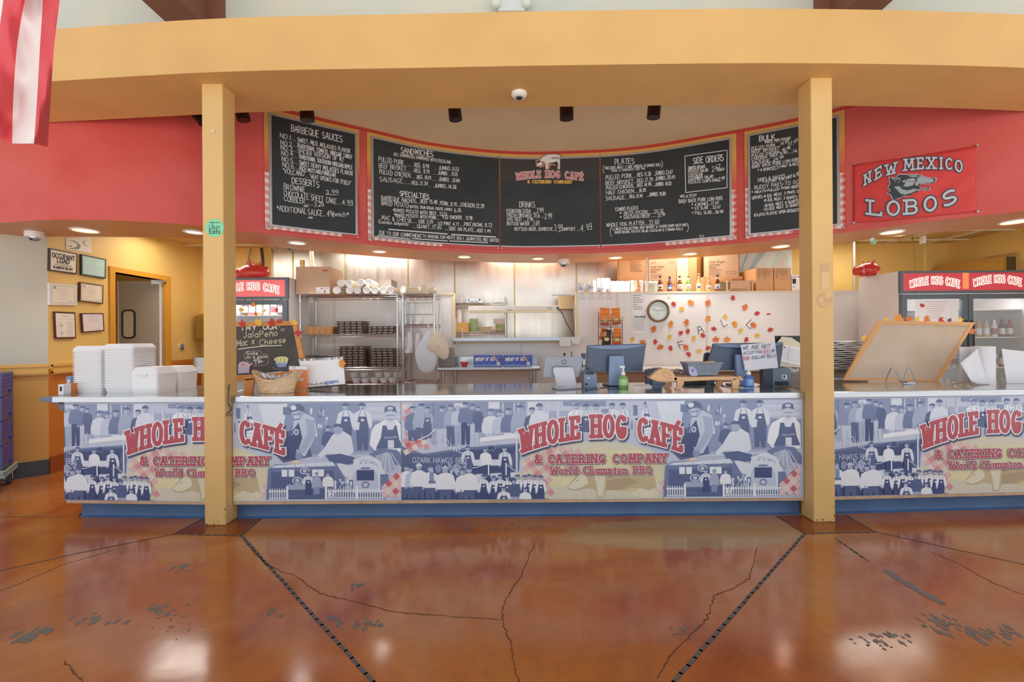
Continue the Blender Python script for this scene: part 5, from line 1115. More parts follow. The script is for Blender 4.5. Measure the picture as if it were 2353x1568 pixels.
cx, cy = 1296, 832; D.poly([(cx + x, cy + y) for x, y in rrect(0, 0, 10.5, 9.5, 2.5)], BK2, 1); D.poly([(cx + x, cy + y) for x, y in rrect(0, 0, 7, 6.2, 1.4)], GRL, 2); D.rect(cx - 1.5, cy - 1.5, cx + 1.5, cy + 1.5, BK2, 3); D.build('emblem', T)
def monitor(px, lab, quad, stand, Y, crease=True):
    T = thing('monitor', lab, 'monitor', (PX(px, Y, 888), Y, ZT), 'till monitors')
    slabpx(quad, Y + .07, .03, NVY).build('display_back', T, bevel=.004)
    q = MB(); pl = plane((0, Y + .07, ZT), (0, -1, 0)); (ax, ay), (bx, by) = quad[0], quad[1]
    n = 10; q.grid([[pl(ax + 2 + (bx - ax - 4) * i / n, ay + 2 + (by - ay) * i / n, .002) for i in range(n + 1)], [pl(ax + 2 + (bx - ax - 4) * i / n, ay + 3 + (by - ay) * i / n + 8 * math.sin(math.pi * i / n) ** .7, .012 * math.sin(math.pi * i / n) + .002) for i in range(n + 1)]], NVL); q.build('top_bulge', T, recalc=False)
    c = MB(); c.tube([pl(ax + (bx - ax) * t, ay + 28 + (by - ay) * t + 2 * math.sin(math.pi * t), .003) for t in [i / 8 for i in range(9)]], .0012, NVL, 4); c.build('seam_line', T)
    slabpx(stand, Y, .045, NVL).build('stand', T, bevel=.008)
    b = MB(); b.box(PX(stand[-1][0] - 6, Y, 888), PX(stand[-2][0] + 6, Y, 888), Y + .02, Y + .16, ZT, ZT + .012, DKG); b.build('base', T, bevel=.004)
monitor(1420, 'slate-blue monitor back above the green sanitizer', [(1349, 794), (1485, 790), (1476, 854), (1347, 856)], [(1401, 818), (1434, 818), (1440, 887), (1398, 887)], YC(888, 1420))
monitor(1700, 'slate-blue monitor back behind the dollar bills notice', [(1640, 790), (1800, 787), (1792, 850), (1622, 852)], [(1692, 815), (1722, 815), (1722, 887), (1693, 887)], YC(888, 1700))
# printers, terminals
def device(name, lab, cat, parts, px, Y):
    T = thing(name, lab, cat, (PX(px, Y, 885), Y, ZT))
    for nm, pts, y, th, m in parts: slabpx(pts, y, th, m).map(lambda v: Vector((v.x, v.y, max(v.z, ZT)))).build(nm, T, bevel=.003)
    return T
Y1 = YC(891, 1350)
device('receipt_printer', 'grey receipt printer between the tablet till and the monitor', 'printer', [('body', [(1342, 863), (1346, 852), (1366, 852), (1372, 864), (1372, 891), (1342, 891)], Y1, .13, mat('printer_blue_grey', '#75859F', .4)), ('paper_cover', [(1346, 853), (1366, 853), (1366, 861), (1346, 861)], Y1 - .004, .1, BK2), ('badge', [(1349, 868), (1356, 868), (1355, 870), (1349, 870)], Y1 - .002, .002, SGW), ('port_recess', [(1344, 881), (1350, 881), (1350, 886), (1344, 886)], Y1 - .002, .003, BK2)], 1350, Y1)
Y2 = Y1 + .135
device('card_terminal', 'dark card terminal standing upright behind the receipt printer', 'card terminal', [('body', [(1338, 818), (1346, 818), (1346, 886), (1337, 886)], Y2, .03, mat('terminal_slate', '#4C5A72', .4)), ('hood', [(1337, 814), (1340, 812), (1342, 814), (1346, 812), (1346, 820), (1337, 820)], Y2 - .01, .05, DKG), ('screen', [(1339, 826), (1345, 826), (1344, 840), (1339, 840)], Y2 - .003, .003, mat('terminal_screen', '#C9CBCB', .3)), ('card_slot', [(1335, 844), (1345, 844), (1344, 854), (1335, 854)], Y2 - .01, .03, mat('terminal_slot', '#C8AE9A', .4))], 1345, Y2)
Y3 = YC(889, 1795)
T = device('receipt_printer', 'slate receipt printer with a white sticker beside the column', 'printer', [('body', [(1754, 849), (1776, 847), (1776, 889), (1754, 889)], Y3 + .01, .06, DKG), ('front', [(1776, 848), (1814, 846), (1818, 852), (1818, 880), (1814, 889), (1776, 889)], Y3, .07, mat('printer_slate', '#66788F', .4)), ('cable_recess', [(1780, 877), (1812, 877), (1812, 886), (1780, 886)], Y3 - .002, .003, BK2)], 1795, Y3)
D = Draw(planeY(Y3 - .003), .0006); D.poly([(1794, 860), (1803, 864), (1807, 860), (1808, 866), (1809, 872), (1800, 872), (1796, 868), (1798, 864)], SGW); D.ell(1802, 867, 3, 3, BK2, 1, 10); D.build('sticker', T)
Y4 = YC(884, 1500)
device('card_terminal', 'slate card reader behind the snout of the wooden pig', 'card terminal', [('body', [(1486, 851), (1494, 848), (1520, 848), (1522, 884), (1486, 884)], Y4 + .05, .06, mat('terminal_slate', '#4C5A72', .4)), ('connector_block', [(1499, 876), (1541, 876), (1541, 886), (1499, 886)], Y4 + .02, .03, mat('printer_blue_grey', '#75859F', .4))], 1500, Y4)
Y5 = YC(884, 1630)
device('card_terminal', 'dark pin pad standing in front of the second monitor', 'card terminal', [('head', [(1620, 813), (1626, 810), (1640, 813), (1640, 824), (1618, 832)], Y5, .03, DKG), ('body', [(1619, 830), (1640, 822), (1642, 884), (1622, 884)], Y5 + .005, .03, NVY)], 1630, Y5)
Y6 = YC(885, 1590)
device('cash_drawer_box', 'small black box under the plank of the wooden pig', 'box', [('body', [(1574, 874), (1622, 874), (1622, 886), (1574, 886)], Y6 + .03, .08, BK2)], 1590, Y6)
# pens behind the tablet
for a, b, lab in (((1296, 830), (1297, 814), 'round-headed pen behind the grey tablet till'), ((1306, 830), (1314, 808), 'slanted pen behind the grey tablet till')):
    q = MB(); A, B = P(*a, Yp + .16), P(*b, Yp + .16); A.z = ZT; q.tube([A, B], .0045, DKG, 8)
    if a[0] == 1296: q.ball(B, .011, .011, .011, BK2)
    tag(q.build('pen', loc=A, smooth=1), lab, 'pen')
# sanitizer pump bottles
def pump(px, yb, ytop, wpx, col, colname, lab):
    Y = YC(yb, px); x = PX(px, Y, yb); w = wpx / F * Y / 2; zt_ = PZ(px, ytop, Y); hh = zt_ - ZT; T = thing('sanitizer_bottle', lab, 'bottle', (x, Y + w, ZT), 'hand sanitizer pumps')
    c = (x, Y + w, ZT); GLS = mat('clear_plastic_' + colname, col, .08, trans=.55)
    q = MB(); q.lathe([(w * .9, 0), (w, .006), (w, hh * .44), (w * .86, hh * .5), (w * .42, hh * .56), (w * .36, hh * .6)], c, GLS, 20); q.build('bottle', T, smooth=1)
    q = MB(); q.lathe([(w * 1.015, hh * .12), (w * 1.015, hh * .4)], c, mat('label_' + colname, col, .4), 20); l_ = q.build('label', T, smooth=1, recalc=False)
    D = Draw(plane((x, Y - .004, 0), (0, -1, 0)), .0004)
    for i in range(4): D.rect(px - wpx * .25, yb - (.16 + .06 * i) * (yb - ytop), px + wpx * (.2 - .06 * (i % 2)), yb - (.175 + .06 * i) * (yb - ytop), SGW)
    D.build('label_print', T)
    q = MB(); q.lathe([(w * .46, hh * .58), (w * .46, hh * .7), (w * .2, hh * .72), (w * .16, hh * .92)], c, SGW, 14); q.box(c[0] - w * .75, c[0] + w * .3, c[1] - .008, c[1] + .008, ZT + hh * .92, ZT + hh, SGW); q.build('pump', T, smooth=30)
pump(1435, 892, 842, 22, '#A9DC86', 'green', 'green hand sanitizer pump bottle in front of the monitor')
pump(1726, 893, 840, 22, '#6FA0EC', 'blue', 'blue hand sanitizer pump bottle below the dollar bills notice')
# papers
def sheet(pts, lab, m=SGW, name='paper_sheet', Y=None, th=.002):
    q = MB(); q.prism(pts, (0, 0, th), m); return tag(q.build(name, loc=pts[0]), lab, 'paper')
def CP(px, py, z=.0): 
    Y = YC(py, px, ZT + z); return Vector((PX(px, Y, py), Y, ZT + z))
sheet([CP(1456, 893), CP(1498, 891), CP(1492, 886), CP(1460, 886)], 'stack of white papers beside the green sanitizer', th=.012)
sheet([CP(1690, 893), CP(1745, 893), CP(1735, 888), CP(1685, 889)], 'white paper lying under the blue sanitizer')
# wooden pig serving board
PIG = mat('pale_carved_wood', '#DDAE82', .5, noise=.08, nscale=9); PIGL = mat('wood_carved_line', '#B07C50', .6)
Yg = YC(896, 1560); T = thing('pig_serving_board', 'carved wooden pig-shaped serving board on four feet', 'serving board', (PX(1600, Yg, 895), Yg, ZT))
def gp(pts): return [P(x, y, Yg) for x, y in pts]
q = MB(); q.prism(gp([(1490, 864), (1493, 868), (1500, 862), (1510, 853), (1522, 848), (1535, 848), (1546, 855), (1552, 866), (1556, 870), (1552, 877), (1530, 878), (1512, 877), (1500, 873), (1494, 870)]), (0, .06, 0), PIG); q.build('head', T, bevel=.008)
q = MB(); q.prism(gp([(1548, 866.5), (1600, 866.5), (1690, 865.5), (1698, 868), (1690, 875), (1640, 874), (1580, 877), (1548, 876)]), (0, .15, 0), PIG); q.build('plank', T, bevel=.006)
for y_, pts in ((0, [(1556, 874), (1572, 874), (1572, 884), (1564, 897), (1552, 897), (1551, 894), (1557, 890)]), (.12, [(1540, 876), (1556, 876), (1556, 888), (1548, 893), (1539, 893), (1539, 889), (1544, 886)]), (0, [(1681, 872), (1700, 868), (1700, 884), (1696, 896), (1682, 896), (1684, 888)]), (.12, [(1664, 873), (1680, 872), (1676, 884), (1668, 890), (1659, 890), (1662, 885)])):
    q = MB(); a = [v + Vector((0, y_, 0)) for v in gp(pts)]; zm = min(v.z for v in a); a = [Vector((v.x, v.y, ZT + (v.z - zm) * (v.z - ZT > -9) * 1.0)) for v in a]; q.prism(a, (0, .03, 0), PIG); q.build('leg', T, bevel=.005)
q = MB(); q.prism(gp([(1696, 864), (1704, 866), (1710, 875), (1704, 875), (1696, 872)]), (0, .03, 0), PIG); q.build('tail', T, bevel=.004)
D = Draw(planeY(Yg - .0005), .0005); D.stroke([(1524, 856), (1522, 860), (1526, 866), (1536, 870), (1542, 872), (1538, 862), (1530, 854), (1524, 856)], .8, PIGL); D.ell(1510, 860, .9, .9, PIGL, 0, 8); D.stroke([(1492, 869), (1512, 874), (1545, 876)], .8, PIGL); D.build('carved_lines', T)
# grey bin on the board
Yn = Yg + .045; T = thing('plastic_bin', 'grey tapered plastic bin standing on the wooden pig board', 'bin', (PX(1617, Yn, 866), Yn, PZ(1617, 866, Yn)))
zb_, zt_ = P(1640, 865, Yg).z + .003, PZ(1617, 836, Yn); BING = mat('bin_grey_plastic', '#7D8798', .45, noise=.08, nscale=20)
bx = [PX(1586, Yn, 866), PX(1648, Yn, 866)]; tx = [PX(1578, Yn, 836), PX(1659, Yn, 836)]
q = MB(); V = [(bx[0], Yn, zb_), (bx[1], Yn, zb_), (bx[1], Yn + .1, zb_), (bx[0], Yn + .1, zb_), (tx[0], Yn - .012, zt_), (tx[1], Yn - .012, zt_), (tx[1], Yn + .13, zt_), (tx[0], Yn + .13, zt_)]
q.add(V, [(0, 1, 2, 3), (0, 1, 5, 4), (1, 2, 6, 5), (2, 3, 7, 6), (3, 0, 4, 7)], BING); q.build('tub', T)
q = MB(); q.obox(((tx[0] + tx[1]) / 2, Yn + .06, zt_ + .004), ((tx[1] - tx[0]) / 2 + .006, 0, 0), (0, .078, 0), (0, 0, .007), BING); q.build('lid', T, bevel=.003)
q = MB(); q.obox((PX(1634, Yn, 833), Yn + .03, zt_ + .014), (.035, 0, 0), (0, .02, 0), (0, 0, .003), LEAFC['yellow']); q.build('yellow_tag', T)
D = Draw(planeY(Yn - .009), .0006); D.poly([(1582, 843), (1592, 843), (1600, 850), (1604, 864), (1588, 865), (1583, 856)], mat('bin_label_lilac', '#B3B2D2', .5)); D.ell(1592, 852, 4, 4, mat('bin_label_purple', '#8A7FC0', .5), 1, 10); D.build('label', T)
q = MB(); random.seed(5)
rows = [[P(1550 + i * 4.6, 848 + j * 2.6 + abs(i - 2) * 1.2, Yg + .085 + j * .012) + Vector((0, random.uniform(0, .02), random.uniform(-.004, .004))) for i in range(6)] for j in range(5)]
q.grid(rows, mat('crumpled_foil', '#B9A9A5', .35, .5, hex2='#8C8388', nscale=60)); tag(q.build('foil_wrapper', loc=rows[0][0], recalc=False), 'crumpled foil wrapper between the pig head and the grey bin', 'wrapper')
q = MB(); a_ = YC(884, 1526); q.box(PX(1514, a_, 846), PX(1533, a_, 846), a_ + .14, a_ + .18, ZT, PZ(1520, 845.5, a_ + .14), MKR); tag(q.build('red_packet', loc=(PX(1523, a_, 846), a_ + .08, ZT)), 'red packet peeping over the head of the wooden pig', 'packet')
# dollar notice, clipped to the second monitor
Yd = YC(888, 1745) - .02; T = thing('paper_notice', 'white handwritten notice refusing large dollar bills', 'sign', P(1745, 850, Yd))
NPB = mat('notice_pale_blue_paper', '#E3E6F2', .6)
q = MB(); q.prism([P(*p, Yd) for p in ((1702, 793), (1778, 786), (1781, 788), (1788, 846), (1714, 852), (1711, 850))], (0, .003, 0), NPB); q.build('sheet', T)
D = Draw(lambda x, y, o=0.: planeY(Yd - .0012)(1480 + x * .1615, 780 + y * .1615, o), .0006); GK = mat('marker_grey', '#6A6E80', .6)
D.text('WE ARE NOT', 1405, 152, 1795, 125, 58, 7, GK, 0, .3, h1=54); D.text('ACCEPTING', 1412, 222, 1685, 195, 42, 6, GK, 0, .3); D.text('$50', 1700, 195, 1780, 190, 42, 6, MKR, 0, .2); D.text('OR', 1805, 190, 1858, 180, 42, 6, GK, 0, .2); D.text('$100', 1412, 292, 1500, 285, 44, 6, MKR, 0, .2); D.text('DOLLAR BILLS', 1538, 285, 1872, 250, 42, 6, GK, 0, .3); D.stroke([(1700, 214), (1790, 204)], 5, MKR); D.stroke([(1425, 300), (1505, 294)], 5, MKR); D.build('handwriting', T)
# paper file behind, by the column
Yf = YC(884, 1810) + .12; T = thing('document_holder', 'black document holder stuffed with cream and white papers', 'document holder', (PX(1812, Yf, 880), Yf, ZT))
q = MB(); q.prism([P(*p, Yf + .03) for p in ((1783, 772), (1850, 772), (1850, 840), (1786, 846))], (0, .02, 0), BK2); q.box(PX(1790, Yf, 880), PX(1842, Yf, 880), Yf + .02, Yf + .1, ZT, PZ(1800, 842, Yf), mat('holder_base_brown', '#8C7B70', .5)); q.build('stand', T)
for nm, pts, m, dy in (('cream_papers', [(1784, 790), (1797, 774), (1818, 776), (1840, 790), (1840, 845), (1788, 842)], mat('cream_paper', '#E6DAC0', .6), 0), ('white_form', [(1801, 792), (1850, 802), (1850, 842), (1794, 832)], SGW, -.012)):
    q = MB(); q.prism([P(*p, Yf + dy) for p in pts], (0, .006, 0), m); q.build(nm, T)
D = Draw(planeY(Yf - .013), .0005); GLN = mat('print_grey_line', '#B9B6BE', .6)
for i in range(6): D.stroke([(1802, 800 + i * 5), (1838, 807 + i * 5)], .8, GLN)
D.stroke([(1814, 796), (1810, 834)], .7, GLN); D.rect(1802, 797, 1805, 800, BK2); D.build('printed_lines', T)
q = MB(); rows = [[P(1800 + i * 6, 846 + j * 4 - 2 * math.sin(i + j), Yf - .03 + j * .02) + Vector((0, .01 * math.sin(i * 2 + j), 0)) for i in range(7)] for j in range(4)]; q.grid(rows, SGW); q.build('loose_sheet', T, recalc=False)
# cables on the counter
CBL = mat('black_cable', '#4B505C', .5)
for i, (pts, lab) in enumerate((([(1268, 892), (1285, 896), (1305, 895), (1330, 893), (1340, 893)], 'thin cable trailing from the tablet till'), ([(1344, 893), (1352, 895), (1366, 893), (1374, 893)], 'black cable between the receipt printer and the monitor'), ([(1378, 891), (1392, 889.5), (1404, 893), (1418, 891), (1423, 893)], 'black cable looping beside the green sanitizer'),
                                 ([(1575, 889), (1610, 890), (1632, 884), (1655, 886), (1682, 890)], 'grey cable under the wooden pig board'), ([(1624, 878), (1640, 884), (1655, 882), (1664, 888)], 'short looped cable behind the wooden pig legs'), ([(1740, 887), (1760, 890), (1782, 886), (1800, 890), (1822, 887)], 'tangled cable below the sticker printer'))):
    q = MB(); pp = [CP(x, y, .005) for x, y in pts]; sm = []
    for a, b in zip(pp, pp[1:]):
        for t in (0, .25, .5, .75): sm.append(a.lerp(b, t) + Vector((0, .006 * math.sin(6.28 * t), 0)))
    q.tube(sm + [pp[-1]], .0035, CBL, 6); tag(q.build('cable', loc=pp[0], smooth=1), lab, 'cable')
# wires and sticker on the columns
STK = mat('sticker_mint', '#86D8AC', .5)
T = thing('round_sticker', 'mint green round delivery sticker on the yellow column', 'sticker', P(493, 524, 3.308))
D = Draw(planeY(3.3085), .0005); D.ell(493, 524, 21, 21, STK, 0, 36); D.build('disc', T)
D = Draw(planeY(3.3075), .0005); DK = mat('sticker_ink', '#3F6A5A', .6); D.text('Uber', 481, 527, 506, 527, 11.5, 1.0, DK, 0, 0, gap=.22); D.text('Eats', 481, 537, 505, 537, 10.5, 1.5, mat('sticker_ink_dark', '#2B4038', .6), 0, 0, gap=.24); D.text('ORDER WITH', 482, 513, 504, 513, 2.6, .5, DK, 0); D.build('lettering', T)
T = thing('sticker_residue', 'faint round sticker residue on the column by the bulk board', 'sticker', P(1895, 690, 3.288)); D = Draw(planeY(3.2885), .0005); RS_ = mat('residue_tan', '#D2A878', .6); D.ell(1895, 690, 17, 17, RS_, 0, 28)
RS2 = mat('residue_light', '#E0BC88', .6)
for p, r in (((1902, 680), 6), ((1888, 688), 4)): D.ell(*p, r, r, RS2, 1, 14)
D.stroke([(1880, 690), (1910, 704)], 2.4, RS2, 1); D.stroke([(1882, 697), (1900, 706)], 2, RS2, 1); D.rect(1886, 605, 1906, 622, RS_, 0); D.rect(1887, 625, 1905, 664, RS2, 0); D.build('tape_residue', T)
q = MB(); xx = -2.085 + .006; w_ = []
for px, py in ((551, 886), (556, 898), (545, 905), (538, 930), (537, 945), (545, 953), (553, 957)): v = P(px, py, 3.345); w_.append(Vector((xx + .004 * math.sin(py), v.y + .03 * math.sin(py * .5), v.z)))
q.tube(w_, .0025, CBL, 6); w2 = [v + Vector((.004, .012 * math.cos(i * 1.3), .012)) for i, v in enumerate(w_)]; q.tube(w2, .0025, CBL, 6); tag(q.build('wire', loc=w_[0], smooth=1), 'thin black wires dangling beside the yellow column at the counter edge', 'wire')
for px, py, Yq, lab in ((491, 300, 3.308, 'small white hook high on the column with the sticker'), (463, 206, 3.6, None)):
    if lab is None: continue
    q = MB(); v = P(px, py, Yq); q.tube([v, v + Vector((0, -.015, -.005)), v + Vector((.002, -.014, -.02))], .004, SGW, 6); q.ball(v, .007, .004, .007, SGW); tag(q.build('wall_hook', loc=v), lab, 'hook')

# ------------------------------------------------------------------ beyond the second column
Yt = YC(878, 2050) + .02; tp = plane((0, Yt, ZT), (0, -1, .22))
T = thing('whiteboard', 'tilted wood-framed board seen from its tan back', 'board', tp(2050, 878)); HB = mat('hardboard_back', '#CDB9A4', .6, hex2='#BFA68C', nscale=2.5); FRM_ = mat('board_frame_wood', '#D9A367', .5)
A = [(2018, 737), (2241, 741), (2157, 879), (1938, 874)]; Bq = [(2028, 745), (2228, 748), (2150, 873), (1950, 868)]
q = MB(); q.prism([tp(*p, .0) for p in Bq], (0, .008, 0), HB); q.map(lambda v: Vector((v.x, v.y, max(v.z, ZT + .002)))); q.build('hardboard', T)
for i in range(4):
    j = (i + 1) % 4; q = MB(); q.prism([tp(*p, .006) for p in (A[i], A[j], Bq[j], Bq[i])], (0, .02, 0), FRM_); q.map(lambda v: Vector((v.x, v.y, max(v.z, ZT + .001)))); q.build('frame_rail', T)
q = MB(); WR = mat('steel_wire', '#A9B4C2', .25, .9)
we = YC(884, 2070)
pts = [P(2035, 880, we + .09), P(2040, 862, we + .07), P(2048, 845, we + .02), P(2053, 843, we + .02), P(2072, 876, we), P(2073, 881, we - .01), P(2085, 848, we + .02), P(2090, 843, we + .02), P(2104, 878, we), P(2106, 882, we - .01), P(2074, 883, we - .02)]
q.tube([Vector((v.x, v.y, max(v.z, ZT + .004))) for v in pts], .0042, WR, 8); tag(q.build('wire_easel', loc=(pts[0].x, pts[0].y, ZT), smooth=1), 'bent steel wire stand holding the tilted board', 'stand')
for px, py, s_, c_, l_ in ((1985, 778, 17, 'yellow', 'yellow leaf on the low corner of the tilted board'), (2036, 736, 15, 'yellow', 'yellow leaf where the tilted board top begins'), (2064, 733, 26, 'amber', 'big amber leaf on the tilted board top'), (2088, 733, 18, 'orange', 'orange leaf beside the big amber one on the tilted board'), (2106, 735, 17, 'yellow', 'yellow leaf between orange ones on the tilted board top'),
                           (2128, 735, 22, 'orange', 'large orange leaf at the middle of the tilted board top'), (2161, 738, 20, 'red', 'red leaf on the tilted board top'), (2181, 738, 15, 'dark', 'dark curled leaf on the tilted board top'), (2206, 736, 16, 'yellow', 'yellow leaf near the far corner of the tilted board'), (2233, 762, 17, 'orange', 'orange leaf hanging on the slanted side of the tilted board')):
    leaf(tp, px, py, s_, c_, l_, 'paper leaves on the tilted board', off=-.012 if c_ != 'dark' else -.012)
q = MB(); mk = CP(2082, 881, .008); q.tube([mk, CP(2103, 880, .008)], .007, mat('marker_barrel', '#D9D7DA', .4), 10); o = q.build('marker_pen', loc=mk, smooth=1); tag(o, 'whiteboard marker lying at the foot of the wire stand', 'marker'); q = MB(); q.tube([CP(2074, 881, .008), mk], .0072, BK2, 10); c_ = q.build('cap', o)
# stainless warmer, bundle of paper bags
T = thing('food_warmer', 'stainless steel drawer warmer behind the second column', 'warmer', (PX(1950, 4.3, 880), 4.5, 0)); x0, x1 = PX(1860, 4.28, 880), PX(1996, 4.28, 880)
q = MB(); q.box(x0, x1, 4.28, 4.8, 0, PZ(1950, 852, 4.28), STEEL); q.build('body', T, bevel=.008); q = MB(); q.box(x0 + .03, x1 - .03, 4.262, 4.28, ZT - .1, ZT + .03, STEEL); q.build('drawer_front', T, bevel=.004)
q = MB(); q.box(x0 - .01, x1 + .01, 4.26, 4.82, PZ(1950, 852, 4.28), PZ(1950, 847, 4.28), STEEL); q.build('top', T, bevel=.004)
zt2 = PZ(1950, 847, 4.28); random.seed(11); BAGW = mat('paper_bag_white', '#E2DFDE', .7)
x0, x1 = PX(1872, 4.34, 820), PX(2002, 4.34, 820)
for i in range(14):
    h0 = zt2 + .001 + i * .0185; q = MB(); n = 8; sk_ = random.uniform(-.02, .02)
    top = [[Vector((x0 + (x1 - x0) * a / n * random.uniform(.96, 1.0) + sk_, 4.36 + .1 * b_ + random.uniform(-.01, .01), h0 + .006 + .0035 * math.sin(a * 1.9 + i * 2.1 + b_))) for a in range(n + 1)] for b_ in range(4)]
    q.grid(top, BAGW); o = q.build('paper_bag', loc=(x0, 4.36, h0), solid=.008, recalc=False); tag(o, 'flat white paper bag, %s up in the pile by the tilted board' % ORD[i], 'paper bag', 'pile of paper bags')
# white paper roll and sheets
Yr = YC(884, 2280); xr = PX(2281, Yr, 880); rr_ = .075
T = thing('paper_roll', 'upright white wrapping paper roll with loose ends', 'paper roll', (xr, Yr + rr_, ZT)); ztp = PZ(2280, 797, Yr); WPR = mat('wrapping_paper_white', '#E6E3E8', .6)
q = MB(); q.lathe([(.001, 0), (rr_, 0), (rr_, ztp - ZT), (.02, ztp - ZT), (.018, ztp - ZT - .02)], (xr, Yr + rr_, ZT), WPR, 28); q.build('roll', T, smooth=1)
q = MB(); rows = []
for j in range(7):
    v = j / 6; rows.append([P(2206 + 40 * u + (6 - 20 * u) * v * 0 + 26 * v * (1 - u) + 34 * v * u, 835 - 33 * u + (42 + 40 * u) * v + 12 * v * u, Yr - .02 - .05 * math.sin(1.6 * v) * (1 - u * .6) + .05 * u) for u in [i / 6 for i in range(7)]])
q.grid(rows, WPR); q.map(lambda v: Vector((v.x, v.y, max(v.z, ZT + .004)))); q.build('curled_sheet', T, smooth=60, recalc=False, solid=.0015)
q = MB(); q.prism([P(*p, Yr + .17) for p in ((2205, 798), (2262, 796), (2262, 884), (2206, 880))], (0, .004, 0), WPR); q.prism([P(*p, Yr + .06) for p in ((2302, 802), (2420, 815), (2420, 888), (2314, 886))], (0, .004, 0), WPR); q.map(lambda v: Vector((v.x, v.y, max(v.z, ZT + .002)))); q.build('back_sheet', T)
CH = mat('chain_links', '#B9A893', .3, .8)
q = MB(); random.seed(2)
for i in range(34):
    t = i / 33; v = CP(2186 + 44 * t, 884 + 5 * math.sin(i * 1.3) + 2 * t, .006); a = random.uniform(0, 3.14)
    q.tube([v + Vector((.010 * math.cos(k + a) * (1 if k else 1), .006 * math.sin(k), .003 * math.sin(2 * k + a))) for k in [6.283 * j / 8 for j in range(9)]], .0022, CH, 5, False)
tag(q.build('bead_chain', loc=CP(2205, 884), recalc=False), 'small metal chain heaped in front of the paper roll', 'chain')
# ------------------------------------------------------------------ serving zone and kitchen
def wire_shelf(T, x0, x1, y0, y1, z, name='wire_shelf', step=.035):
    m = MB()
    for y in (y0, y1):
        for dz in (0, -.028): m.tube([(x0, y, z + dz), (x1, y, z + dz)], .0035, CHROME, 5)
        n = int((x1 - x0) / .045); m.tube([(x0 + (x1 - x0) * i / n, y, z - (.028 if i % 2 else 0)) for i in range(n + 1)], .0025, CHROME, 4)
    for x in (x0, x1):
        for dz in (0, -.028): m.tube([(x, y0, z + dz), (x, y1, z + dz)], .0035, CHROME, 5)
        n = int((y1 - y0) / .045); m.tube([(x, y0 + (y1 - y0) * i / n, z - (.028 if i % 2 else 0)) for i in range(n + 1)], .0025, CHROME, 4)
    k = int((y1 - y0) / step)
    for i in range(1, k): m.tube([(x0, y0 + (y1 - y0) * i / k, z), (x1, y0 + (y1 - y0) * i / k, z)], .002, CHROME, 4)
    return m.build(name, T, recalc=False)
def post(T, x, y, z0, z1, r=.0125):
    m = MB(); prof = [(r, z0), (r, z1), (r * .5, z1 + .004)]; m.lathe(prof, (x, y, 0), CHROME, 10)
    k = int((z1 - .02 - z0) / .3)
    for i in range(1, k + 1): m.lathe([(r * 1.18, z0 + i * .3 - .014), (r * 1.3, z0 + i * .3 + .014)], (x, y, 0), CHROME, 10)
    m.build('post', T, smooth=30)
RY0, RY1, RX0, RX1 = 5.45, 5.88, PX(690, 5.45, 760), PX(913, 5.45, 760)
zr = [PZ(800, 677, RY0), PZ(800, 769, RY0), PZ(800, 845, RY0), PZ(800, 884, RY0)]
T = thing('wire_rack', 'chrome wire rack holding trays, cup sleeves and a big carton', 'rack', ((RX0 + RX1) / 2, 5.66, 0), 'chrome wire racks')
for z in zr: wire_shelf(T, RX0, RX1, RY0, RY1, z)
for x in (RX0, RX1):
    for y in (RY0, RY1): post(T, x, y, 0, zr[0])
# trays
TRB = mat('tray_dark_brown', '#4A3630', .5); TRL = mat('tray_liner_beige', '#C3B0A6', .6); TRO = mat('tray_orange', '#C98A3E', .5); TRC = mat('tray_cream', '#E2C79A', .6)
def tray(name, x0, x1, y0, y1, z, h, m, l, lab, grp, tilt=0.):
    c = Vector(((x0 + x1) / 2, y0, z)); T = thing(name, lab, 'tray', c, grp); w, d = x1 - x0, y1 - y0
    def fx(v): dx = v.x - x0; return Vector((v.x, v.y, v.z + tilt * dx))
    q = MB(); q.box(x0 + .012, x1 - .012, y0 + .012, y1 - .012, z, z + h * .72, l); q.map(fx).build('woven_side', T)
    q = MB(); q.box(x0 + .008, x1 - .008, y0 + .008, y1 - .008, z, z + h * .18, m); q.box(x0 - .004, x1 + .004, y0 - .004, y1, z + h * .68, z + h * .93, m)
    n = 4
    for i in range(n + 1): xx = x0 + .012 + (w - .044) * i / n; q.box(xx, xx + .02, y0 + .007, y0 + .013, z, z + h * .7, m)
    q.map(fx).build('frame', T)
for px0, px1, ys, n, m, l, g, si, dn in ((702, 765, 768, 3, TRO, TRC, 'orange trays on the middle rack shelf', 1, 'orange-brown slotted tray'), (772, 836, 768, 5, TRB, TRL, 'dark trays piled highest on the middle rack shelf', 1, 'dark slotted tray, middle shelf centre pile'), (848, 908, 768, 3, TRB, TRL, 'dark trays in the low pile on the middle rack shelf', 1, 'dark slotted tray, middle shelf low pile'),
                                     (706, 770, 845, 3, TRB, TRL, 'dark trays on the lower rack shelf behind the notice board', 2, 'dark slotted tray, lower shelf pile behind the notice'), (778, 840, 845, 8, TRB, TRL, 'dark trays in the tall lower pile', 2, 'dark slotted tray, lower shelf centre pile'), (846, 908, 845, 7, TRB, TRL, 'dark trays in the lower pile by the rack post', 2, 'dark slotted tray, lower shelf pile by the post')):
    for i in range(n):
        j = random.uniform(-.006, .006); yy = RY0 + .03
        tray('slotted_tray', PX(px0, yy, ys) + j, PX(px1, yy, ys) + j, yy + abs(j), yy + .22, zr[si] + .005 + i * .031, .031, m, l, '%s, %s from the shelf' % (dn, ORD[i]), g, .0)
yy = RY0 + .02; zt3 = zr[2] + .006 + 3 * .031
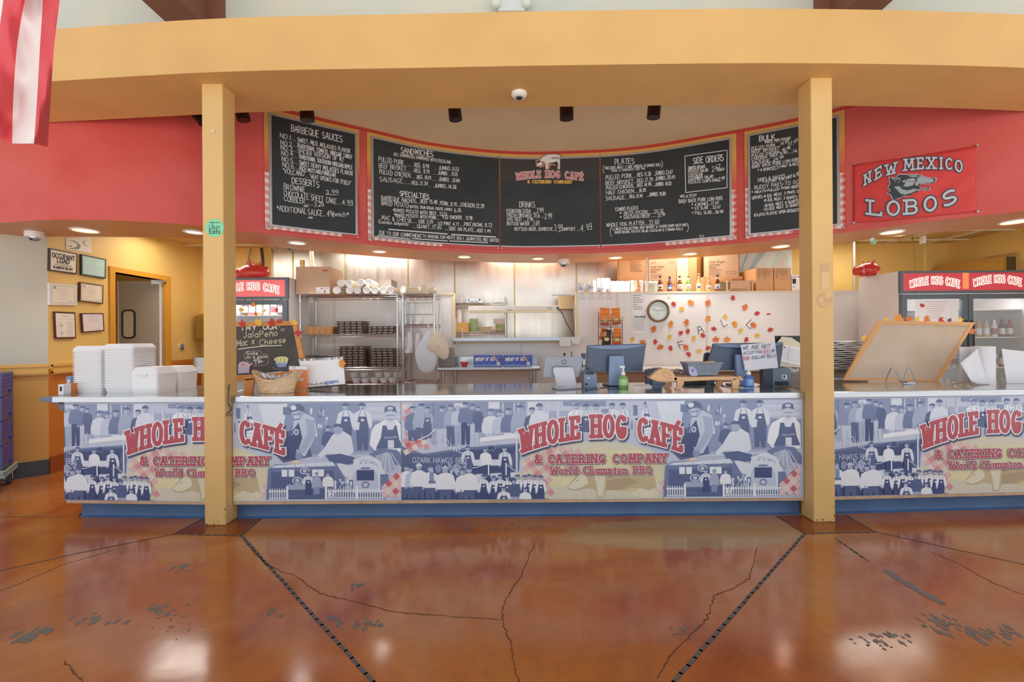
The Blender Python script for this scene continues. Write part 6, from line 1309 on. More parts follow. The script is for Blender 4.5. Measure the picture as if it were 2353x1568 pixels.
q = MB(); q.prism([(PX(703, yy, 806), yy, zt3 + .03), (PX(775, yy, 806), yy, zt3 + .005), (PX(775, yy, 806), yy, zt3 + .018), (PX(700, yy, 806), yy, zt3 + .044)], (0, .22, 0), TRB); o = q.build('serving_tray', loc=(PX(740, yy, 806), yy, zt3 + .004)); tag(o, 'flat dark tray lying askew on the lower pile behind the notice', 'tray')
# bowls on the lowest shelf
BWL = mat('white_plastic_bowl', '#E4E6EA', .4)
def bowl_mesh(r, h, m): q = MB(); q.lathe([(r * .6, 0), (r * .7, .003), (r, h), (r * .94, h), (r * .62, .008), (.001, .008)], (0, 0, 0), m, 18); return q
def place(mesh_mb, name, c, lab, cat, grp, proto=[None]):
    o = mesh_mb.build(name, smooth=40); o.location = c; TR[o.name] = Vector(c); return tag(o, lab, cat, grp)
b0 = None
for k, (px, py) in enumerate(((815, 876), (836, 876), (857, 876), (879, 876), (899, 876), (809, 863), (833, 863), (866, 863), (887, 863), (909, 863))):
    Yb_ = RY0 + .08; c = (PX(px, Yb_, py), Yb_ + (.06 if k < 5 else .075), zr[3] + .004 + (0 if k < 5 else .066))
    lab = 'white bowl on the lowest rack shelf, %s in the %s row' % (ORD[k % 5], 'bottom' if k < 5 else 'upper')
    if b0 is None: b0 = place(bowl_mesh(.054, .064, BWL), 'plastic_bowl', c, lab, 'bowl', 'white bowls on the lowest shelf')
    else: dup(b0, c, lab)
# cartons on the rack
CARD = mat('cardboard', '#D0AE8E', .7, noise=.03, nscale=12); CARD2 = mat('cardboard_tan', '#D9A878', .7, noise=.03, nscale=12); CARDP = mat('cardboard_print', '#8E7462', .7); CARDG = mat('grey_carton', '#BDB4AE', .7)
def carton(lab, px0, px1, py0, py1, Y, depth, m=CARD, z0=None, prints=None, name='cardboard_box', grp=None):
    x0, x1 = PX(px0, Y, (py0 + py1) / 2), PX(px1, Y, (py0 + py1) / 2); zb = PZ((px0 + px1) / 2, py1, Y) if z0 is None else z0; zt = PZ((px0 + px1) / 2, py0, Y)
    T = thing(name, lab, 'box', ((x0 + x1) / 2, Y + depth / 2, zb), grp); q = MB(); q.box(x0, x1, Y, Y + depth, zb, zt, m); q.box((x0 + x1) / 2 - .025, (x0 + x1) / 2 + .025, Y - .001, Y + depth, zt, zt + .001, mat('parcel_tape', '#C59A6C', .3)); q.build('carton', T, bevel=.003)
    if prints: D = Draw(planeY(Y - .001), .0006); prints(D); D.build('printed_marks', T)
    return T, zt
LRED = mat('carton_label_red', '#D05A58', .5)
def pr(D):
    D.poly([(740, 620), (753, 619), (754, 624), (741, 625)], LRED); D.rect(726, 660, 757, 674, SGW, 0); D.rect(737, 662, 741, 665, LRED, 1); D.rect(744, 668, 748, 673, CARDP, 1); D.stroke([(728, 671), (738, 671)], 1, CARDP, 1); D.stroke([(743, 664), (754, 664)], .8, CARDP, 1)
    for a in (200, 240, 280, 320): D.stroke([(717 + 2 * math.cos(math.radians(a)), 670 - 2 * math.sin(math.radians(a))), (717 + 6 * math.cos(math.radians(a)), 670 - 6 * math.sin(math.radians(a)))], .9, SGW, 1)
carton('large brown carton with a white shipping label on the chrome rack', 680, 758, 613, 676, RY0 + .015, .42, CARD, zr[0] + .008, pr)
carton('grey carton behind the cup sleeves on the rack', 872, 899, 642, 672, RY0 + .33, .3, CARDG, zr[0] + .006)
# sleeves of cups lying on the rack top
SLV = mat('white_cup_sleeve', '#F0EDEA', .4); SLW = mat('plastic_wrap_yellow_lit', '#EADCC6', .25)  # yellowish light on the sleeve sides is put into the wrap colour
sl0 = None; rs = .046
for k, (px, py) in enumerate(((774, 667), (803, 667), (820, 667), (843, 667), (861, 667), (880, 667), (898, 667), (783, 650), (800, 650), (829, 650), (847, 650))):
    x = PX(px, RY0 + .02, py); c = Vector((x, RY0 + .0 + (k % 3) * .015, zr[0] + .005 + rs + (.088 if k > 6 else 0)))
    lab = 'wrapped sleeve of white cups on the rack, %s in the %s row' % (ORD[k if k < 7 else k - 7], 'bottom' if k < 7 else 'upper')
    if sl0 is None:
        sl0 = thing('cup_sleeve', lab, 'cups', c, 'cup sleeves on the rack'); q = MB(); q.lathe([(.001, .004), (rs * .8, .004), (rs * .86, 0), (rs, .004), (rs, .02)], c, SLV, 18, 'y'); q.build('cup_base', sl0, smooth=40)
        q = MB(); q.lathe([(rs, .02)] + [(rs * (.98 if i % 2 else 1.0), .02 + .012 * i) for i in range(1, 24)] + [(rs * .6, .31)], c, SLW, 18, 'y'); q.build('wrap', sl0, smooth=30)
    else: dup(sl0, c, lab)
# second, narrow rack with basket, bags and cups
X0, X1 = -1.30, -.925; z2 = [PZ(960, 677, RY0), PZ(960, 746, RY0), PZ(960, 813, RY0), PZ(960, 880, RY0)]
T = thing('wire_rack', 'narrow chrome rack with a hanging wire basket and plastic bags', 'rack', (-1.11, 5.66, 0), 'chrome wire racks')
for z in z2: wire_shelf(T, X0, X1, RY0, RY1, z)
for x in (X0, X1):
    for y in (RY0, RY1): post(T, x, y, 0, z2[0] + .02)
q = MB()
for x in [X0 + .03 + i * .0215 for i in range(16)]: q.tube([(x, RY0 + .02, z2[0] - .03), (x, RY0 + .02, z2[0] - .235), (x, RY1 - .05, z2[0] - .235)], .0022, CHROME, 4)
for z in (z2[0] - .03, z2[0] - .1, z2[0] - .235): q.tube([(X0 + .03, RY0 + .02, z), (X1 - .03, RY0 + .02, z)], .003, CHROME, 4)
q.build('hanging_basket', T, recalc=False)
dup(sl0, Vector((PX(925, RY0, 667), RY0 + .02, zr[0] + .005 + rs)), 'wrapped sleeve of white cups where the two racks meet', rotz=-.5)
BAGC = mat('cream_plastic_film', '#EFE0C8', .35, noise=.04, nscale=12, trans=.15); BAGB = mat('white_plastic_film', '#E6ECF4', .35, noise=.03, nscale=12, trans=.15)
def bag(outline, Y, dep, m, lab, name='plastic_bag', seed=1):
    R = random.Random(seed); n = len(outline); cx = sum(p[0] for p in outline) / n; cy = sum(p[1] for p in outline) / n; vs = []; fs = []
    rings = [(1, 0), (.8, .6), (.5, .95), (.2, 1.05)]
    for sg in (-1, 1):
        base = len(vs)
        for s_, d in rings:
            for x, y in outline: vs.append(P(cx + (x - cx) * s_ + R.uniform(-2.6, 2.6) * (s_ < 1), cy + (y - cy) * s_ + R.uniform(-2.6, 2.6) * (s_ < 1), Y + sg * dep * d * R.uniform(.35, 1.3)))
        c = len(vs); vs.append(P(cx, cy, Y + sg * dep))
        for r in range(len(rings) - 1):
            for i in range(n): fs.append((base + r * n + i, base + r * n + (i + 1) % n, base + (r + 1) * n + (i + 1) % n, base + (r + 1) * n + i))
        for i in range(n): fs.append((base + 3 * n + i, base + 3 * n + (i + 1) % n, c))
    q = MB(); q.add(vs, fs, m); o = tag(q.build(name, loc=P(cx, max(p[1] for p in outline), Y), smooth=70, sub=1), lab, 'bag')
    if outline[0][1] > 700: h = MB(); t = min(outline, key=lambda p: p[1]); a = P(t[0], t[1] + 5, Y); h.tube([a, a.lerp(P(t[0] - 3, t[1] - 4, RY0 - .01), .6) + Vector((0, 0, .01)), P(t[0] - 3, t[1] - 4, RY0 - .0145)], .006, m, 6); h.build('handle_loop', o)
    return o
bag([(986, 750), (990, 768), (1000, 795), (1008, 815), (1002, 835), (996, 855), (982, 858), (965, 854), (958, 838), (950, 808), (962, 795), (972, 775)], RY0 - .042, .018, BAGB, 'limp white plastic bag hanging from the narrow rack', seed=2)
bag([(1006, 752), (1010, 764), (1026, 776), (1032, 800), (1032, 822), (1020, 828), (1008, 822), (1004, 812), (992, 806), (980, 802), (984, 785), (998, 766)], RY0 - .108, .028, BAGC, 'full cream plastic bag tied to the corner of the narrow rack', seed=4)
bag([(960, 660), (970, 654), (981, 656), (980, 668), (979, 677), (960, 677)], RY0 + .12, .05, BAGC, 'upright cream bag with faint print on the narrow rack', seed=5)
bag([(981, 664), (992, 662), (998, 658), (1005, 666), (1003, 677), (982, 677)], RY0 + .12, .05, BAGC, 'crumpled cream bag at the corner of the narrow rack top', seed=6)
CUPW = mat('white_foam_cup', '#ECEAEC', .5)
def cup_tower(px, py0, py1, r0, r1, z, lab, n=8):
    Y = RY0 + .12; x = PX(px, Y, py1); h = (py1 - py0) / F * Y; T = thing('cup_stack', lab, 'cups', (x, Y, z), 'stacked cups on the narrow rack')
    for i in range(n):
        q = MB(); a, b = i / n, (i + 1) / n; ra = r0 + (r1 - r0) * max(0, (a - .45)) / .55 if a > .45 else r0; rb = r0 + (r1 - r0) * max(0, (b - .45)) / .55 if b > .45 else r0
        q.lathe([(ra * .99, z + h * a), (ra * 1.02, z + h * (a + .01)), (rb * .96, z + h * b)], (x, Y, 0), CUPW, 16); q.build('cup', T, smooth=40)
cup_tower(941, 762, 811, .044, .02, z2[2] + .005, 'tall tapering tower of white foam cups on the narrow rack'); cup_tower(960, 766, 811, .036, .02, z2[2] + .005, 'shorter tower of white cups beside the tall one', 7)
for px, r, h, lab in ((936, .038, .05, 'small stack of white lids beside the cup towers'), (962, .042, .045, 'white upturned bowl on the upper shelf of the narrow rack'), (977, .034, .085, 'white foam cup on the upper shelf of the narrow rack')):
    z = z2[2] if px == 936 else z2[1]; q = MB(); Yq = RY0 + (.06 if px == 936 else .1); q.lathe([(r, 0), (r, h * .3), (r * .8, h), (.001, h)], (PX(px, Yq, 800), Yq, z + .005), CUPW, 16); tag(q.build('foam_cup', loc=(PX(px, Yq, 800), Yq, z + .005), smooth=40), lab, 'cup')
# work table, plates, wrap boxes
tx0, tx1, ty0, ty1 = -.89, .335, 5.36, 5.9; tz = PZ(1120, 843, 5.45)
T = thing('work_table', 'stainless steel work table below the pass-through', 'table', (-.28, 5.6, 0))
q = MB(); q.box(tx0, tx1, ty0, ty1, tz - .045, tz, STEEL); q.build('tabletop', T, bevel=.016)
q = MB(); q.box(tx0, tx1, ty1, ty1 + .015, tz, tz + .1, STEEL); q.build('backsplash', T)
for x, y in ((tx0 + .07, ty0 + .06), (tx1 - .07, ty0 + .06), (tx0 + .16, ty1 - .06), (tx1 - .1, ty1 - .06)):
    q = MB(); q.lathe([(.02, 0), (.02, tz - .045)], (x, y, 0), CHROME, 12); q.build('leg', T, smooth=40)
PLT = mat('grey_plate', '#C6BFB8', .35); p0 = None
for i in range(20):
    c = Vector((PX(1026, 5.62, 830) + random.uniform(-.002, .002), 5.62, tz + .001 + i * .0118)); lab = 'pale grey plate in the table stack, %s from the bottom' % ORD[i]
    if p0 is None: q = MB(); q.lathe([(.06, 0), (.098, .0015), (.105, .004), (.105, .0095), (.07, .006), (.001, .006)], (0, 0, 0), PLT, 24); p0 = place(q, 'plate', c, lab, 'plate', 'stack of plates on the work table')
    else: dup(p0, c, lab)
q = MB(); yq = 5.5; xq = PX(1067, yq, 840); q.lathe([(.03, 0), (.035, .02), (.055, .055), (.05, .055), (.03, .022), (.001, .02)], (xq, yq, tz + .001), mat('red_dish', '#D6503F', .4), 16); tag(q.build('red_dish', loc=(xq, yq, tz), smooth=40), 'small red dish on the work table beside the plates', 'dish')
BLU = mat('film_box_blue', '#4A62C0', .4); BLU2 = mat('film_box_light_blue', '#8FA4DC', .4); GOLD = mat('film_box_gold', '#D9A878', .4)
for a, b, lab in ((1088, 1154, 'blue food film box beside the red dish'), (1157, 1223, 'blue food film box at the far end of the table')):
    yq = 5.46; x0, x1 = PX(a, yq, 830), PX(b, yq, 830); zt = PZ(a, 817, yq); T = thing('film_box', lab, 'box', ((x0 + x1) / 2, yq, tz), 'blue film boxes on the work table')
    q = MB(); q.box(x0, x1, yq, yq + .11, tz + .001, zt, BLU); q.build('carton', T, bevel=.002)
    D = Draw(planeY(yq - .0008), .0006); D.rect(a, 838.6, b, 842, BLU2, 0); D.text('WRAP N\' GO', a + 4, 830, a + 48, 829, 7.6, 1.7, SGW, 1, gap=.22, it=.12); D.poly([(a + 44, 817.5), (a + 48, 817.5), (a + 58, 831), (a + 54, 832)], GOLD, 1); D.ell(a + 57, 836, 4.6, 4, SGW, 2, 14); D.rect(a + 53, 836, a + 61, 837.4, BLU2, 3)
    for t in (0, 1, 2): D.stroke([(a + 4 + 15 * t, 836), (a + 13 + 15 * t, 836)], .9, BLU2, 1)
    D.text('Toro', a + 54, 823.5, a + 63, 823, 3.4, .6, SGW, 2) if False else D.stroke([(a + 54, 822), (a + 63, 821.5)], 1.4, BLU2, 2)
    D.build('printed_face', T)
# pass-through ledge, notes, heat lamp
T = thing('pass_shelf', 'stainless pass-through ledge on the white partition', 'shelf', (PW(1180, 780).x, 5.9, zsh)); x0, x1 = PX(1037, 5.78, 780), PX(1334, 5.78, 780); zl_ = PZ(1180, 776, 5.78)
q = MB(); q.box(x0, x1, 5.78, 6.12, zl_ - .012, zl_, STEEL); q.build('ledge', T, bevel=.003); q = MB(); q.prism([(x0, 5.78, zl_), (x1, 5.78, zl_), (x1, 5.775, zl_ - .04), (x0 + .03, 5.775, zl_ - .04)], (0, .006, 0), STEEL); q.build('front_lip', T)
q = MB(); q.box(x0 + .03, x1 - .03, 5.94, 6.08, zsh, zl_ - .012, FRPE); q.build('support_board', T)
for pts, lab in (([(1285, 776), (1312, 776), (1312, 796), (1286, 796)], 'larger blank note taped to the end of the pass ledge'), ([(1313, 776), (1334, 776), (1333, 787), (1330, 791), (1314, 790)], 'small ragged note taped beside the larger one')):
    q = MB(); q.prism([P(*p, 5.77) for p in pts], (0, .0015, 0), SGW); tag(q.build('paper_note', loc=P(*pts[0], 5.77)), lab, 'paper')
T = thing('heat_lamp', 'long white heat lamp bar hung in the pass-through', 'lamp', P(1180, 716, 6.0)); HLM = mat('heat_lamp_white', '#E8E2D8', .35)
x0, x1 = PX(1076, 6.0, 710), PX(1285, 6.0, 710); q = MB(); q.box(x0, x1, 6.0, 6.1, PZ(1180, 714, 6.0), PZ(1180, 703, 6.0), HLM); q.build('housing', T, bevel=.004)
q = MB(); q.box(x0 + .02, x1 - .02, 6.01, 6.09, PZ(1180, 718.5, 6.0), PZ(1180, 714, 6.0), mat('reflector_tan', '#C2AE8A', .3, .6)); q.build('reflector', T)
q = MB(); v = P(1281.5, 708, 5.995); q.lathe([(.001, -.012), (.014, -.012), (.018, 0)], v, DKG, 12, 'y'); q.build('plug_socket', T, smooth=40)
q = MB(); q.tube([P(1282, 708, 5.985), P(1293, 722, 5.985), P(1303, 745, 5.985), P(1319, 773, 5.985)], .006, DKG, 8); q.build('power_cable', T, smooth=1)
D = Draw(planeY(5.999), .0006); D.rect(1258, 705, 1269, 706.3, GLN); D.rect(1258, 708, 1269, 711, GLN); D.rect(1165, 712.4, 1176, 713.8, GK); D.build('rating_label', T)
q = MB(); q.tube([P(1077, 703, 6.03), P(1077, 690, 6.03), P(1077, 686, 6.03)], .006, STEEL, 6); q.build('hanger', T)
q = MB(); q.box(PX(1268, 6.03, 678), xc + .02, 6.02, 6.05, PZ(1290, 679.5, 6.03), PZ(1290, 677, 6.03), mat('galvanised_bar', '#B5B2AC', .4, .6)); q.build('bracket_bar', T)
q = MB(); n = 9
for i in range(n): v = P(1284, 681 + i * 2.6, 6.03); q.tube([v + Vector((.004 * math.cos(k) * (1 if i % 2 else .3), .004 * math.cos(k) * (.3 if i % 2 else 1), .008 * math.sin(k))) for k in [6.283 * j / 8 for j in range(9)]], .0015, CHROME, 4, False)
q.build('chain', T, recalc=False)
q = MB(); q.lathe([(.012, 0), (.012, .01), (.004, .012), (.004, .13)], (PX(1062, 5.84, 775), 5.84, zl_), SGW, 8); tag(q.build('order_spike', loc=(PX(1062, 5.84, 775), 5.84, zl_)), 'thin white order spike on the pass ledge', 'spike')
# kitchen shelf beyond the pass-through
ky0, ky1 = 6.35, 6.75; kx0, kx1 = PX(1020, ky0, 740), PX(1162, ky0, 740); kz = [PZ(1100, 697, ky0), PZ(1100, 764, ky0)]
T = thing('wire_rack', 'wire rack of bowls and plates seen through the pass-through', 'rack', ((kx0 + kx1) / 2, 6.55, 0), 'chrome wire racks')
for z in kz + [.5]: wire_shelf(T, kx0, kx1, ky0, ky1, z)
for x in (kx0, kx1):
    for y in (ky0, ky1): post(T, x, y, 0, kz[0] + .09)
GBL = mat('green_bowl', '#A9C08C', .4); g0 = None; ky = ky0 + .1
for i in range(5):
    c = Vector((PX(1089, ky, 750), ky, kz[1] + .005 + i * .033)); lab = 'light green bowl in the kitchen stack, %s from the bottom' % ORD[i]
    if g0 is None: g0 = place(bowl_mesh(.066, .055, GBL), 'green_bowl', c, lab, 'bowl', 'green bowls on the kitchen rack')
    else: dup(g0, c, lab)
tp0 = None; TPL = mat('tan_plate', '#D9BE9A', .4)
for i in range(6):
    c = Vector((PX(1117, ky, 756), ky, kz[1] + .005 + i * .0125)); lab = 'tan plate on the kitchen rack, %s from the bottom' % ORD[i]
    if tp0 is None: q = MB(); q.lathe([(.06, 0), (.094, .002), (.098, .004), (.098, .0105), (.058, .004), (.001, .004)], (0, 0, 0), TPL, 20); tp0 = place(q, 'tan_plate', c, lab, 'plate', 'tan plates on the kitchen rack')
    else: dup(tp0, c, lab)
gp0 = None
for i in range(7):
    c = Vector((PX(1150, ky + .1, 752), ky + .1, kz[1] + .005 + i * .0165)); lab = 'green plate at the kitchen rack end, %s from the bottom' % ORD[i]
    if gp0 is None: q = MB(); q.lathe([(.05, 0), (.07, .002), (.074, .005), (.074, .0145), (.048, .004), (.001, .004)], (0, 0, 0), mat('green_plate', '#A3B076', .4), 18); gp0 = place(q, 'green_plate', c, lab, 'plate', 'green plates on the kitchen rack')
    else: dup(gp0, c, lab)
carton('grey and pink packet on top of the green plates', 1134, 1158, 733, 741, ky + .04, .08, mat('packet_grey_pink', '#B9A7A4', .6), kz[1] + .127, name='packet')
carton('small orange-brown carton on the kitchen rack', 1052, 1077, 742, 762, ky - .02, .16, mat('carton_orange', '#D9A45C', .6), kz[1] + .006)
for px, r, h, lab in ((1056, .031, .33, 'tall white cup sleeve standing behind the orange-brown carton'), (1046, .028, .2, 'shorter white cup sleeve at the edge of the pass-through')):
    q = MB(); yq = ky0 + .26; q.lathe([(r, 0), (r, h * .9), (r * .7, h), (.001, h)], (PX(px, yq, 750), yq, kz[1] + .004), SLV, 14); tag(q.build('cup_sleeve', loc=(PX(px, yq, 750), yq, kz[1] + .004), smooth=40), lab, 'cups')
q = MB(); rows = [[P(1132 + i * 3.2, 757 + 2 * math.sin(i * 1.5 + j) + j * 1.4, ky0 + .03 + .02 * j) for i in range(7)] for j in range(4)]; q.grid(rows, mat('red_white_cloth', '#D98A8A', .7, hex2='#E9DCDC', nscale=80)); q.map(lambda v: Vector((v.x, v.y, max(v.z, kz[1] + .006)))); tag(q.build('checked_cloth', loc=rows[0][0], recalc=False, solid=.003), 'crumpled red and white cloth by the green plates', 'cloth')
T = thing('can_opener', 'steel table can opener on the upper kitchen shelf', 'can opener', P(1090, 697, ky)); q = MB()
for px in (1075, 1104): q.box(PX(px - 3, ky, 690), PX(px + 3, ky, 690), ky, ky + .04, kz[0] + .005, PZ(px, 684, ky), CHROME)
q.build('upright', T); q = MB(); q.box(PX(1075, ky, 690), PX(1104, ky, 690), ky, ky + .03, PZ(1090, 691, ky), PZ(1090, 687, ky), CHROME); q.build('crossbar', T)
carton('small white carton on the upper kitchen shelf', 1136, 1155, 694, 704, ky0 + .01, .1, SGW, kz[0] + .006, name='white_carton')
carton('white bottle-shaped carton beside the can opener', 1056, 1063, 681, 696, ky, .05, SGW, kz[0] + .005, name='white_carton')
carton('beige cabinet end seen under the bracket of the heat lamp', 1286, 1321, 678, 710, 6.4, .3, mat('beige_cabinet', '#D9BE94', .5), None, name='wall_cabinet')
# rice-paper like sheet posts at the jamb
q = MB(); q.box(PX(1318, 5.945, 720), PX(1322, 5.945, 720), 5.94, 5.948, PZ(1320, 732, 5.945), PZ(1320, 700, 5.945), mat('jamb_label_grey', '#C5BEB4', .5)); tag(q.build('jamb_label', loc=P(1320, 720, 5.945)), 'grey strip label on the jamb of the pass-through', 'label')
# ------------------------------------------------------------------ wall of leaves, clock, posters
LW = planeY(YP - .002)
T = thing('wall_clock', 'round bronze-rimmed wall clock among the paper leaves', 'clock', P(1512, 715, YP - .02)); c = P(1512, 715, YP - .004); r = 26 / F * YP
q = MB(); q.lathe([(r, 0), (r * 1.0, -.02), (r * .93, -.04), (r * .84, -.034), (r * .79, -.012)], c, mat('bronze_rim', '#8C7458', .3, .7), 32, 'y', cap=False); q.build('rim', T, smooth=40, recalc=False)
q = MB(); q.lathe([(.001, -.012), (r * .81, -.0135)], c, mat('clock_dial', '#DDE3DF', .15, hex2='#C9D6CF', nscale=14), 32, 'y'); q.build('dial', T, recalc=False)
D = Draw(planeY(YP - .0175), .0008)
D.stroke([(1512, 715), (1500, 711)], 1.2, GK, 0); D.stroke([(1512, 715), (1526, 712)], .9, GK, 0)
for i in range(12): a = math.radians(30 * i); D.stroke([(1512 + 17 * math.cos(a), 715 + 17 * math.sin(a)), (1512 + 19 * math.cos(a), 715 + 19 * math.sin(a))], .8, GLN, 0)
D.build('hands', T)
LV = [(890, 545, 'red'), (468, 590, 'amber'), (295, 605, 'red'), (637, 597, 'orange'), (375, 655, 'yellow'), (1010, 640, 'orange'), (1130, 700, 'red'), (1245, 705, 'red'), (637, 755, 'amber'), (810, 737, 'yellow'), (268, 808, 'amber'), (425, 790, 'orange'), (905, 808, 'amber'), (1092, 815, 'orange'), (95, 858, 'orange'),
      (367, 897, 'red'), (437, 880, 'red'), (697, 855, 'red'), (968, 872, 'yellow'), (1262, 863, 'red'), (253, 937, 'yellow'), (497, 950, 'yellow'), (588, 918, 'red'), (718, 962, 'orange'), (830, 962, 'amber'), (1022, 962, 'red'), (1130, 922, 'yellow'), (110, 985, 'red'), (160, 1040, 'orange'), (265, 1048, 'red'), (415, 1040, 'orange'), (640, 1048, 'red'), (552, 1080, 'yellow'), (445, 1110, 'red'), (-118, 960, 'yellow'), (-12, 995, 'orange')]
cnt = {}
for x, y, col in sorted(LV): 
    cnt[col] = cnt.get(col, 0) + 1
    lab = '%s paper leaf on the white wall, %s of its colour from the chip rack' % (col, ORD[cnt[col] - 1])
    leaf(LW, 1480 + x * .2296, 560 + y * .2296, 17.5 if col in ('orange', 'amber') else 14, col, lab, 'paper leaves on the white wall', tilt=.7 if x == 1245 else 0, off=.004)
for quad, strokes, lab in (([(1552.5, 784), (1568, 780), (1572, 803), (1559, 807)], [[(1556, 787), (1569, 784)], [(1558, 787), (1563, 803)], [(1559, 794), (1568, 792)]], 'white paper lettered F at the low end of the wall of leaves'),
                           ([(1600, 750), (1611, 747), (1620, 768), (1606, 772)], [[(1606, 768), (1603, 752), (1608, 750), (1618, 764)], [(1605, 761), (1612, 758)]], 'white paper lettered A between the leaves'),
                           ([(1651, 734), (1668, 731), (1679, 750), (1660, 756)], [[(1655, 735), (1663, 752), (1672, 746)]], 'white paper lettered L under a yellow leaf'),
                           ([(1706, 747), (1718, 730), (1732, 738), (1722, 758)], [[(1726, 735), (1714, 747), (1724, 756)]], 'white paper lettered with a sideways L beside an orange leaf')):
    T = thing('letter_sheet', lab, 'paper', P(*quad[0], YP)); q = MB(); q.poly([LW(*p, .0012) for p in quad], SGW); q.build('sheet', T, recalc=False); D = Draw(lambda x, y, o=0.: LW(x, y, .0014 + o), .0006)
    for s_ in strokes: D.stroke(s_, 1.6, MK)
    D.build('letter', T)
def poster(lab, x0, y0, x1, y1, draw, m=SGW, name='poster', cat='poster', Y=YP - .002):
    T = thing(name, lab, cat, P((x0 + x1) / 2, y1, Y)); s_ = planeY(Y); q = MB(); q.poly([s_(*p, .001) for p in ((x0, y0), (x1, y0), (x1, y1), (x0, y1))], m); q.build('sheet', T, recalc=False)
    D = Draw(lambda x, y, o=0.: s_(x, y, .0015 + o), .0006); draw(D); D.build('print', T)
TX = mat('print_grey', '#9A958F', .6)
def p1(D):
    for i, w_ in enumerate((17, 15, 23, 21, 10, 20, 22)): D.stroke([(1455, 679 + i * 5.2), (1455 + w_, 679 + i * 5.2)], 1.6, TX)
poster('upper white text notice beside the clock', 1451, 671, 1489, 722, p1)
def p2_(D):
    D.text('Everything!', 1458, 730, 1483, 730, 4.2, .9, MK, 0, gap=.2)
    for i in range(7): D.stroke([(1456, 734 + i * 4), (1482 - (i % 3) * 2, 734 + i * 4)], 1.1, GLN)
poster('lower white notice headed Everything beside the clock', 1453, 722, 1491, 768, p2_)
PKT = mat('label_pink', '#E9A3B8', .5)
for i, px in enumerate((1338, 1359, 1381, 1400)):
    def pl_(D, px=px):
        D.ell(px, 675, 5, 2.2, PKT, 0, 12); D.stroke([(px - 6, 680), (px + 5, 680)], .8, GLN); D.stroke([(px - 6, 683.5), (px + 6, 683.5)], .8, GLN); D.stroke([(px - 7, 687), (px + 6, 687)], .7, MKB); D.ell(px - 7, 682, .8, .8, PKT, 1, 8); D.ell(px + 7, 682, .8, .8, PKT, 1, 8)
    poster('small price label with a pink tag under the %s cup' % ('tallest', 'second', 'third', 'smallest')[i], px - 9, 673, px + 9, 689, pl_, FRP, 'price_label', 'label')
poster('little cream tag under the blue-labelled beer bottle', 1533, 671, 1545, 682, lambda D: D.stroke([(1536, 676), (1543, 676)], .8, GLN), mat('tag_cream', '#F0E6CF', .5), 'price_label', 'label'); poster('pale blue tag under the cream tag', 1532, 682, 1541, 686, lambda D: D.stroke([(1534, 684), (1539, 684)], .6, GLN), mat('tag_blue', '#CDD6EA', .5), 'price_label', 'label')
# ------------------------------------------------------------------ shelf along the top of the partition
zs = zpt + .02; xs0, xs1 = xc, xd
T = thing('wall_shelf', 'long cream shelf along the top of the white partition', 'shelf', ((xs0 + xs1) / 2, 6.3, zs - .02)); q = MB(); q.box(xs0, xs1, YP + .131, 6.59, zs - .02, zs, FRPE); q.build('board', T)
for x in (xs0 + .1, (xs0 + xs1) / 2, xs1 - .1): q = MB(); q.prism([(x, YP + .13, zs - .02), (x, 6.5, zs - .02), (x, YP + .13, zs - .35)], (.03, 0, 0), FRPE); q.build('bracket', T)
# cups with handwriting
for px, w, y0, t, lab in ((1335, 21, 651, 'Qu', 'tallest white foam cup at the end of the partition top'), (1358, 18, 655, 'Pt', 'second white foam cup along the partition top'), (1379, 18, 662, '1/2', 'third, short white foam cup on the partition top'), (1397, 12, 664, 'S', 'smallest white cup on the partition top')):
    Y = YP + .04; x = PX(px, Y, 670); r = w / 2 / F * Y; h = PZ(px, y0, Y) - zs; T = thing('foam_cup', lab, 'cup', (x, Y, zs), 'sample cups on the partition')
    q = MB(); q.lathe([(r * .78, 0), (r * .98, h * .94), (r * 1.03, h * .94), (r * 1.03, h), (r * .94, h), (r * .74, .01), (.001, .01)], (x, Y, zs), CUPW, 20); q.build('cup', T, smooth=30)
    D = Draw(planeY(Y - r * .97), .0006); D.text(t, px - w * .26, 666, px + w * .22, 666, 8, .8, MKB, 0, .2) if h > .08 else D.stroke(scrib(px - w * .25, 670, px + w * .22, 670, 3, 7), .7, MKB); D.build('handwriting', T)
# foam containers standing on edge
fc0 = None; Yf = YP + .22
for g_, (a, b, y0) in enumerate(((1360, 1404, 638), (1405, 1449, 645), (1450, 1480, 643), (1482, 1524, 645))):
    n = max(2, round((b - a) / 10.5))
    for i in range(n):
        w = (b - a) / n / F * Yf; x = PX(a + (b - a) * (i + .5) / n, Yf, 660); h = PZ(a, y0, Yf) - zs
        lab = 'white foam container on edge, %s in the %s batch on the partition' % (ORD[i], ORD[g_])
        q = MB(); d = .22; hh = h * (1 - .05 * (i == 0 and g_ == 0))
        q.prism([Vector((0, y, z)) for y, z in ((0, 0), (d, 0), (d, hh * .85), (d * .85, hh), (d * .15, hh), (0, hh * .85))], (w * .94, 0, 0), FOAM)
        o = q.build('foam_container', bevel=w * .25); o.location = (x - w / 2, Yf, zs); TR[o.name] = Vector((x - w / 2, Yf, zs)); tag(o, lab, 'foam container', 'foam containers on edge over the partition')
T = thing('squeeze_bottle', 'orange bottle-shaped container beside the pale conduit', 'bottle', (PX(1464, YP + .06, 670), YP + .06, zs)); c = (PX(1464, YP + .06, 670), YP + .06, zs); OB = mat('orange_bottle', '#DDA071', .45)
q = MB(); q.lathe([(.038, 0), (.046, .02), (.045, .07), (.03, .1), (.018, .12), (.016, .165), (.001, .168)], c, OB, 18); q.build('body', T, smooth=60); q = MB(); q.lathe([(.047, .035), (.0475, .065)], c, mat('orange_label', '#EAD0BA', .5), 18); q.build('label', T, smooth=60, recalc=False)
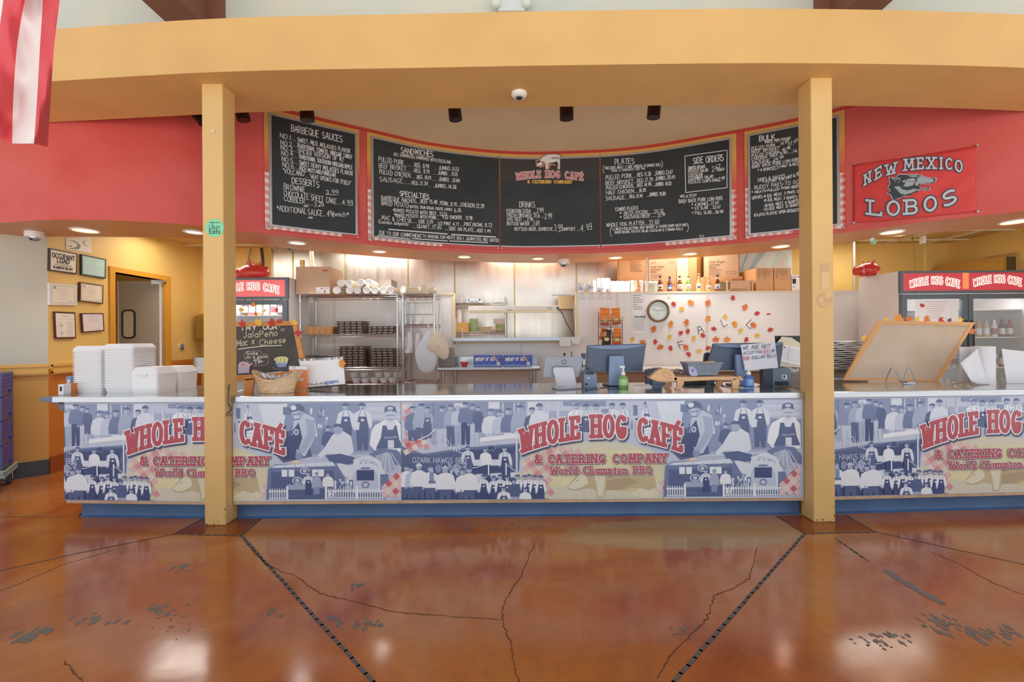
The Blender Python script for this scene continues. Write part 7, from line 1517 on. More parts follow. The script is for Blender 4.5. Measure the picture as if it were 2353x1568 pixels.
# beer bottles and a can
AMB, GRB, CLR = mat('amber_glass', '#7A3F1C', .12, spec=.8), mat('green_glass', '#7FA04A', .12, spec=.8), mat('clear_beer_glass', '#E0B56A', .12, spec=.8)
CAPS = {'k': BK2, 'r': mat('cap_red_brown', '#7A3A2A', .3), 'g': mat('cap_green', '#6FA85A', .3), 's': mat('cap_silver', '#D9D6D0', .3, .5)}
Yb_ = YP + .05
for px, yt, gl, cap, lm, lab, band_ in ((1517, 634, AMB, 'k', '#E4DEE4', 'brown beer bottle with a white label nearest the green can', '#3A3438'), (1539, 636, AMB, 'k', '#6C86C4', 'brown beer bottle with a blue label', '#D9D3E0'), (1562, 634, AMB, 'r', '#EADFDA', 'brown beer bottle with a red crossed label', '#D05A62'), (1582, 634, GRB, 'g', '#E6E2D8', 'green beer bottle with a red crossed label', '#D05A62'),
                                (1606, 629, CLR, 's', '#E4E0D8', 'tall clear beer bottle with a pale cap', '#3A3438'), (1629, 638, CLR, 's', '#EDE8DA', 'short clear beer bottle with a cream label', '#9A8A6A'), (1649, 632, AMB, 'k', '#E9E6EA', 'brown beer bottle with a white neck and label at the row end', '#6C86C4')):
    x = PX(px, Yb_, 670); h = PZ(px, yt, Yb_) - zs; r = .031; T = thing('beer_bottle', lab, 'bottle', (x, Yb_, zs), 'beer bottles on the partition'); c = (x, Yb_, zs)
    q = MB(); q.lathe([(.001, 0), (r * .95, 0), (r, .006), (r, h * .5), (r * .85, h * .6), (r * .48, h * .72), (r * .42, h * .95), (.001, h * .95)], c, gl, 18); q.build('glass', T, smooth=60)
    q = MB(); q.lathe([(r * 1.02, h * .16), (r * 1.02, h * .46)], c, mat('beer_label_' + lm[1:], lm, .5), 18); q.build('label', T, smooth=60, recalc=False)
    q = MB(); q.lathe([(r * .5, h * .74), (r * .455, h * .86)], c, mat('beer_label_' + lm[1:], lm, .5), 14); q.build('neck_label', T, smooth=60, recalc=False)
    q = MB(); q.lathe([(r * .5, h * .94), (r * .5, h * .99), (r * .4, h), (.001, h)], c, CAPS[cap], 14); q.build('cap', T, smooth=40)
    D = Draw(planeY(Yb_ - r * 1.03), .0006); bm2 = mat('beer_mark_' + band_[1:], band_, .5); yb0 = 672 - (672 - yt) * .3
    if 'crossed' in lab: D.stroke([(px - 3, yb0 - 3), (px - .2, yb0 + 3)], 1.1, bm2); D.stroke([(px - .2, yb0 - 3), (px - 3, yb0 + 3)], 1.1, bm2); D.stroke([(px + .4, yb0 - 3), (px + 3.2, yb0 + 3)], 1.1, bm2); D.stroke([(px + 3.2, yb0 - 3), (px + .4, yb0 + 3)], 1.1, bm2)
    else: D.rect(px - 3.4, yb0 - 1, px + 3.4, yb0 + 2.4, bm2)
    D.build('label_print', T)
T = thing('drink_can', 'small pale green drink can at the head of the beer bottles', 'can', (PX(1497, Yb_, 670), Yb_, zs)); c = (PX(1497, Yb_, 670), Yb_, zs); q = MB(); q.lathe([(.024, 0), (.028, .006), (.028, .095), (.023, .103), (.001, .101)], c, mat('can_pale_green', '#B9CFAE', .35), 18); q.build('can', T, smooth=40); D = Draw(planeY(Yb_ - .0285), .0006); D.ell(1497, 661, 2.2, 2, LEAFC['yellow'], 0, 12); D.build('can_print', T)
# cartons stored above the partition
def txt(*L):
    def f(D):
        for t in L:
            if isinstance(t[0], str): D.text(*t[:5], t[5], t[6] if len(t) > 6 else .9, CARDP, 0, 0)
            else: D.stroke(list(t), .9, CARDP)
    return f
def bars(D, x0, x1, ys, v=False):
    for i, y in enumerate(ys): D.stroke([(x0, y), (x1 - (i * 7 % 9), y)], 1.1, CARDP)
Z = zs + .001
def pA(D): bars(D, 1448, 1476, [601 + i * 2.6 for i in range(10)]); 
carton('brown carton with centred print, left of the pale conduit', 1423, 1486, 590, 672, 6.44, .14, CARD2, Z, pA, grp='cartons over the partition')
LHC = lambda x, y, k: [('Large Hinged', x, y, x + 32 * k, y, 4.6 * k), ('Container', x, y + 6.4 * k, x + 24 * k, y + 6.4 * k, 4.6 * k), ('White', x, y + 12.6 * k, x + 14 * k, y + 12.6 * k, 4.6 * k)]
carton('small brown carton under the first hinged container box', 1522, 1553, 648, 672, 6.40, .17, CARD2, Z, txt(('SN203', 1536, 657, 1551, 657, 3.4)), grp='cartons over the partition')
carton('hinged container carton beside the pale conduit', 1491, 1553, 590, 648, 6.40, .17, CARD, PZ(1520, 648, 6.40) + .001, lambda D: (txt(*LHC(1495, 615, .98))(D), bars(D, 1495, 1520, [631, 635, 639, 645]), D.stroke([(1495, 604), (1508, 604)], 1, CARDP), D.ell(1543, 602, 7, 3.4, mat('cardboard_faint', '#C6A284', .7), 0, 16)), grp='cartons over the partition')
carton('wide brown carton lying under the second hinged container box', 1617, 1706, 636, 672, 6.42, .15, CARD2, Z, txt(('SN203', 1682, 645, 1705, 645, 4.2, 1.1)), grp='cartons over the partition')
carton('second hinged container carton, above the beer bottles', 1627, 1697, 580, 636, 6.42, .15, CARD, PZ(1660, 636, 6.42) + .001, lambda D: (txt(*LHC(1630, 604, 1.05))(D), bars(D, 1630, 1658, [620, 624, 628, 632]), D.stroke([(1669, 624), (1691, 624), (1691, 629.5), (1669, 629.5), (1669, 624)], .7, CARDP)), grp='cartons over the partition')
carton('long low carton in front of the stacked cartons', 1672, 1732, 645, 672, 6.14, .2, CARD, Z, lambda D: (D.rect(1656 + 16, 648, 1670 + 8, 665, CARDP, 0), bars(D, 1684, 1720, [668, 664]), D.stroke([(1726, 648), (1726, 668)], 2.4, CARDP), D.stroke(scrib(1680, 669, 1694, 668, 4, 8), .9, CARDP)), grp='cartons over the partition')
def pF(x):
    def f(D):
        D.stroke([(x + 6, 620), (x + 6, 638)], 3.4, CARDP); D.stroke([(x + 6, 620.6), (x + 6, 637.4)], 1.6, CARD)
        for i, l in enumerate((12, 16, 26, 16, 9)): D.stroke([(x + 12 + i * 3.4, 619), (x + 12 + i * 3.4, 619 + l)], .9, CARDP)
        D.text('C', x + 28, 634, x + 31, 634, 10, .9, CARDP, 0)
    return f
carton('tall brown carton with vertical print, first of the close pair', 1737, 1777, 616, 672, 6.14, .44, CARD2, Z, pF(1738), grp='cartons over the partition')
carton('tall brown carton with vertical print, second of the close pair', 1779, 1817, 616, 672, 6.14, .44, CARD2, Z, pF(1779), grp='cartons over the partition')
carton('white-labelled carton squeezed against the yellow column', 1819, 1850, 632, 672, 6.14, .3, SGW, Z, lambda D: (D.rect(1821, 641, 1829, 652, BK2), D.stroke([(1821, 637), (1830, 636.5)], 1.2, GK), D.rect(1834, 635, 1840, 638, GK), D.rect(1822, 658, 1827, 662, GLN)), grp='cartons over the partition')
q = MB(); q.box(PX(1655, 6.1, 660), PX(1669, 6.1, 660), 6.1, 6.13, Z, PZ(1660, 648, 6.1), mat('carton_end_olive', '#8E8468', .6)); tag(q.build('small_carton', loc=(PX(1660, 6.1, 660), 6.1, Z)), 'small olive carton end beside the last beer bottle', 'box')
T = thing('conduit_pipe', 'pale vertical conduit rising from the partition by the clock', 'pipe', (PX(1488, 6.0, 640), 6.0, zs)); q = MB(); q.lathe([(.013, 0), (.013, ZK - zs)], (PX(1488, 6.0, 640), 6.02, zs), SGW, 12); q.build('tube', T, smooth=40)
# tall cooler cabinet behind and pale marbled panel with blue-grey swirls
CAB = mat('cabinet_cream', '#E6D3AE', .45); T = thing('tall_cabinet', 'tall cream and brown cabinet standing behind the beer bottles', 'cabinet', (PX(1600, 6.5, 640), 6.6, 0))
q = MB(); q.box(PX(1556, 6.62, 640), PX(1582, 6.62, 640), 6.62, 6.88, 0, 2.66, CAB); q.build('pale_side', T); q = MB(); q.box(PX(1600, 6.62, 640), PX(1626, 6.62, 640), 6.62, 6.88, 0, 2.66, brushed('bronze_steel', '#A98A52', .3, 1.2, 30, .1)); q.build('steel_door', T); q = MB(); q.box(PX(1582, 6.62, 640), PX(1600, 6.62, 640), 6.60, 6.88, 0, 2.66, mat('cabinet_return_brown', '#B79A6E', .5)); q.build('return_panel', T)  # return panel in one even brown
T = thing('marbled_wall_panel', 'large pale blue marbled panel high on the kitchen wall', 'picture', P(1760, 640, 6.86)); x0, x1 = PX(1700, 6.85, 610), PX(1820, 6.85, 610); z0, z1 = PZ(1760, 660, 6.85), 2.64
q = MB(); q.box(x0, x1, 6.85, 6.88, z0, z1, mat('marbled_ground', '#CBD5D6', .35, hex2='#DBDDD6', nscale=2)); q.build('flat_sheet', T)
D = Draw(planeY(6.849), .001)
for pts, c_ in (([(1728, 630), (1736, 610), (1752, 590), (1766, 570), (1752, 570), (1734, 592), (1724, 612), (1718, 630)], '#A9BCC8'), ([(1704, 640), (1708, 612), (1718, 590), (1724, 570), (1720, 570), (1712, 590), (1703, 612)], '#A9BCC8'), ([(1770, 640), (1776, 600), (1790, 570), (1812, 590), (1808, 640)], '#C3CFC6'), ([(1780, 640), (1790, 600), (1804, 590), (1800, 640)], '#CDBFB0')): D.poly(pts, mat('marbled_swirl_' + c_[1:], c_, .4))
D.build('swirl_shapes', T)
# chip rack
T = thing('chip_rack', 'black wire rack of orange chip bags beside the monitor', 'rack', (PX(1404, 5.6, 790), 5.6, .96)); q = MB(); WB = mat('black_wire', '#3E4048', .4)
yk = 5.56
for px in (1375, 1403, 1430): 
    q.tube([P(px, 716 if px < 1400 else 728, yk + .118), P(px, 800, yk + .118)], .004, WB, 5); q.tube([P(px, 752, yk), P(px, 810, yk)], .004, WB, 5)
for py in (737, 752, 775, 800): q.tube([P(1375, py, yk), P(1430, py, yk)], .003, WB, 5); q.tube([P(1375, py, yk), P(1375, py - 6, yk + .1)], .003, WB, 5); q.tube([P(1430, py, yk), P(1430, py - 6, yk + .1)], .003, WB, 5)
for i in range(12): q.tube([P(1377 + i * 4.6, 740, yk), P(1377 + i * 4.6, 752, yk)], .002, WB, 4)
x0, x1 = PX(1375, yk, 800), PX(1430, yk, 800); q.box(x0, x1, yk, yk + .12, .96, .968, WB); q.tube([(x0, yk, .965), P(1375, 800, yk)], .004, WB, 5); q.tube([(x1, yk, .965), P(1430, 800, yk)], .004, WB, 5)
q.build('wire_frame', T, recalc=False)
CO, CB, CRD, CGN = mat('chip_orange', '#EE8A3A', .3, noise=.12, nscale=30), mat('chip_black', '#3A3A40', .3, noise=.3, nscale=40), mat('chip_red', '#C94A38', .4), mat('chip_green', '#A9B84E', .4)
def chip(px, py, w, h, Y, m, rot, lab, dec):
    ca, sa = math.cos(rot), math.sin(rot); n = 7; rows = []; 
    T = thing('chip_bag', lab, 'chip bag', P(px, py + h / 2, Y), 'chip bags in the wire rack'); q = MB()
    def pt(u, v, sg): 
        X, Y_ = (u - .5) * w * (1 - .06 * math.sin(math.pi * v)), (v - .5) * h; b = (math.sin(math.pi * u) * math.sin(math.pi * v)) ** .6
        return P(px + X * ca - Y_ * sa, py + X * sa + Y_ * ca, Y + sg * (.022 * b + .001))
    for sg in (-1, 1): q.grid([[pt(i / n, j / n, sg) for i in range(n + 1)] for j in range(n + 1)], m)
    q.build('bag', T, smooth=60)
    D = Draw(lambda x, y, o=0.: P(px + x * w * ca - y * h * sa, py + x * w * sa + y * h * ca, Y - .0255 - o), .0006)
    D.ell(.02, .1, .3, .14, CGN if dec != 2 else LEAFC['yellow'], 0, 16); D.ell(.02, .1, .2, .07, SGW, 1, 12)
    if dec == 1: D.rect(-.42, .3, .42, .46, CRD, 0)
    if dec == 2: D.poly([(-.46, -.3), (-.1, -.42), (-.05, -.1), (-.4, 0)], CO, 0)
    D.build('print', T)
chip(1389, 722, 24, 28, yk + .08, CO, .1, 'orange chip bag, rear of the top row on the post side', 0); chip(1415, 722, 20, 27, yk + .08, CO, -.08, 'orange chip bag leaning at the rear of the top row', 0)
chip(1390, 734, 22, 30, yk + .032, CO, .05, 'orange chip bag, front of the top row near the wall edge', 1); chip(1415, 733, 22, 28, yk + .032, CO, -.15, 'orange chip bag, front of the top row near the notices', 1)
chip(1386, 768, 16, 28, yk + .075, CO, .2, 'orange and black chip bag peeping behind the black one', 2); chip(1394, 776, 21, 36, yk + .032, CB, .08, 'black chip bag in the lower row', 2); chip(1419, 766, 18, 22, yk + .075, CO, 0, 'orange chip bag at the rear of the lower row', 0); chip(1417, 778, 23, 30, yk + .032, CO, 0, 'orange chip bag at the front of the lower row', 1)
# back counter under the leaves
T = thing('back_counter', 'low back counter with a pale top and brown front under the leaves', 'counter', (PX(1660, 5.4, 850), 5.65, 0)); x0, x1 = PX(1336, 5.4, 850), PX(1840, 5.4, 850)
q = MB(); q.box(x0, x1, 5.4, 5.935, .925, .958, mat('pale_laminate', '#E3DDD6', .3)); q.build('worktop', T, bevel=.004); q = MB(); q.box(x0 + .02, x1 - .02, 5.45, 5.93, 0, .925, mat('brown_laminate', '#A98568', .45, noise=.06, nscale=5)); q.build('cabinet', T)
q = MB(); q.box(PX(1582, 5.42, 850), PX(1640, 5.42, 850), 5.42, 5.5, .958, PZ(1600, 842, 5.42) , mat('wood_box', '#C9A47C', .6)); tag(q.build('wooden_block', loc=(PX(1610, 5.42, 850), 5.42, .958)), 'small wooden ledge on the back counter behind the grey bin', 'block')
# ------------------------------------------------------------------ drinks coolers
CDK = mat('cooler_dark_frame', '#5E6A72', .35); CSIDE = mat('cooler_white_side', '#E6E3E0', .4); CIN = mat('cooler_inside', '#E3E7E8', .5); GLASS = mat('cooler_glass', '#DDE6EA', .06, spec=.9, alpha=.16); SGN = mat('cooler_sign_red', '#C8444F', .35, emit=.35); SGN2 = mat('cooler_sign_pink', '#E06A6A', .35, emit=.5); SGL = mat('cooler_sign_white', '#F6EFE6', .35, emit=.6)
def cooler(lab, x0, x1, y0, y1, ztop, sign, doors, Fm):
    T = thing('drinks_cooler', lab, 'refrigerator', ((x0 + x1) / 2, (y0 + y1) / 2, 0), 'drinks coolers')
    q = MB(); t = .03
    q.box(x0, x0 + t, y0 + .03, y1, .02, ztop, CSIDE); q.box(x1 - t, x1, y0 + .03, y1, .02, ztop, CSIDE); q.box(x0 + t, x1 - t, y0 + .03, y1, ztop - t, ztop, CSIDE); q.box(x0 + t, x1 - t, y1 - t, y1, .02, ztop - t, CIN); q.box(x0 + t, x1 - t, y0 + .03, y1 - t, .02, .25, CDK); q.build('cabinet', T)
    zs0, zs1 = sign; f = MB()
    f.box(x0, x1, y0, y0 + .03, zs1, ztop, CDK); f.box(x0, x1, y0, y0 + .03, zs0 - .03, zs0, CDK); f.box(x0, x0 + .035, y0, y0 + .03, zs0, zs1, CDK); f.box(x1 - .035, x1, y0, y0 + .03, zs0, zs1, CDK); f.build('header_frame', T)
    s_ = MB(); s_.box(x0 + .035, x1 - .035, y0 + .012, y0 + .03, zs0, zs1, SGN if doors > 1 else SGN2); sg = s_.build('lit_sign', T); tag(sg, 'red lit sign reading Whole Hog Cafe')
    w = (x1 - x0) / doors
    for i in range(doors):
        a, b = x0 + i * w + .004, x0 + (i + 1) * w - .004; zt, zb = zs0 - .04, .27; d = MB(); fr = .055
        for bx in ((a, b, zt - fr, zt), (a, b, zb, zb + fr), (a, a + fr, zb + fr, zt - fr), (b - fr, b, zb + fr, zt - fr)): d.box(bx[0], bx[1], y0 - .02, y0 + .025, bx[2], bx[3], CDK)
        dr = d.build('door', T); g = MB(); g.box(a + fr, b - fr, y0 - .004, y0 + .004, zb + fr, zt - fr, GLASS); g.build('glass_pane', dr)
        h = MB(); hx = b - .028 if i == 0 else a + .028; h.tube([(hx, y0 - .024, zt - .3), (hx, y0 - .05, zt - .33), (hx, y0 - .05, zt - .65), (hx, y0 - .024, zt - .68)], .008, BK2, 6); h.build('handle', dr)
    d_ = bpy.data.lights.new('cooler_light', 'AREA'); d_.shape = 'RECTANGLE'; d_.size = (x1 - x0) * .8; d_.size_y = .1; d_.energy = 5; o_ = bpy.data.objects.new('cooler_light', d_); S.collection.objects.link(o_); o_.parent = T; o_.location = Vector(((x0 + x1) / 2, y0 + .12, zs0 - .06)) - TR[T.name]
    for z in (.6, .95, 1.3, 1.62):
        s_ = MB(); s_.box(x0 + t, x1 - t, y0 + .08, y1 - .05, z, z + .012, mat('cooler_shelf_white', '#F2F2EF', .4)); s_.build('shelf', T)
    return T
cy0 = 5.3; cz = PZ(600, 638, cy0); TL = cooler('single-door drinks cooler behind the easel chalkboard', -3.27, PX(662, cy0, 700), cy0, 5.9, cz, (PZ(600, 682, cy0), PZ(600, 643, cy0)), 1, 0)
# lettering of the signs: the white outline glows, letters red
def sign_text(T, px0, px1, py, hh, Y, glow):
    for ch in T.children:
        if ch.name.startswith('lit_sign'): S_ = ch
    D = Draw(planeY(Y + .011), .0007)
    for w_, m_, ly in ((5.6, SGL, 0), (1.5, SGN, 3)): D.text('WHOLE HOG CAFE', px0, py, px1, py, hh, w_, m_, ly, 0, arch=9, gap=.42)
    D.build('sign_lettering', S_)
sign_text(TL, 512, 640, 674, 14, cy0, 1)
for px, py, s_, c_, l_ in ((582, 700, 14, 'amber', 'amber leaf stuck on the cooler glass above the chalkboard'), (555, 712, 13, 'yellow', 'yellow leaf stuck on the cooler glass by the column'), (636, 713, 12, 'red', 'red leaf stuck on the cooler glass by its edge'), (608, 714, 9, 'yellow', 'small yellow leaf at the middle of the cooler glass'), (588, 722, 11, 'orange', 'orange leaf low on the cooler glass'), (566, 723, 9, 'orange', 'small orange leaf low on the cooler glass near the column')): leaf(planeY(cy0 - .022), px, py, s_, c_, l_, 'paper leaves on the cooler glass', off=.002)
ry0 = 5.2; rz = PZ(2200, 622, ry0); rx0, rx1 = PX(2069, ry0, 700), PX(2069, ry0, 700) + 1.5
TR_ = cooler('double-door drinks cooler behind the tilted board', rx0, rx1, ry0, 5.83, rz, (PZ(2200, 668, ry0), PZ(2200, 627, ry0)), 2, 1)
sign_text(TR_, 2092, 2204, 661, 15, ry0, 1)
for ch in TR_.children:
    if ch.name.startswith('lit_sign'):
        D = Draw(planeY(ry0 + .011), .0007); D.rect(2212, 626, 2226, 664, mat('cooler_sign_orange', '#F08A58', .35, emit=.5), 0); D.build('sign_divider', ch); D = Draw(planeY(ry0 + .011), .0007)
        for w_, m_, ly in ((5.6, SGL, 0), (1.5, SGN, 3)): D.text('WHOLE HOG CAFE', 2238, 658, 2346, 657, 15, w_, m_, ly, 0, arch=9, gap=.42)
        D.build('sign_lettering', ch)
# drinks inside
DR = [mat('drink_' + n_, c_, .3) for n_, c_ in (('dark', '#5A3A34'), ('amber', '#C98A4A'), ('white', '#E6E4E6'), ('red', '#B0525A'), ('tan', '#C9AE8E'))]
d0s = {}
for k, (Tc, x0, x1, y0, zsh_, n) in enumerate(((TL, -3.22, -2.62, cy0, (1.62, 1.3), 7), (TR_, rx0 + .06, rx1 - .06, ry0, (1.3, .95), 15))):
    for z in zsh_:
        for i in range(n):
            m = DR[(i * 3 + k) % 5]; c = Vector((x0 + (x1 - x0) * (i + .5) / n, y0 + .14, z + .013))
            lab = 'bottle inside the %s cooler, %s along its %s shelf' % ('single-door' if k == 0 else 'double-door', ORD[i], 'upper' if z == zsh_[0] else 'lower')
            if m.name not in d0s:
                q = MB(); q.lathe([(.001, 0), (.03, 0), (.03, .12), (.014, .17), (.014, .2), (.001, .2)], (0, 0, 0), m, 12); q.lathe([(.0306, .03), (.0306, .1)], (0, 0, 0), DR[2] if m != DR[2] else DR[3], 12); d0s[m.name] = place(q, 'drink_bottle', c, lab, 'bottle', 'bottles inside the coolers')
            else: dup(d0s[m.name], c, lab)
T = thing('paper_notice', 'white printed notice taped inside the double-door cooler glass', 'notice', P(2150, 735, ry0 - .01)); cs = planeY(ry0 - .0055); q = MB(); q.poly([cs(*p, .001) for p in ((2102, 690), (2202, 689), (2202, 742), (2102, 742))], SGW); q.build('sheet', T, recalc=False)
D = Draw(lambda x, y, o=0.: cs(x, y, .0015 + o), .0006); PKL = mat('print_pink_line', '#D9A8B0', .6)
for i, (a, b) in enumerate(((2126, 2176), (2138, 2162), (2128, 2172), (2126, 2172), (2132, 2168), (2130, 2164), (2142, 2160), (2128, 2176))): D.stroke([(a, 694 + i * 5.2), (b, 694 + i * 5.2)], 1, PKL)
D.build('print', T); leaf(cs, 2119, 702, 12, 'red', 'red leaf on the notice of the double-door cooler', 'paper leaves on the cooler glass', off=.004)
# hog hats on the coolers
HOG = mat('red_plastic', '#CF3B34', .3, noise=.06, nscale=12)
def hog(lab, c, sc, flip, wx=1.):
    T = thing('hog_hat', lab, 'hat', c, 'red plastic hog hats'); q = MB(); c = Vector(c); f = flip
    def zs_(v): return Vector((c.x + (v.x - c.x) * wx, v.y, max(c.z + .002, c.z + (v.z - c.z) * 1.25)))
    q.ball(c + Vector((0, .1, .07)) * sc, .19 * sc, .13 * sc, .085 * sc, HOG, 18, 10); q.ball(c + Vector((-.15 * f, .08, .06)) * sc, .1 * sc, .075 * sc, .06 * sc, HOG, 14, 9); q.lathe([(.045 * sc, 0), (.05 * sc, .02 * sc), (.04 * sc, .05 * sc), (.06 * sc, .12 * sc)], c + Vector((-.27 * f if f > 0 else .15, .07, .055)) * sc, HOG, 12, 'x'); q.map(zs_); q.build('head_shell', T, smooth=60)
    r = MB()
    for i in range(9): t = i / 8; x = (-.06 + .22 * t) * f; r.add([c + Vector(v) * sc for v in ((x - .018, .1, .13), (x + .018, .1, .13), (x + .012 * f, .1, .185 - .05 * (t - .3) ** 2 * 4), (x, .085, .13), (x, .115, .13))], [(0, 3, 2), (3, 1, 2), (1, 4, 2), (4, 0, 2)], HOG)
    r.map(zs_); r.build('bristle_ridge', T)
    e = MB(); e.tube([c + Vector((-.16 * f, .01, .03)) * sc, c + Vector((-.175 * f, -.0, .06)) * sc, c + Vector((-.165 * f, .0, .085)) * sc], .009 * sc, SGW, 6, r1=.002); e.map(zs_); e.build('tusk', T)
    e = MB()
    for s_ in (-1, 1): e = MB(); e.add([c + Vector(v) * sc for v in ((-.03 * f, .1 + .07 * s_, .13), (.03 * f, .1 + .08 * s_, .13), (.02 * f, .1 + .11 * s_, .2))], [(0, 1, 2)], HOG); e.map(zs_); e.build('ear', T, recalc=False, solid=.006)
hog('red plastic hog hat on the single-door cooler by the column', (PX(578, 5.5, 640), 5.45, cz), 1.0, 1); hog('small red hog hat on the double-door cooler', (PX(2016, 5.5, 630), 5.56, rz), .85, 1, .8)
# conduit, rods, hood, hanging items on the far side
q = MB(); x = PX(1962, 6.4, 600); zz = PZ(1962, 668, 6.4); q.lathe([(.018, zz), (.018, ZK)], (x, 6.4, 0), mat('galvanised_pipe', '#C9C2AE', .35, .6), 12); q.lathe([(.022, zz + .3), (.022, zz + .34)], (x, 6.4, 0), CHROME, 12); q.lathe([(.03, zz - .5), (.03, zz)], (x, 6.4, 0), CHROME, 12); q.lathe([(.018, 0), (.018, zz - .5)], (x, 6.4, 0), CHROME, 12); tag(q.build('conduit_pipe', loc=(x, 6.4, 0), smooth=40), 'galvanised vertical pipe behind the bulk-board column', 'pipe')
for px, y0, m, lab in ((2096, 536, mat('olive_rod', '#7A6224', .5), 'straight thin rod hanging from the kitchen ceiling'), (2120, 542, mat('olive_rod2', '#B09A4E', .5), 'crooked thin cord hanging beside the straight rod')):
    q = MB(); a = P(px, y0, 6.3); a.z = ZK + .01; b = P(px + 6, 646, 6.3); q.tube([a, a.lerp(b, .3) + Vector((.02, 0, 0)), b], .007, m, 6)
    if px > 2110: q.box(a.x - .02, a.x + .02, 6.27, 6.33, ZK - .1, ZK, SGW)
    tag(q.build('hanging_rod', loc=a), lab, 'rod')
T = thing('exhaust_hood', 'stainless exhaust hood, yellow reflections in its colour, above the double-door cooler', 'hood', (6.2, 6.2, 2.0)); q = MB(); hx = PX(2305, 5.9, 600); zh = PZ(2305, 588, 5.9); q.box(hx, hx + .04, 5.9, 6.88, 1.95, zh, brushed('hood_steel_yellow_reflection', '#CDB27A', .28, 1.2, 30, .15)); q.build('side_panel', T); q = MB(); q.box(hx + .04, hx + .18, 5.92, 6.88, 1.95, zh - .01, DKST); q.build('dark_end', T)  # side panel steel tinted with the yellow it reflects
q = MB(); q.box(hx + .2, hx + .5, 5.93, 6.3, 2.0, zh + .05, mat('hood_box_tan', '#B79A64', .5)); q.build('duct_box', T)
# white paper bit and green light on the soffit edge
SG = lambda px, py, z=ZF: Vector((uv(px, py)[0] * (z - H) / uv(px, py)[1], (z - H) / uv(px, py)[1], z))
# ------------------------------------------------------------------ downlights, spotlights, cameras
WRING = mat('downlight_trim', '#E9E2DA', .35); LGT = mat('downlight_lens_warm', '#FFD9A0', .4, emit=1.6); LGC = mat('downlight_reflector_glow', '#E9E6E2', .25, emit=.35)  # silver reflectors get a faint added glow
for k, (px, py, wpx, warm) in enumerate(((196, 529, 56, 1), (446, 533, 44, 0), (683, 558, 42, 0), (872, 578, 34, 0), (1067, 590, 32, 1), (1236, 594, 30, 1), (1414, 592, 32, 1), (1586, 583, 34, 1), (1794, 566, 40, 1), (2049, 533, 50, 1), (2332, 509, 58, 1))):
    c = SG(px, py); r = wpx / 2 / F * c.y
    where = ('over the certificate corner', 'beside the sticker column', 'under the barbeque sauces board', 'under the sandwiches board', 'under the specialties end of the sandwiches board', 'under the hog logo board', 'under the plates heading', 'under the side orders box', 'under the bulk board', 'under the red team banner', 'above the double-door cooler')[k]
    T = thing('downlight', ('warm lit' if warm else 'faintly glowing silver') + ' recessed downlight in the soffit ' + where, 'ceiling light', c, 'recessed downlights in the soffit')
    q = MB(); q.lathe([(r, 0), (r * .99, -.008), (r * .84, -.010), (r * .8, -.002)], c, WRING, 28, cap=False); q.build('trim_ring', T, smooth=40, recalc=False); q = MB(); q.lathe([(.001, -.003), (r * .82, -.003)], c, LGT if warm else LGC, 28); q.build('lens', T, recalc=False)
    d = bpy.data.lights.new('downlight_glow', 'SPOT'); d.energy = 22 if warm else 20; d.spot_size = 2.2; d.spot_blend = .8; d.shadow_soft_size = .06; d.color = (1, .95, .88)  # silver downlights look unlit but get an added spot as well
    o = bpy.data.objects.new('downlight_glow', d); S.collection.objects.link(o); o.parent = T; o.location = (0, 0, -.04)
BRZ = mat('dark_bronze_can', '#3A2620', .28, .6); BIN_ = mat('spot_inside', '#1E1613', .5)
for k, (tx, ty, bx, by, r_, lab) in enumerate(((700, 243, 707, 272, 16, 'dark spotlight can in front of the barbeque sauces board'), (1040, 236, 1047, 271, 15, 'dark spotlight can above the gap beside the logo board'), (1301, 232, 1302, 269, 16, 'dark spotlight can over the plates side of the recess'), (1508, 230, 1501, 266, 15, 'dark spotlight can over the side orders board'), (545, 240, 561, 272, 14, 'dark spotlight can close beside the sticker column'), (420, 250, 470, 276, 14, 'dark spotlight can mostly behind the sticker column'))):
    Y = 4.02; b = P(bx, by + 5, Y); a = P(tx, ty - 30, Y - .02); d = (a - b).normalized(); a = b + d * .26; r = r_ / F * Y; T = thing('spotlight', lab, 'spotlight', a, 'track spotlights behind the beam')
    q = MB(); M_ = d.to_track_quat('Z', 'Y').to_matrix(); q.lathe([(r, 0), (r, .2), (r * .7, .24), (r * .2, .25)], b, BRZ, 20, 'z', M_); q.build('can', T, smooth=40); q = MB(); q.lathe([(r * .96, .004), (r * .6, .06), (.001, .06)], b, BIN_, 20, 'z', M_); q.build('reflector', T, recalc=False)
    q = MB(); m_ = b + d * .24; q.tube([m_, Vector((m_.x, m_.y, 3.64))], .012, BRZ, 8); q.lathe([(.05, 3.63), (.05, 3.652)], (m_.x, m_.y, 0), BRZ, 14); q.build('stem', T)
CAMW = mat('camera_white', '#EAE4DC', .35); CAMD = mat('camera_lens_dark', '#2A2A32', .1)
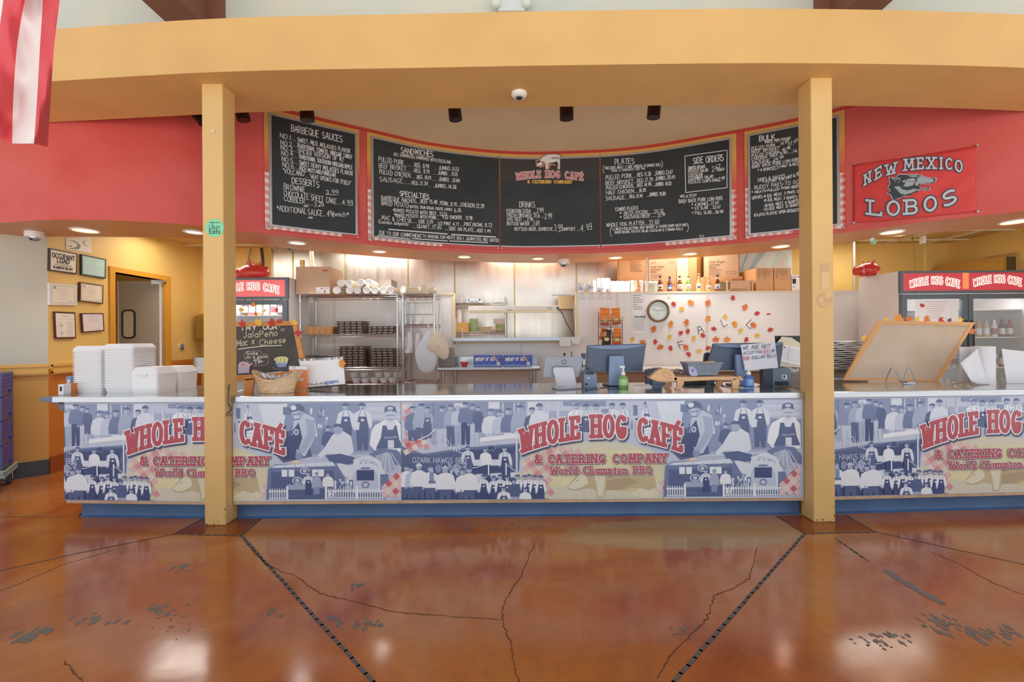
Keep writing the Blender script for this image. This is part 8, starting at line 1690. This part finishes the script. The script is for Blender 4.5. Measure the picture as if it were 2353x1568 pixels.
def dome(name, lab, c, r, style):
    T = thing(name, lab, 'security camera', c, 'dome cameras'); q = MB()
    if style == 0: q.lathe([(r, 0), (r, -.3 * r), (r * .8, -.55 * r), (r * .45, -.62 * r)], c, CAMW, 24)
    else: q.lathe([(r, 0), (r, -.62 * r), (r * .95, -.75 * r), (r * .62, -.76 * r)], c, CAMW, 24)
    q.build('housing', T, smooth=50, recalc=False); z = -.55 * r if style == 0 else -.74 * r; rr = r * (.45 if style == 0 else .66); c2 = Vector(c) + Vector((0, 0 if style else -.15 * r, z))
    q = MB(); q.ball(c2, rr, rr, rr * .85, CAMD if style == 0 else mat('camera_dome_smoke', '#8B8A8C', .08), 18, 10); q.build('dome', T, smooth=60); q = MB(); q.lathe([(rr * 1.02, -.01), (rr * 1.06, .01), (rr * 1.02, .03)], c2, CHROME if style else ALU, 20); q.build('ring', T, smooth=40)
    if style: q = MB(); q.ball(c2 + Vector((0, -rr * .55, -rr * .3)), rr * .42, rr * .42, rr * .42, CAMD, 12, 8); q.build('lens', T, smooth=60)
def on_plane(px, py, z): return SG(px, py, z)
c = on_plane(1193, 214, 3.2); dome('dome_camera', 'white dome camera under the yellow beam', c, 18 / F * c.y, 0)
c = on_plane(1295, 597, ZF); dome('dome_camera', 'white dome camera under the soffit near the hog logo board', c, 13.5 / F * c.y, 1)
c = on_plane(79, 533, ZF); dome('dome_camera', 'silver dome camera under the soffit above the stucco wall', c, 17 / F * c.y, 1)
c = on_plane(699, 574, ZK); dome('dome_camera', 'small white dome camera on the kitchen ceiling by the cooler', Vector((c.x, 6.5, ZK)), .075, 1)
# kitchen troffers: one seen at the ceiling edge, the doorway one added
for i, (x, y) in enumerate(KLIGHT):
    T = thing('ceiling_troffer', 'fluorescent ceiling troffer of the kitchen, %s counting from the added one by the doorway' % ORD[i], 'ceiling light', (x, y, ZK)); q = MB(); q.box(x - .6, x + .6, y - .28, y + .28, ZK + .004, ZK + .014, mat('troffer_lens', '#FFF4DA', .4, emit=1.1)); q.build('diffuser', T)
    q = MB()
    for b_ in ((x - .62, x + .62, y - .3, y - .28), (x - .62, x + .62, y + .28, y + .3), (x - .62, x - .6, y - .28, y + .28), (x + .6, x + .62, y - .28, y + .28)): q.box(*b_, ZK - .004, ZK + .018, GRD)
    q.build('frame', T)
# emergency light above the beam
T = thing('emergency_light', 'grey-white emergency light box with two lamp heads above the beam', 'emergency light', P(1175, 20, 3.98)); Y = 3.96; EML = mat('emergency_grey', '#CBD0C8', .4)
q = MB(); q.box(PX(1144, Y, 10), PX(1207, Y, 10), Y, 4.04, PZ(1175, 24, Y), PZ(1175, 24, Y) + .3, EML); q.build('housing', T, bevel=.008); q = MB(); q.box(PX(1147, Y, 10), PX(1204, Y, 10), Y + .01, 4.04, PZ(1175, 29, Y), PZ(1175, 24, Y), mat('emergency_base', '#B59A84', .5)); q.build('base_plate', T)
for px in (1140, 1210): q = MB(); q.lathe([(.001, -.03), (.035, -.03), (.04, 0), (.035, .03), (.001, .03)], P(px, 8, Y - .01), EML, 14, 'x'); q.build('lamp_head', T, smooth=40)
# green-tagged paper at the soffit edge
yt_ = SG(2002, 546).y; T = thing('paper_tag', 'curled white and green tag hanging from the soffit beyond the column', 'tag', P(2006, 560, yt_)); q = MB(); q.grid([[P(1999 + i * 3 + j * .5, 548 + j * 4.4 - abs(i - 1) * 1.4, yt_ + .02 * math.sin(j)) for i in range(4)] for j in range(4)], SGW); q.build('white_flap', T, recalc=False); q = MB(); q.prism([P(*p, yt_) for p in ((2004, 555), (2015, 552), (2015, 559), (2005, 562))], (0, .004, 0), mat('tag_green', '#7FD3A8', .5)); q.build('green_tag', T)
# ------------------------------------------------------------------ certificates and doorway wall
FRB, FRS, FRM2 = mat('frame_black', '#2E2A28', .4), mat('frame_silver_white', '#E4E0DE', .35), mat('frame_mahogany', '#5A2E2A', .4)
DOCS = [('framed occupant load sign', [(114, 570), (178, 583), (177, 631), (113, 622)], FRB, mat('paper_cream', '#EFE6D2', .6), 0), ('framed mint green certificate', [(187, 584), (244, 596), (243, 641), (187, 632)], FRB, mat('paper_mint', '#BFE0D4', .6), 1), ('silver-framed cream certificate', [(113, 650), (177, 656), (177, 702), (114, 701)], FRS, mat('paper_cream', '#EFE6D2', .6), 2),
        ('thin mahogany-framed cream certificate', [(184, 648), (238, 656), (237, 699), (183, 693)], FRM2, mat('paper_buff', '#EFDFC4', .6), 2), ('upright framed permit with two columns of print', [(125, 716), (173, 718), (175, 778), (128, 779)], FRM2, mat('paper_cream', '#EFE6D2', .6), 3), ('small dark-framed letter', [(187, 720), (238, 720), (240, 761), (190, 765)], FRM2, mat('paper_pinkish', '#EBDFDF', .6), 4)]
sdX = lambda px, py, o=0.: sideX(px, py, .022 + o)
for lab, qd, fm_, pm, kind in DOCS:
    T = thing('framed_certificate', lab + ' on the yellow wall', 'framed document', sideX(*qd[0]), 'framed documents on the yellow wall'); mx = sum(p[0] for p in qd) / 4; my = sum(p[1] for p in qd) / 4
    inn = [(mx + (x - mx) * .9, my + (y - my) * .88) for x, y in qd]; q = MB(); A = [sideX(*p, .022) for p in qd]; q.prism(A, (-.02, 0, 0), fm_); q.build('frame', T)
    D = Draw(sdX, .0007); D.poly(inn, pm, 0); D.build('document', T); D = Draw(sdX, .0007)
    def B(u, v): return (inn[0][0] * (1 - u) * (1 - v) + inn[1][0] * u * (1 - v) + inn[2][0] * u * v + inn[3][0] * (1 - u) * v, inn[0][1] * (1 - u) * (1 - v) + inn[1][1] * u * (1 - v) + inn[2][1] * u * v + inn[3][1] * (1 - u) * v)
    def ln(u0, u1, v, w=.7, m=GLN): D.stroke([B(u0, v), B(u1, v)], w, m, 2)
    if kind == 0:
        for t, u0, u1, v, h, w in (('OCCUPANT', .06, .95, .36, 10, 2.2), ('LOAD', .26, .74, .58, 9.5, 2.2), ('203', .36, .66, .76, 8, .9), ('BY ORDER OF FIRE DEPT.', .12, .9, .91, 5, 1.0)): a, b = B(u0, v), B(u1, v); D.text(t, *a, *b, h, w, MK, 2)
        for u0 in (.18, .7): D.stroke([B(u0, .72), B(u0 + .05, .67), B(u0 + .1, .71), B(u0 + .14, .67)], 1, MK, 2)
    else:
        if kind in (1, 2): D.stroke([B(.04, .05), B(.96, .05), B(.96, .95), B(.04, .95), B(.04, .05)], .9, mat('cert_border', '#8FA9A4', .6), 1)
        if kind == 2: a = B(.16, .16); D.ell(*a, 3.4, 3, mat('cert_seal', '#6FA8A0', .6) if fm_ is FRS else PKT, 2, 12); [ln(.5 - w_, .5 + w_, v) for v, w_ in ((.18, .14), (.3, .28), (.38, .2), (.46, .12), (.54, .16), (.62, .05), (.74, .2))]; ln(.68, .88, .86, 1)
        if kind == 1: [ln(.5 - w_, .5 + w_, v) for v, w_ in ((.14, .42), (.22, .25), (.3, .12), (.38, .1), (.48, .4), (.54, .36), (.6, .4), (.68, .3), (.76, .38), (.86, .2))]
        if kind == 3:
            for v in (.1, .14, .24, .36, .4, .46, .5, .56, .62, .7, .76, .8, .86, .92): ln(.1, .34, v) if v > .2 else ln(.3, .7, v); ln(.56, .9, v) if v > .2 else None
            a = B(.3, .52); D.ell(*a, 3, 3, GLN, 2, 8); a = B(.3, .84); D.ell(*a, 3, 3, GLN, 2, 8)
        if kind == 4: [ln(.3, u, v) for v, u in ((.1, .62), (.14, .9), (.24, .8), (.34, .88), (.42, .82))]; ln(.6, .85, .94)
    D.build('print', T)
T = thing('paper_sign', 'white paper with grey swoosh tucked high on the yellow wall', 'poster', sideX(180, 570)); D = Draw(lambda x, y, o=0.: sideX(x, y, .004 + o), .0007); D.poly([(151, 547), (209, 545), (210, 582), (152, 573)], mat('paper_cream', '#EFE6D2', .6)); D.build('sheet', T); D = Draw(lambda x, y, o=0.: sideX(x, y, .005 + o), .0007); SW = mat('swoosh_grey', '#8C8C86', .6)
D.poly([(155, 552), (170, 553), (180, 559), (186, 566), (182, 573), (166, 573), (155, 570), (168, 570), (178, 566), (176, 560), (168, 555)], SW, 1); D.poly([(206, 552), (192, 553), (188, 557), (194, 564), (206, 570), (197, 562), (193, 557), (198, 554)], mat('swoosh_light', '#B9B4A4', .6), 1); D.stroke([(159, 566), (166, 566)], 2.4, SW, 1); D.build('print', T)
q = MB(); v = sideX(416, 797); q.lathe([(.001, .016), (.05, .014), (.055, 0)], v, mat('keypad_silver', '#C9C0B4', .35, .4), 20, 'x'); o = q.build('round_keypad', loc=v, smooth=40); tag(o, 'round silver timer dial on the yellow wall beside the doorway', 'wall dial'); q = MB(); q.box(v.x + .015, v.x + .019, v.y - .015, v.y + .02, v.z + .005, v.z + .03, MKB); q.build('display', o); q = MB(); q.lathe([(.001, .03), (.018, .028), (.02, .014)], v + Vector((0, 0, -.02)), DKG, 14, 'x'); q.build('knob', o, smooth=40)
T = thing('towel_dispenser', 'bronze paper towel dispenser half behind the sticker column', 'dispenser', P(470, 782, 6.9)); x0 = PX(446, 6.66, 750); q = MB(); q.prism([(x0, 6.899, PZ(446, 780, 6.66)), (x0, 6.66, PZ(446, 782, 6.66)), (x0, 6.68, PZ(446, 726, 6.66)), (x0, 6.8, PZ(446, 720, 6.66)), (x0, 6.899, PZ(446, 720, 6.66))], (.3, 0, 0), mat('dispenser_bronze', '#8A6420', .25, spec=.7)); q.build('cover', T, bevel=.015)
T = thing('hand_sink', 'small steel wall sink half behind the sticker column', 'sink', P(470, 850, 6.7)); y0, y1 = 6.46, 6.9; x0 = PX(442, y0, 840); z1, z0 = PZ(442, 822, y0), PZ(442, 858, y0); q = MB(); q.add([(x0, y0, z0), (x0 + .42, y0, z0), (x0 + .42, y1, z0), (x0, y1, z0), (x0, y0, z1), (x0 + .42, y0, z1), (x0 + .42, y1, z1), (x0, y1, z1)], [(0, 1, 2, 3), (0, 1, 5, 4), (1, 2, 6, 5), (2, 3, 7, 6), (3, 0, 4, 7)], STEEL); q.build('basin', T, recalc=False); q = MB(); q.tube([(x0 + .2, 6.89, z1 + .04), (x0 + .2, 6.8, z1 + .12), (x0 + .2, 6.72, z1 + .11), (x0 + .2, 6.71, z1 + .07)], .012, CHROME, 8); q.build('faucet', T, smooth=1); q = MB(); q.tube([(x0 + .2, 6.7, z0), (x0 + .2, 6.7, z0 - .2), (x0 + .22, 6.89, z0 - .25)], .02, DKST, 8); q.build('drain_pipe', T, smooth=1)
q = MB(); q.prism([P(*p, 6.9) + Vector((-.05, 0, 0)) for p in ((252, 722), (268, 738), (254, 756))], (0, .005, 0), SGW); tag(q.build('hanging_paper', loc=P(258, 738, 6.9)), 'white paper corner seen past the open door leaf', 'paper')
# cables in the gap beside the sticker column
for pts, r, m, lab in (([(577, 560), (570, 600), (561, 625), (556, 640)], .012, mat('grey_hose', '#8F8A74', .5), 'grey curving hose by the yellow back wall near the cooler'), ([(601, 562), (604, 600), (604, 640)], .022, mat('dark_strip', '#4A2E22', .5), 'dark vertical strip on the yellow back wall near the cooler')):
    q = MB(); pp = [P(*p, 6.8) for p in pts]; pp[0].z = ZK; q.tube(pp, r, m, 8); tag(q.build('wall_cable', loc=pp[-1], smooth=1), lab, 'cable')
T = thing('wall_outlet', 'small brass wall outlet on the steel sheet above the big carton', 'outlet', P(694, 605, 6.88)); q = MB(); a, b = P(690, 614, 6.885), P(699, 598, 6.885); q.box(a.x, b.x, 6.872, 6.887, a.z, b.z, mat('brass_plate', '#A8843E', .35, .6)); q.build('plate', T); D = Draw(planeY(6.871), .0006); D.ell(694.5, 602, 1.8, 1.8, GRD); D.ell(694.5, 609, 1.8, 1.8, GRD); D.build('sockets', T)
for a, b, lab in ((713, 714, 'straight pale pole standing behind the big carton'), (718, 722, 'slanted pale pole standing behind the big carton')):
    q = MB(); u, v = P(a, 578, 6.3), P(b, 640, 6.3); d = (v - u); v = u + d * ((u.z - .0) / -d.z) ; q.tube([u + Vector((0, .1, .1)), v + Vector((0, .0, 0))] if False else [u, Vector((v.x, 6.36, 0.0))], .014, mat('pale_pole', '#E6D7B8', .5), 8); tag(q.build('mop_pole', loc=(v.x, 6.2, 0), smooth=1), lab, 'pole')
# ------------------------------------------------------------------ blue crates on a dolly
CRB, CRS = mat('blue_crate', '#4A4E86', .45, hex2='#5C5A82', nscale=3), mat('crate_slot_blue', '#2A31B0', .5); cr0 = None
# frame of reference: the visible side faces the counter and runs away from the camera
PV = Vector((-4.78, 4.066, 0)); ROTC = math.radians(37); xr_ = PV.x + .2; yA, yB = PV.y - .18, PV.y + .18; zt = PZ(22, 858, 4.0); hz = (zt - .2) / 4
for i in range(4):
    z0 = .2 + hz * i; lab = 'blue slotted plastic crate, %s in the stack on the dolly' % ('lowest', 'second', 'third', 'topmost')[i]; c = Vector((PV.x, PV.y, z0))
    if cr0 is None:
        T = cr0 = thing('plastic_crate', lab, 'crate', c, 'blue crates on the dolly'); q = MB(); q.box(xr_ - .4, xr_, yA, yB, z0, z0 + hz - .004, CRB); q.build('shell', T, bevel=.006)
        for r in range(4):
            q = MB()
            for k in range(4): y = yA + .02 + k * .086; z = z0 + hz * (.36 + .155 * r); q.box(xr_, xr_ + .0012, y, y + .062, z, z + .013, CRS); 
            for k in range(5): x = xr_ - .38 + k * .076; q.box(x, x + .055, yA - .0012, yA, z, z + .013, CRS)
            q.build('slots', T)
        q = MB(); q.box(xr_, xr_ + .012, yA + .2, yA + .26, z0 + hz * .14, z0 + hz * .25, CRS); q.build('latch', T)
    else: dup(cr0, c, lab, rotz=ROTC)
cr0.rotation_euler = (0, 0, ROTC)
T = thing('dolly', 'grey-green plastic dolly on swivel casters under the blue crates', 'dolly', (PV.x, PV.y, 0)); T.rotation_euler = (0, 0, ROTC); DOL = mat('dolly_grey_green', '#8FA39A', .45); q = MB(); q.box(xr_ - .44, xr_ + .02, yA - .04, yB + .05, .135, .165, DOL); q.box(xr_ - .44, xr_ + .02, yA - .04, yA - .015, .165, .205, DOL); q.box(xr_ - .0, xr_ + .02, yA - .04, yB + .05, .165, .198, DOL); q.build('frame', T, bevel=.008)
TYR, HUB = mat('caster_tyre_dark', '#3E4A52', .5), mat('caster_hub_teal', '#6F9A9E', .4)
for x, y, m in ((xr_ - .05, yA + .0, HUB), (xr_ - .03, yB + .0, TYR), (xr_ - .38, yA, HUB), (xr_ - .38, yB, TYR)):
    q = MB(); q.lathe([(.001, -.018), (.05, -.018), (.0625, -.012), (.0625, .012), (.05, .018), (.001, .018)], (x, y, .0625), m, 22, 'x'); w_ = q.build('caster_wheel', T, smooth=40); q = MB(); q.box(x + .022, x + .028, y - .022, y + .022, .05, .135, CHROME); q.box(x - .028, x - .022, y - .022, y + .022, .05, .135, CHROME); q.box(x - .03, x + .03, y - .03, y + .03, .125, .137, CHROME); q.build('caster_fork', w_)
# ------------------------------------------------------------------ hanging flag
FR_, FW_ = mat('flag_red', '#D0454C', .6, noise=.05, nscale=5), mat('flag_white', '#E4D6D2', .6, noise=.03, nscale=5); Yf = 1.9; T = thing('flag', 'red and white striped flag hanging at the edge of the view', 'flag', P(60, 0, Yf))
E = [[(-130, -40), (-60, 130), (-70, 300)], [(12, -40), (-15, 140), (-60, 300)], [(66, -40), (38, 115), (28, 330)], [(100, -40), (92, 100), (78, 330)], [(143, -40), (124, 110), (110, 338)]]
def edge(k, t): 
    a, b, c = E[k]; y = -40 + (c[1] + 40) * t; t2 = (y - a[1]) / (b[1] - a[1]) if y < b[1] else 1 + (y - b[1]) / (c[1] - b[1])
    x = (1 - t2 / 2) ** 2 * a[0] + 2 * (t2 / 2) * (1 - t2 / 2) * (2 * b[0] - (a[0] + c[0]) / 2) + (t2 / 2) ** 2 * c[0]; return x, y
for k in range(4):
    q = MB(); rows = []
    for j in range(29):
        t = j / 28; (xa_, ya_), (xb_, yb_) = edge(k, t), edge(k + 1, t); r = []
        for i in range(9):
            u = i / 8; gx = k + u; r.append(P(xa_ + (xb_ - xa_) * u, ya_ + (yb_ - ya_) * u, Yf + .035 * math.sin(gx * 2.6 + 3.2 * t) + .018 * math.sin(9 * t + gx * 3.1) * (.3 + t) + .010 * math.sin(17 * t - gx * 5)))
        rows.append(r)
    q.grid(rows, FR_ if k % 2 == 1 else FW_); q.build('stripe', T, smooth=80, recalc=False)
q = MB(); a, b = P(-140, -42, Yf), P(150, -42, Yf); q.tube([a, b], .012, WD, 8); q.tube([a, Vector((a.x, a.y, 5.4))], .004, CBL, 5); q.tube([b, Vector((b.x, b.y, 5.4))], .004, CBL, 5); q.build('hanging_pole', T)
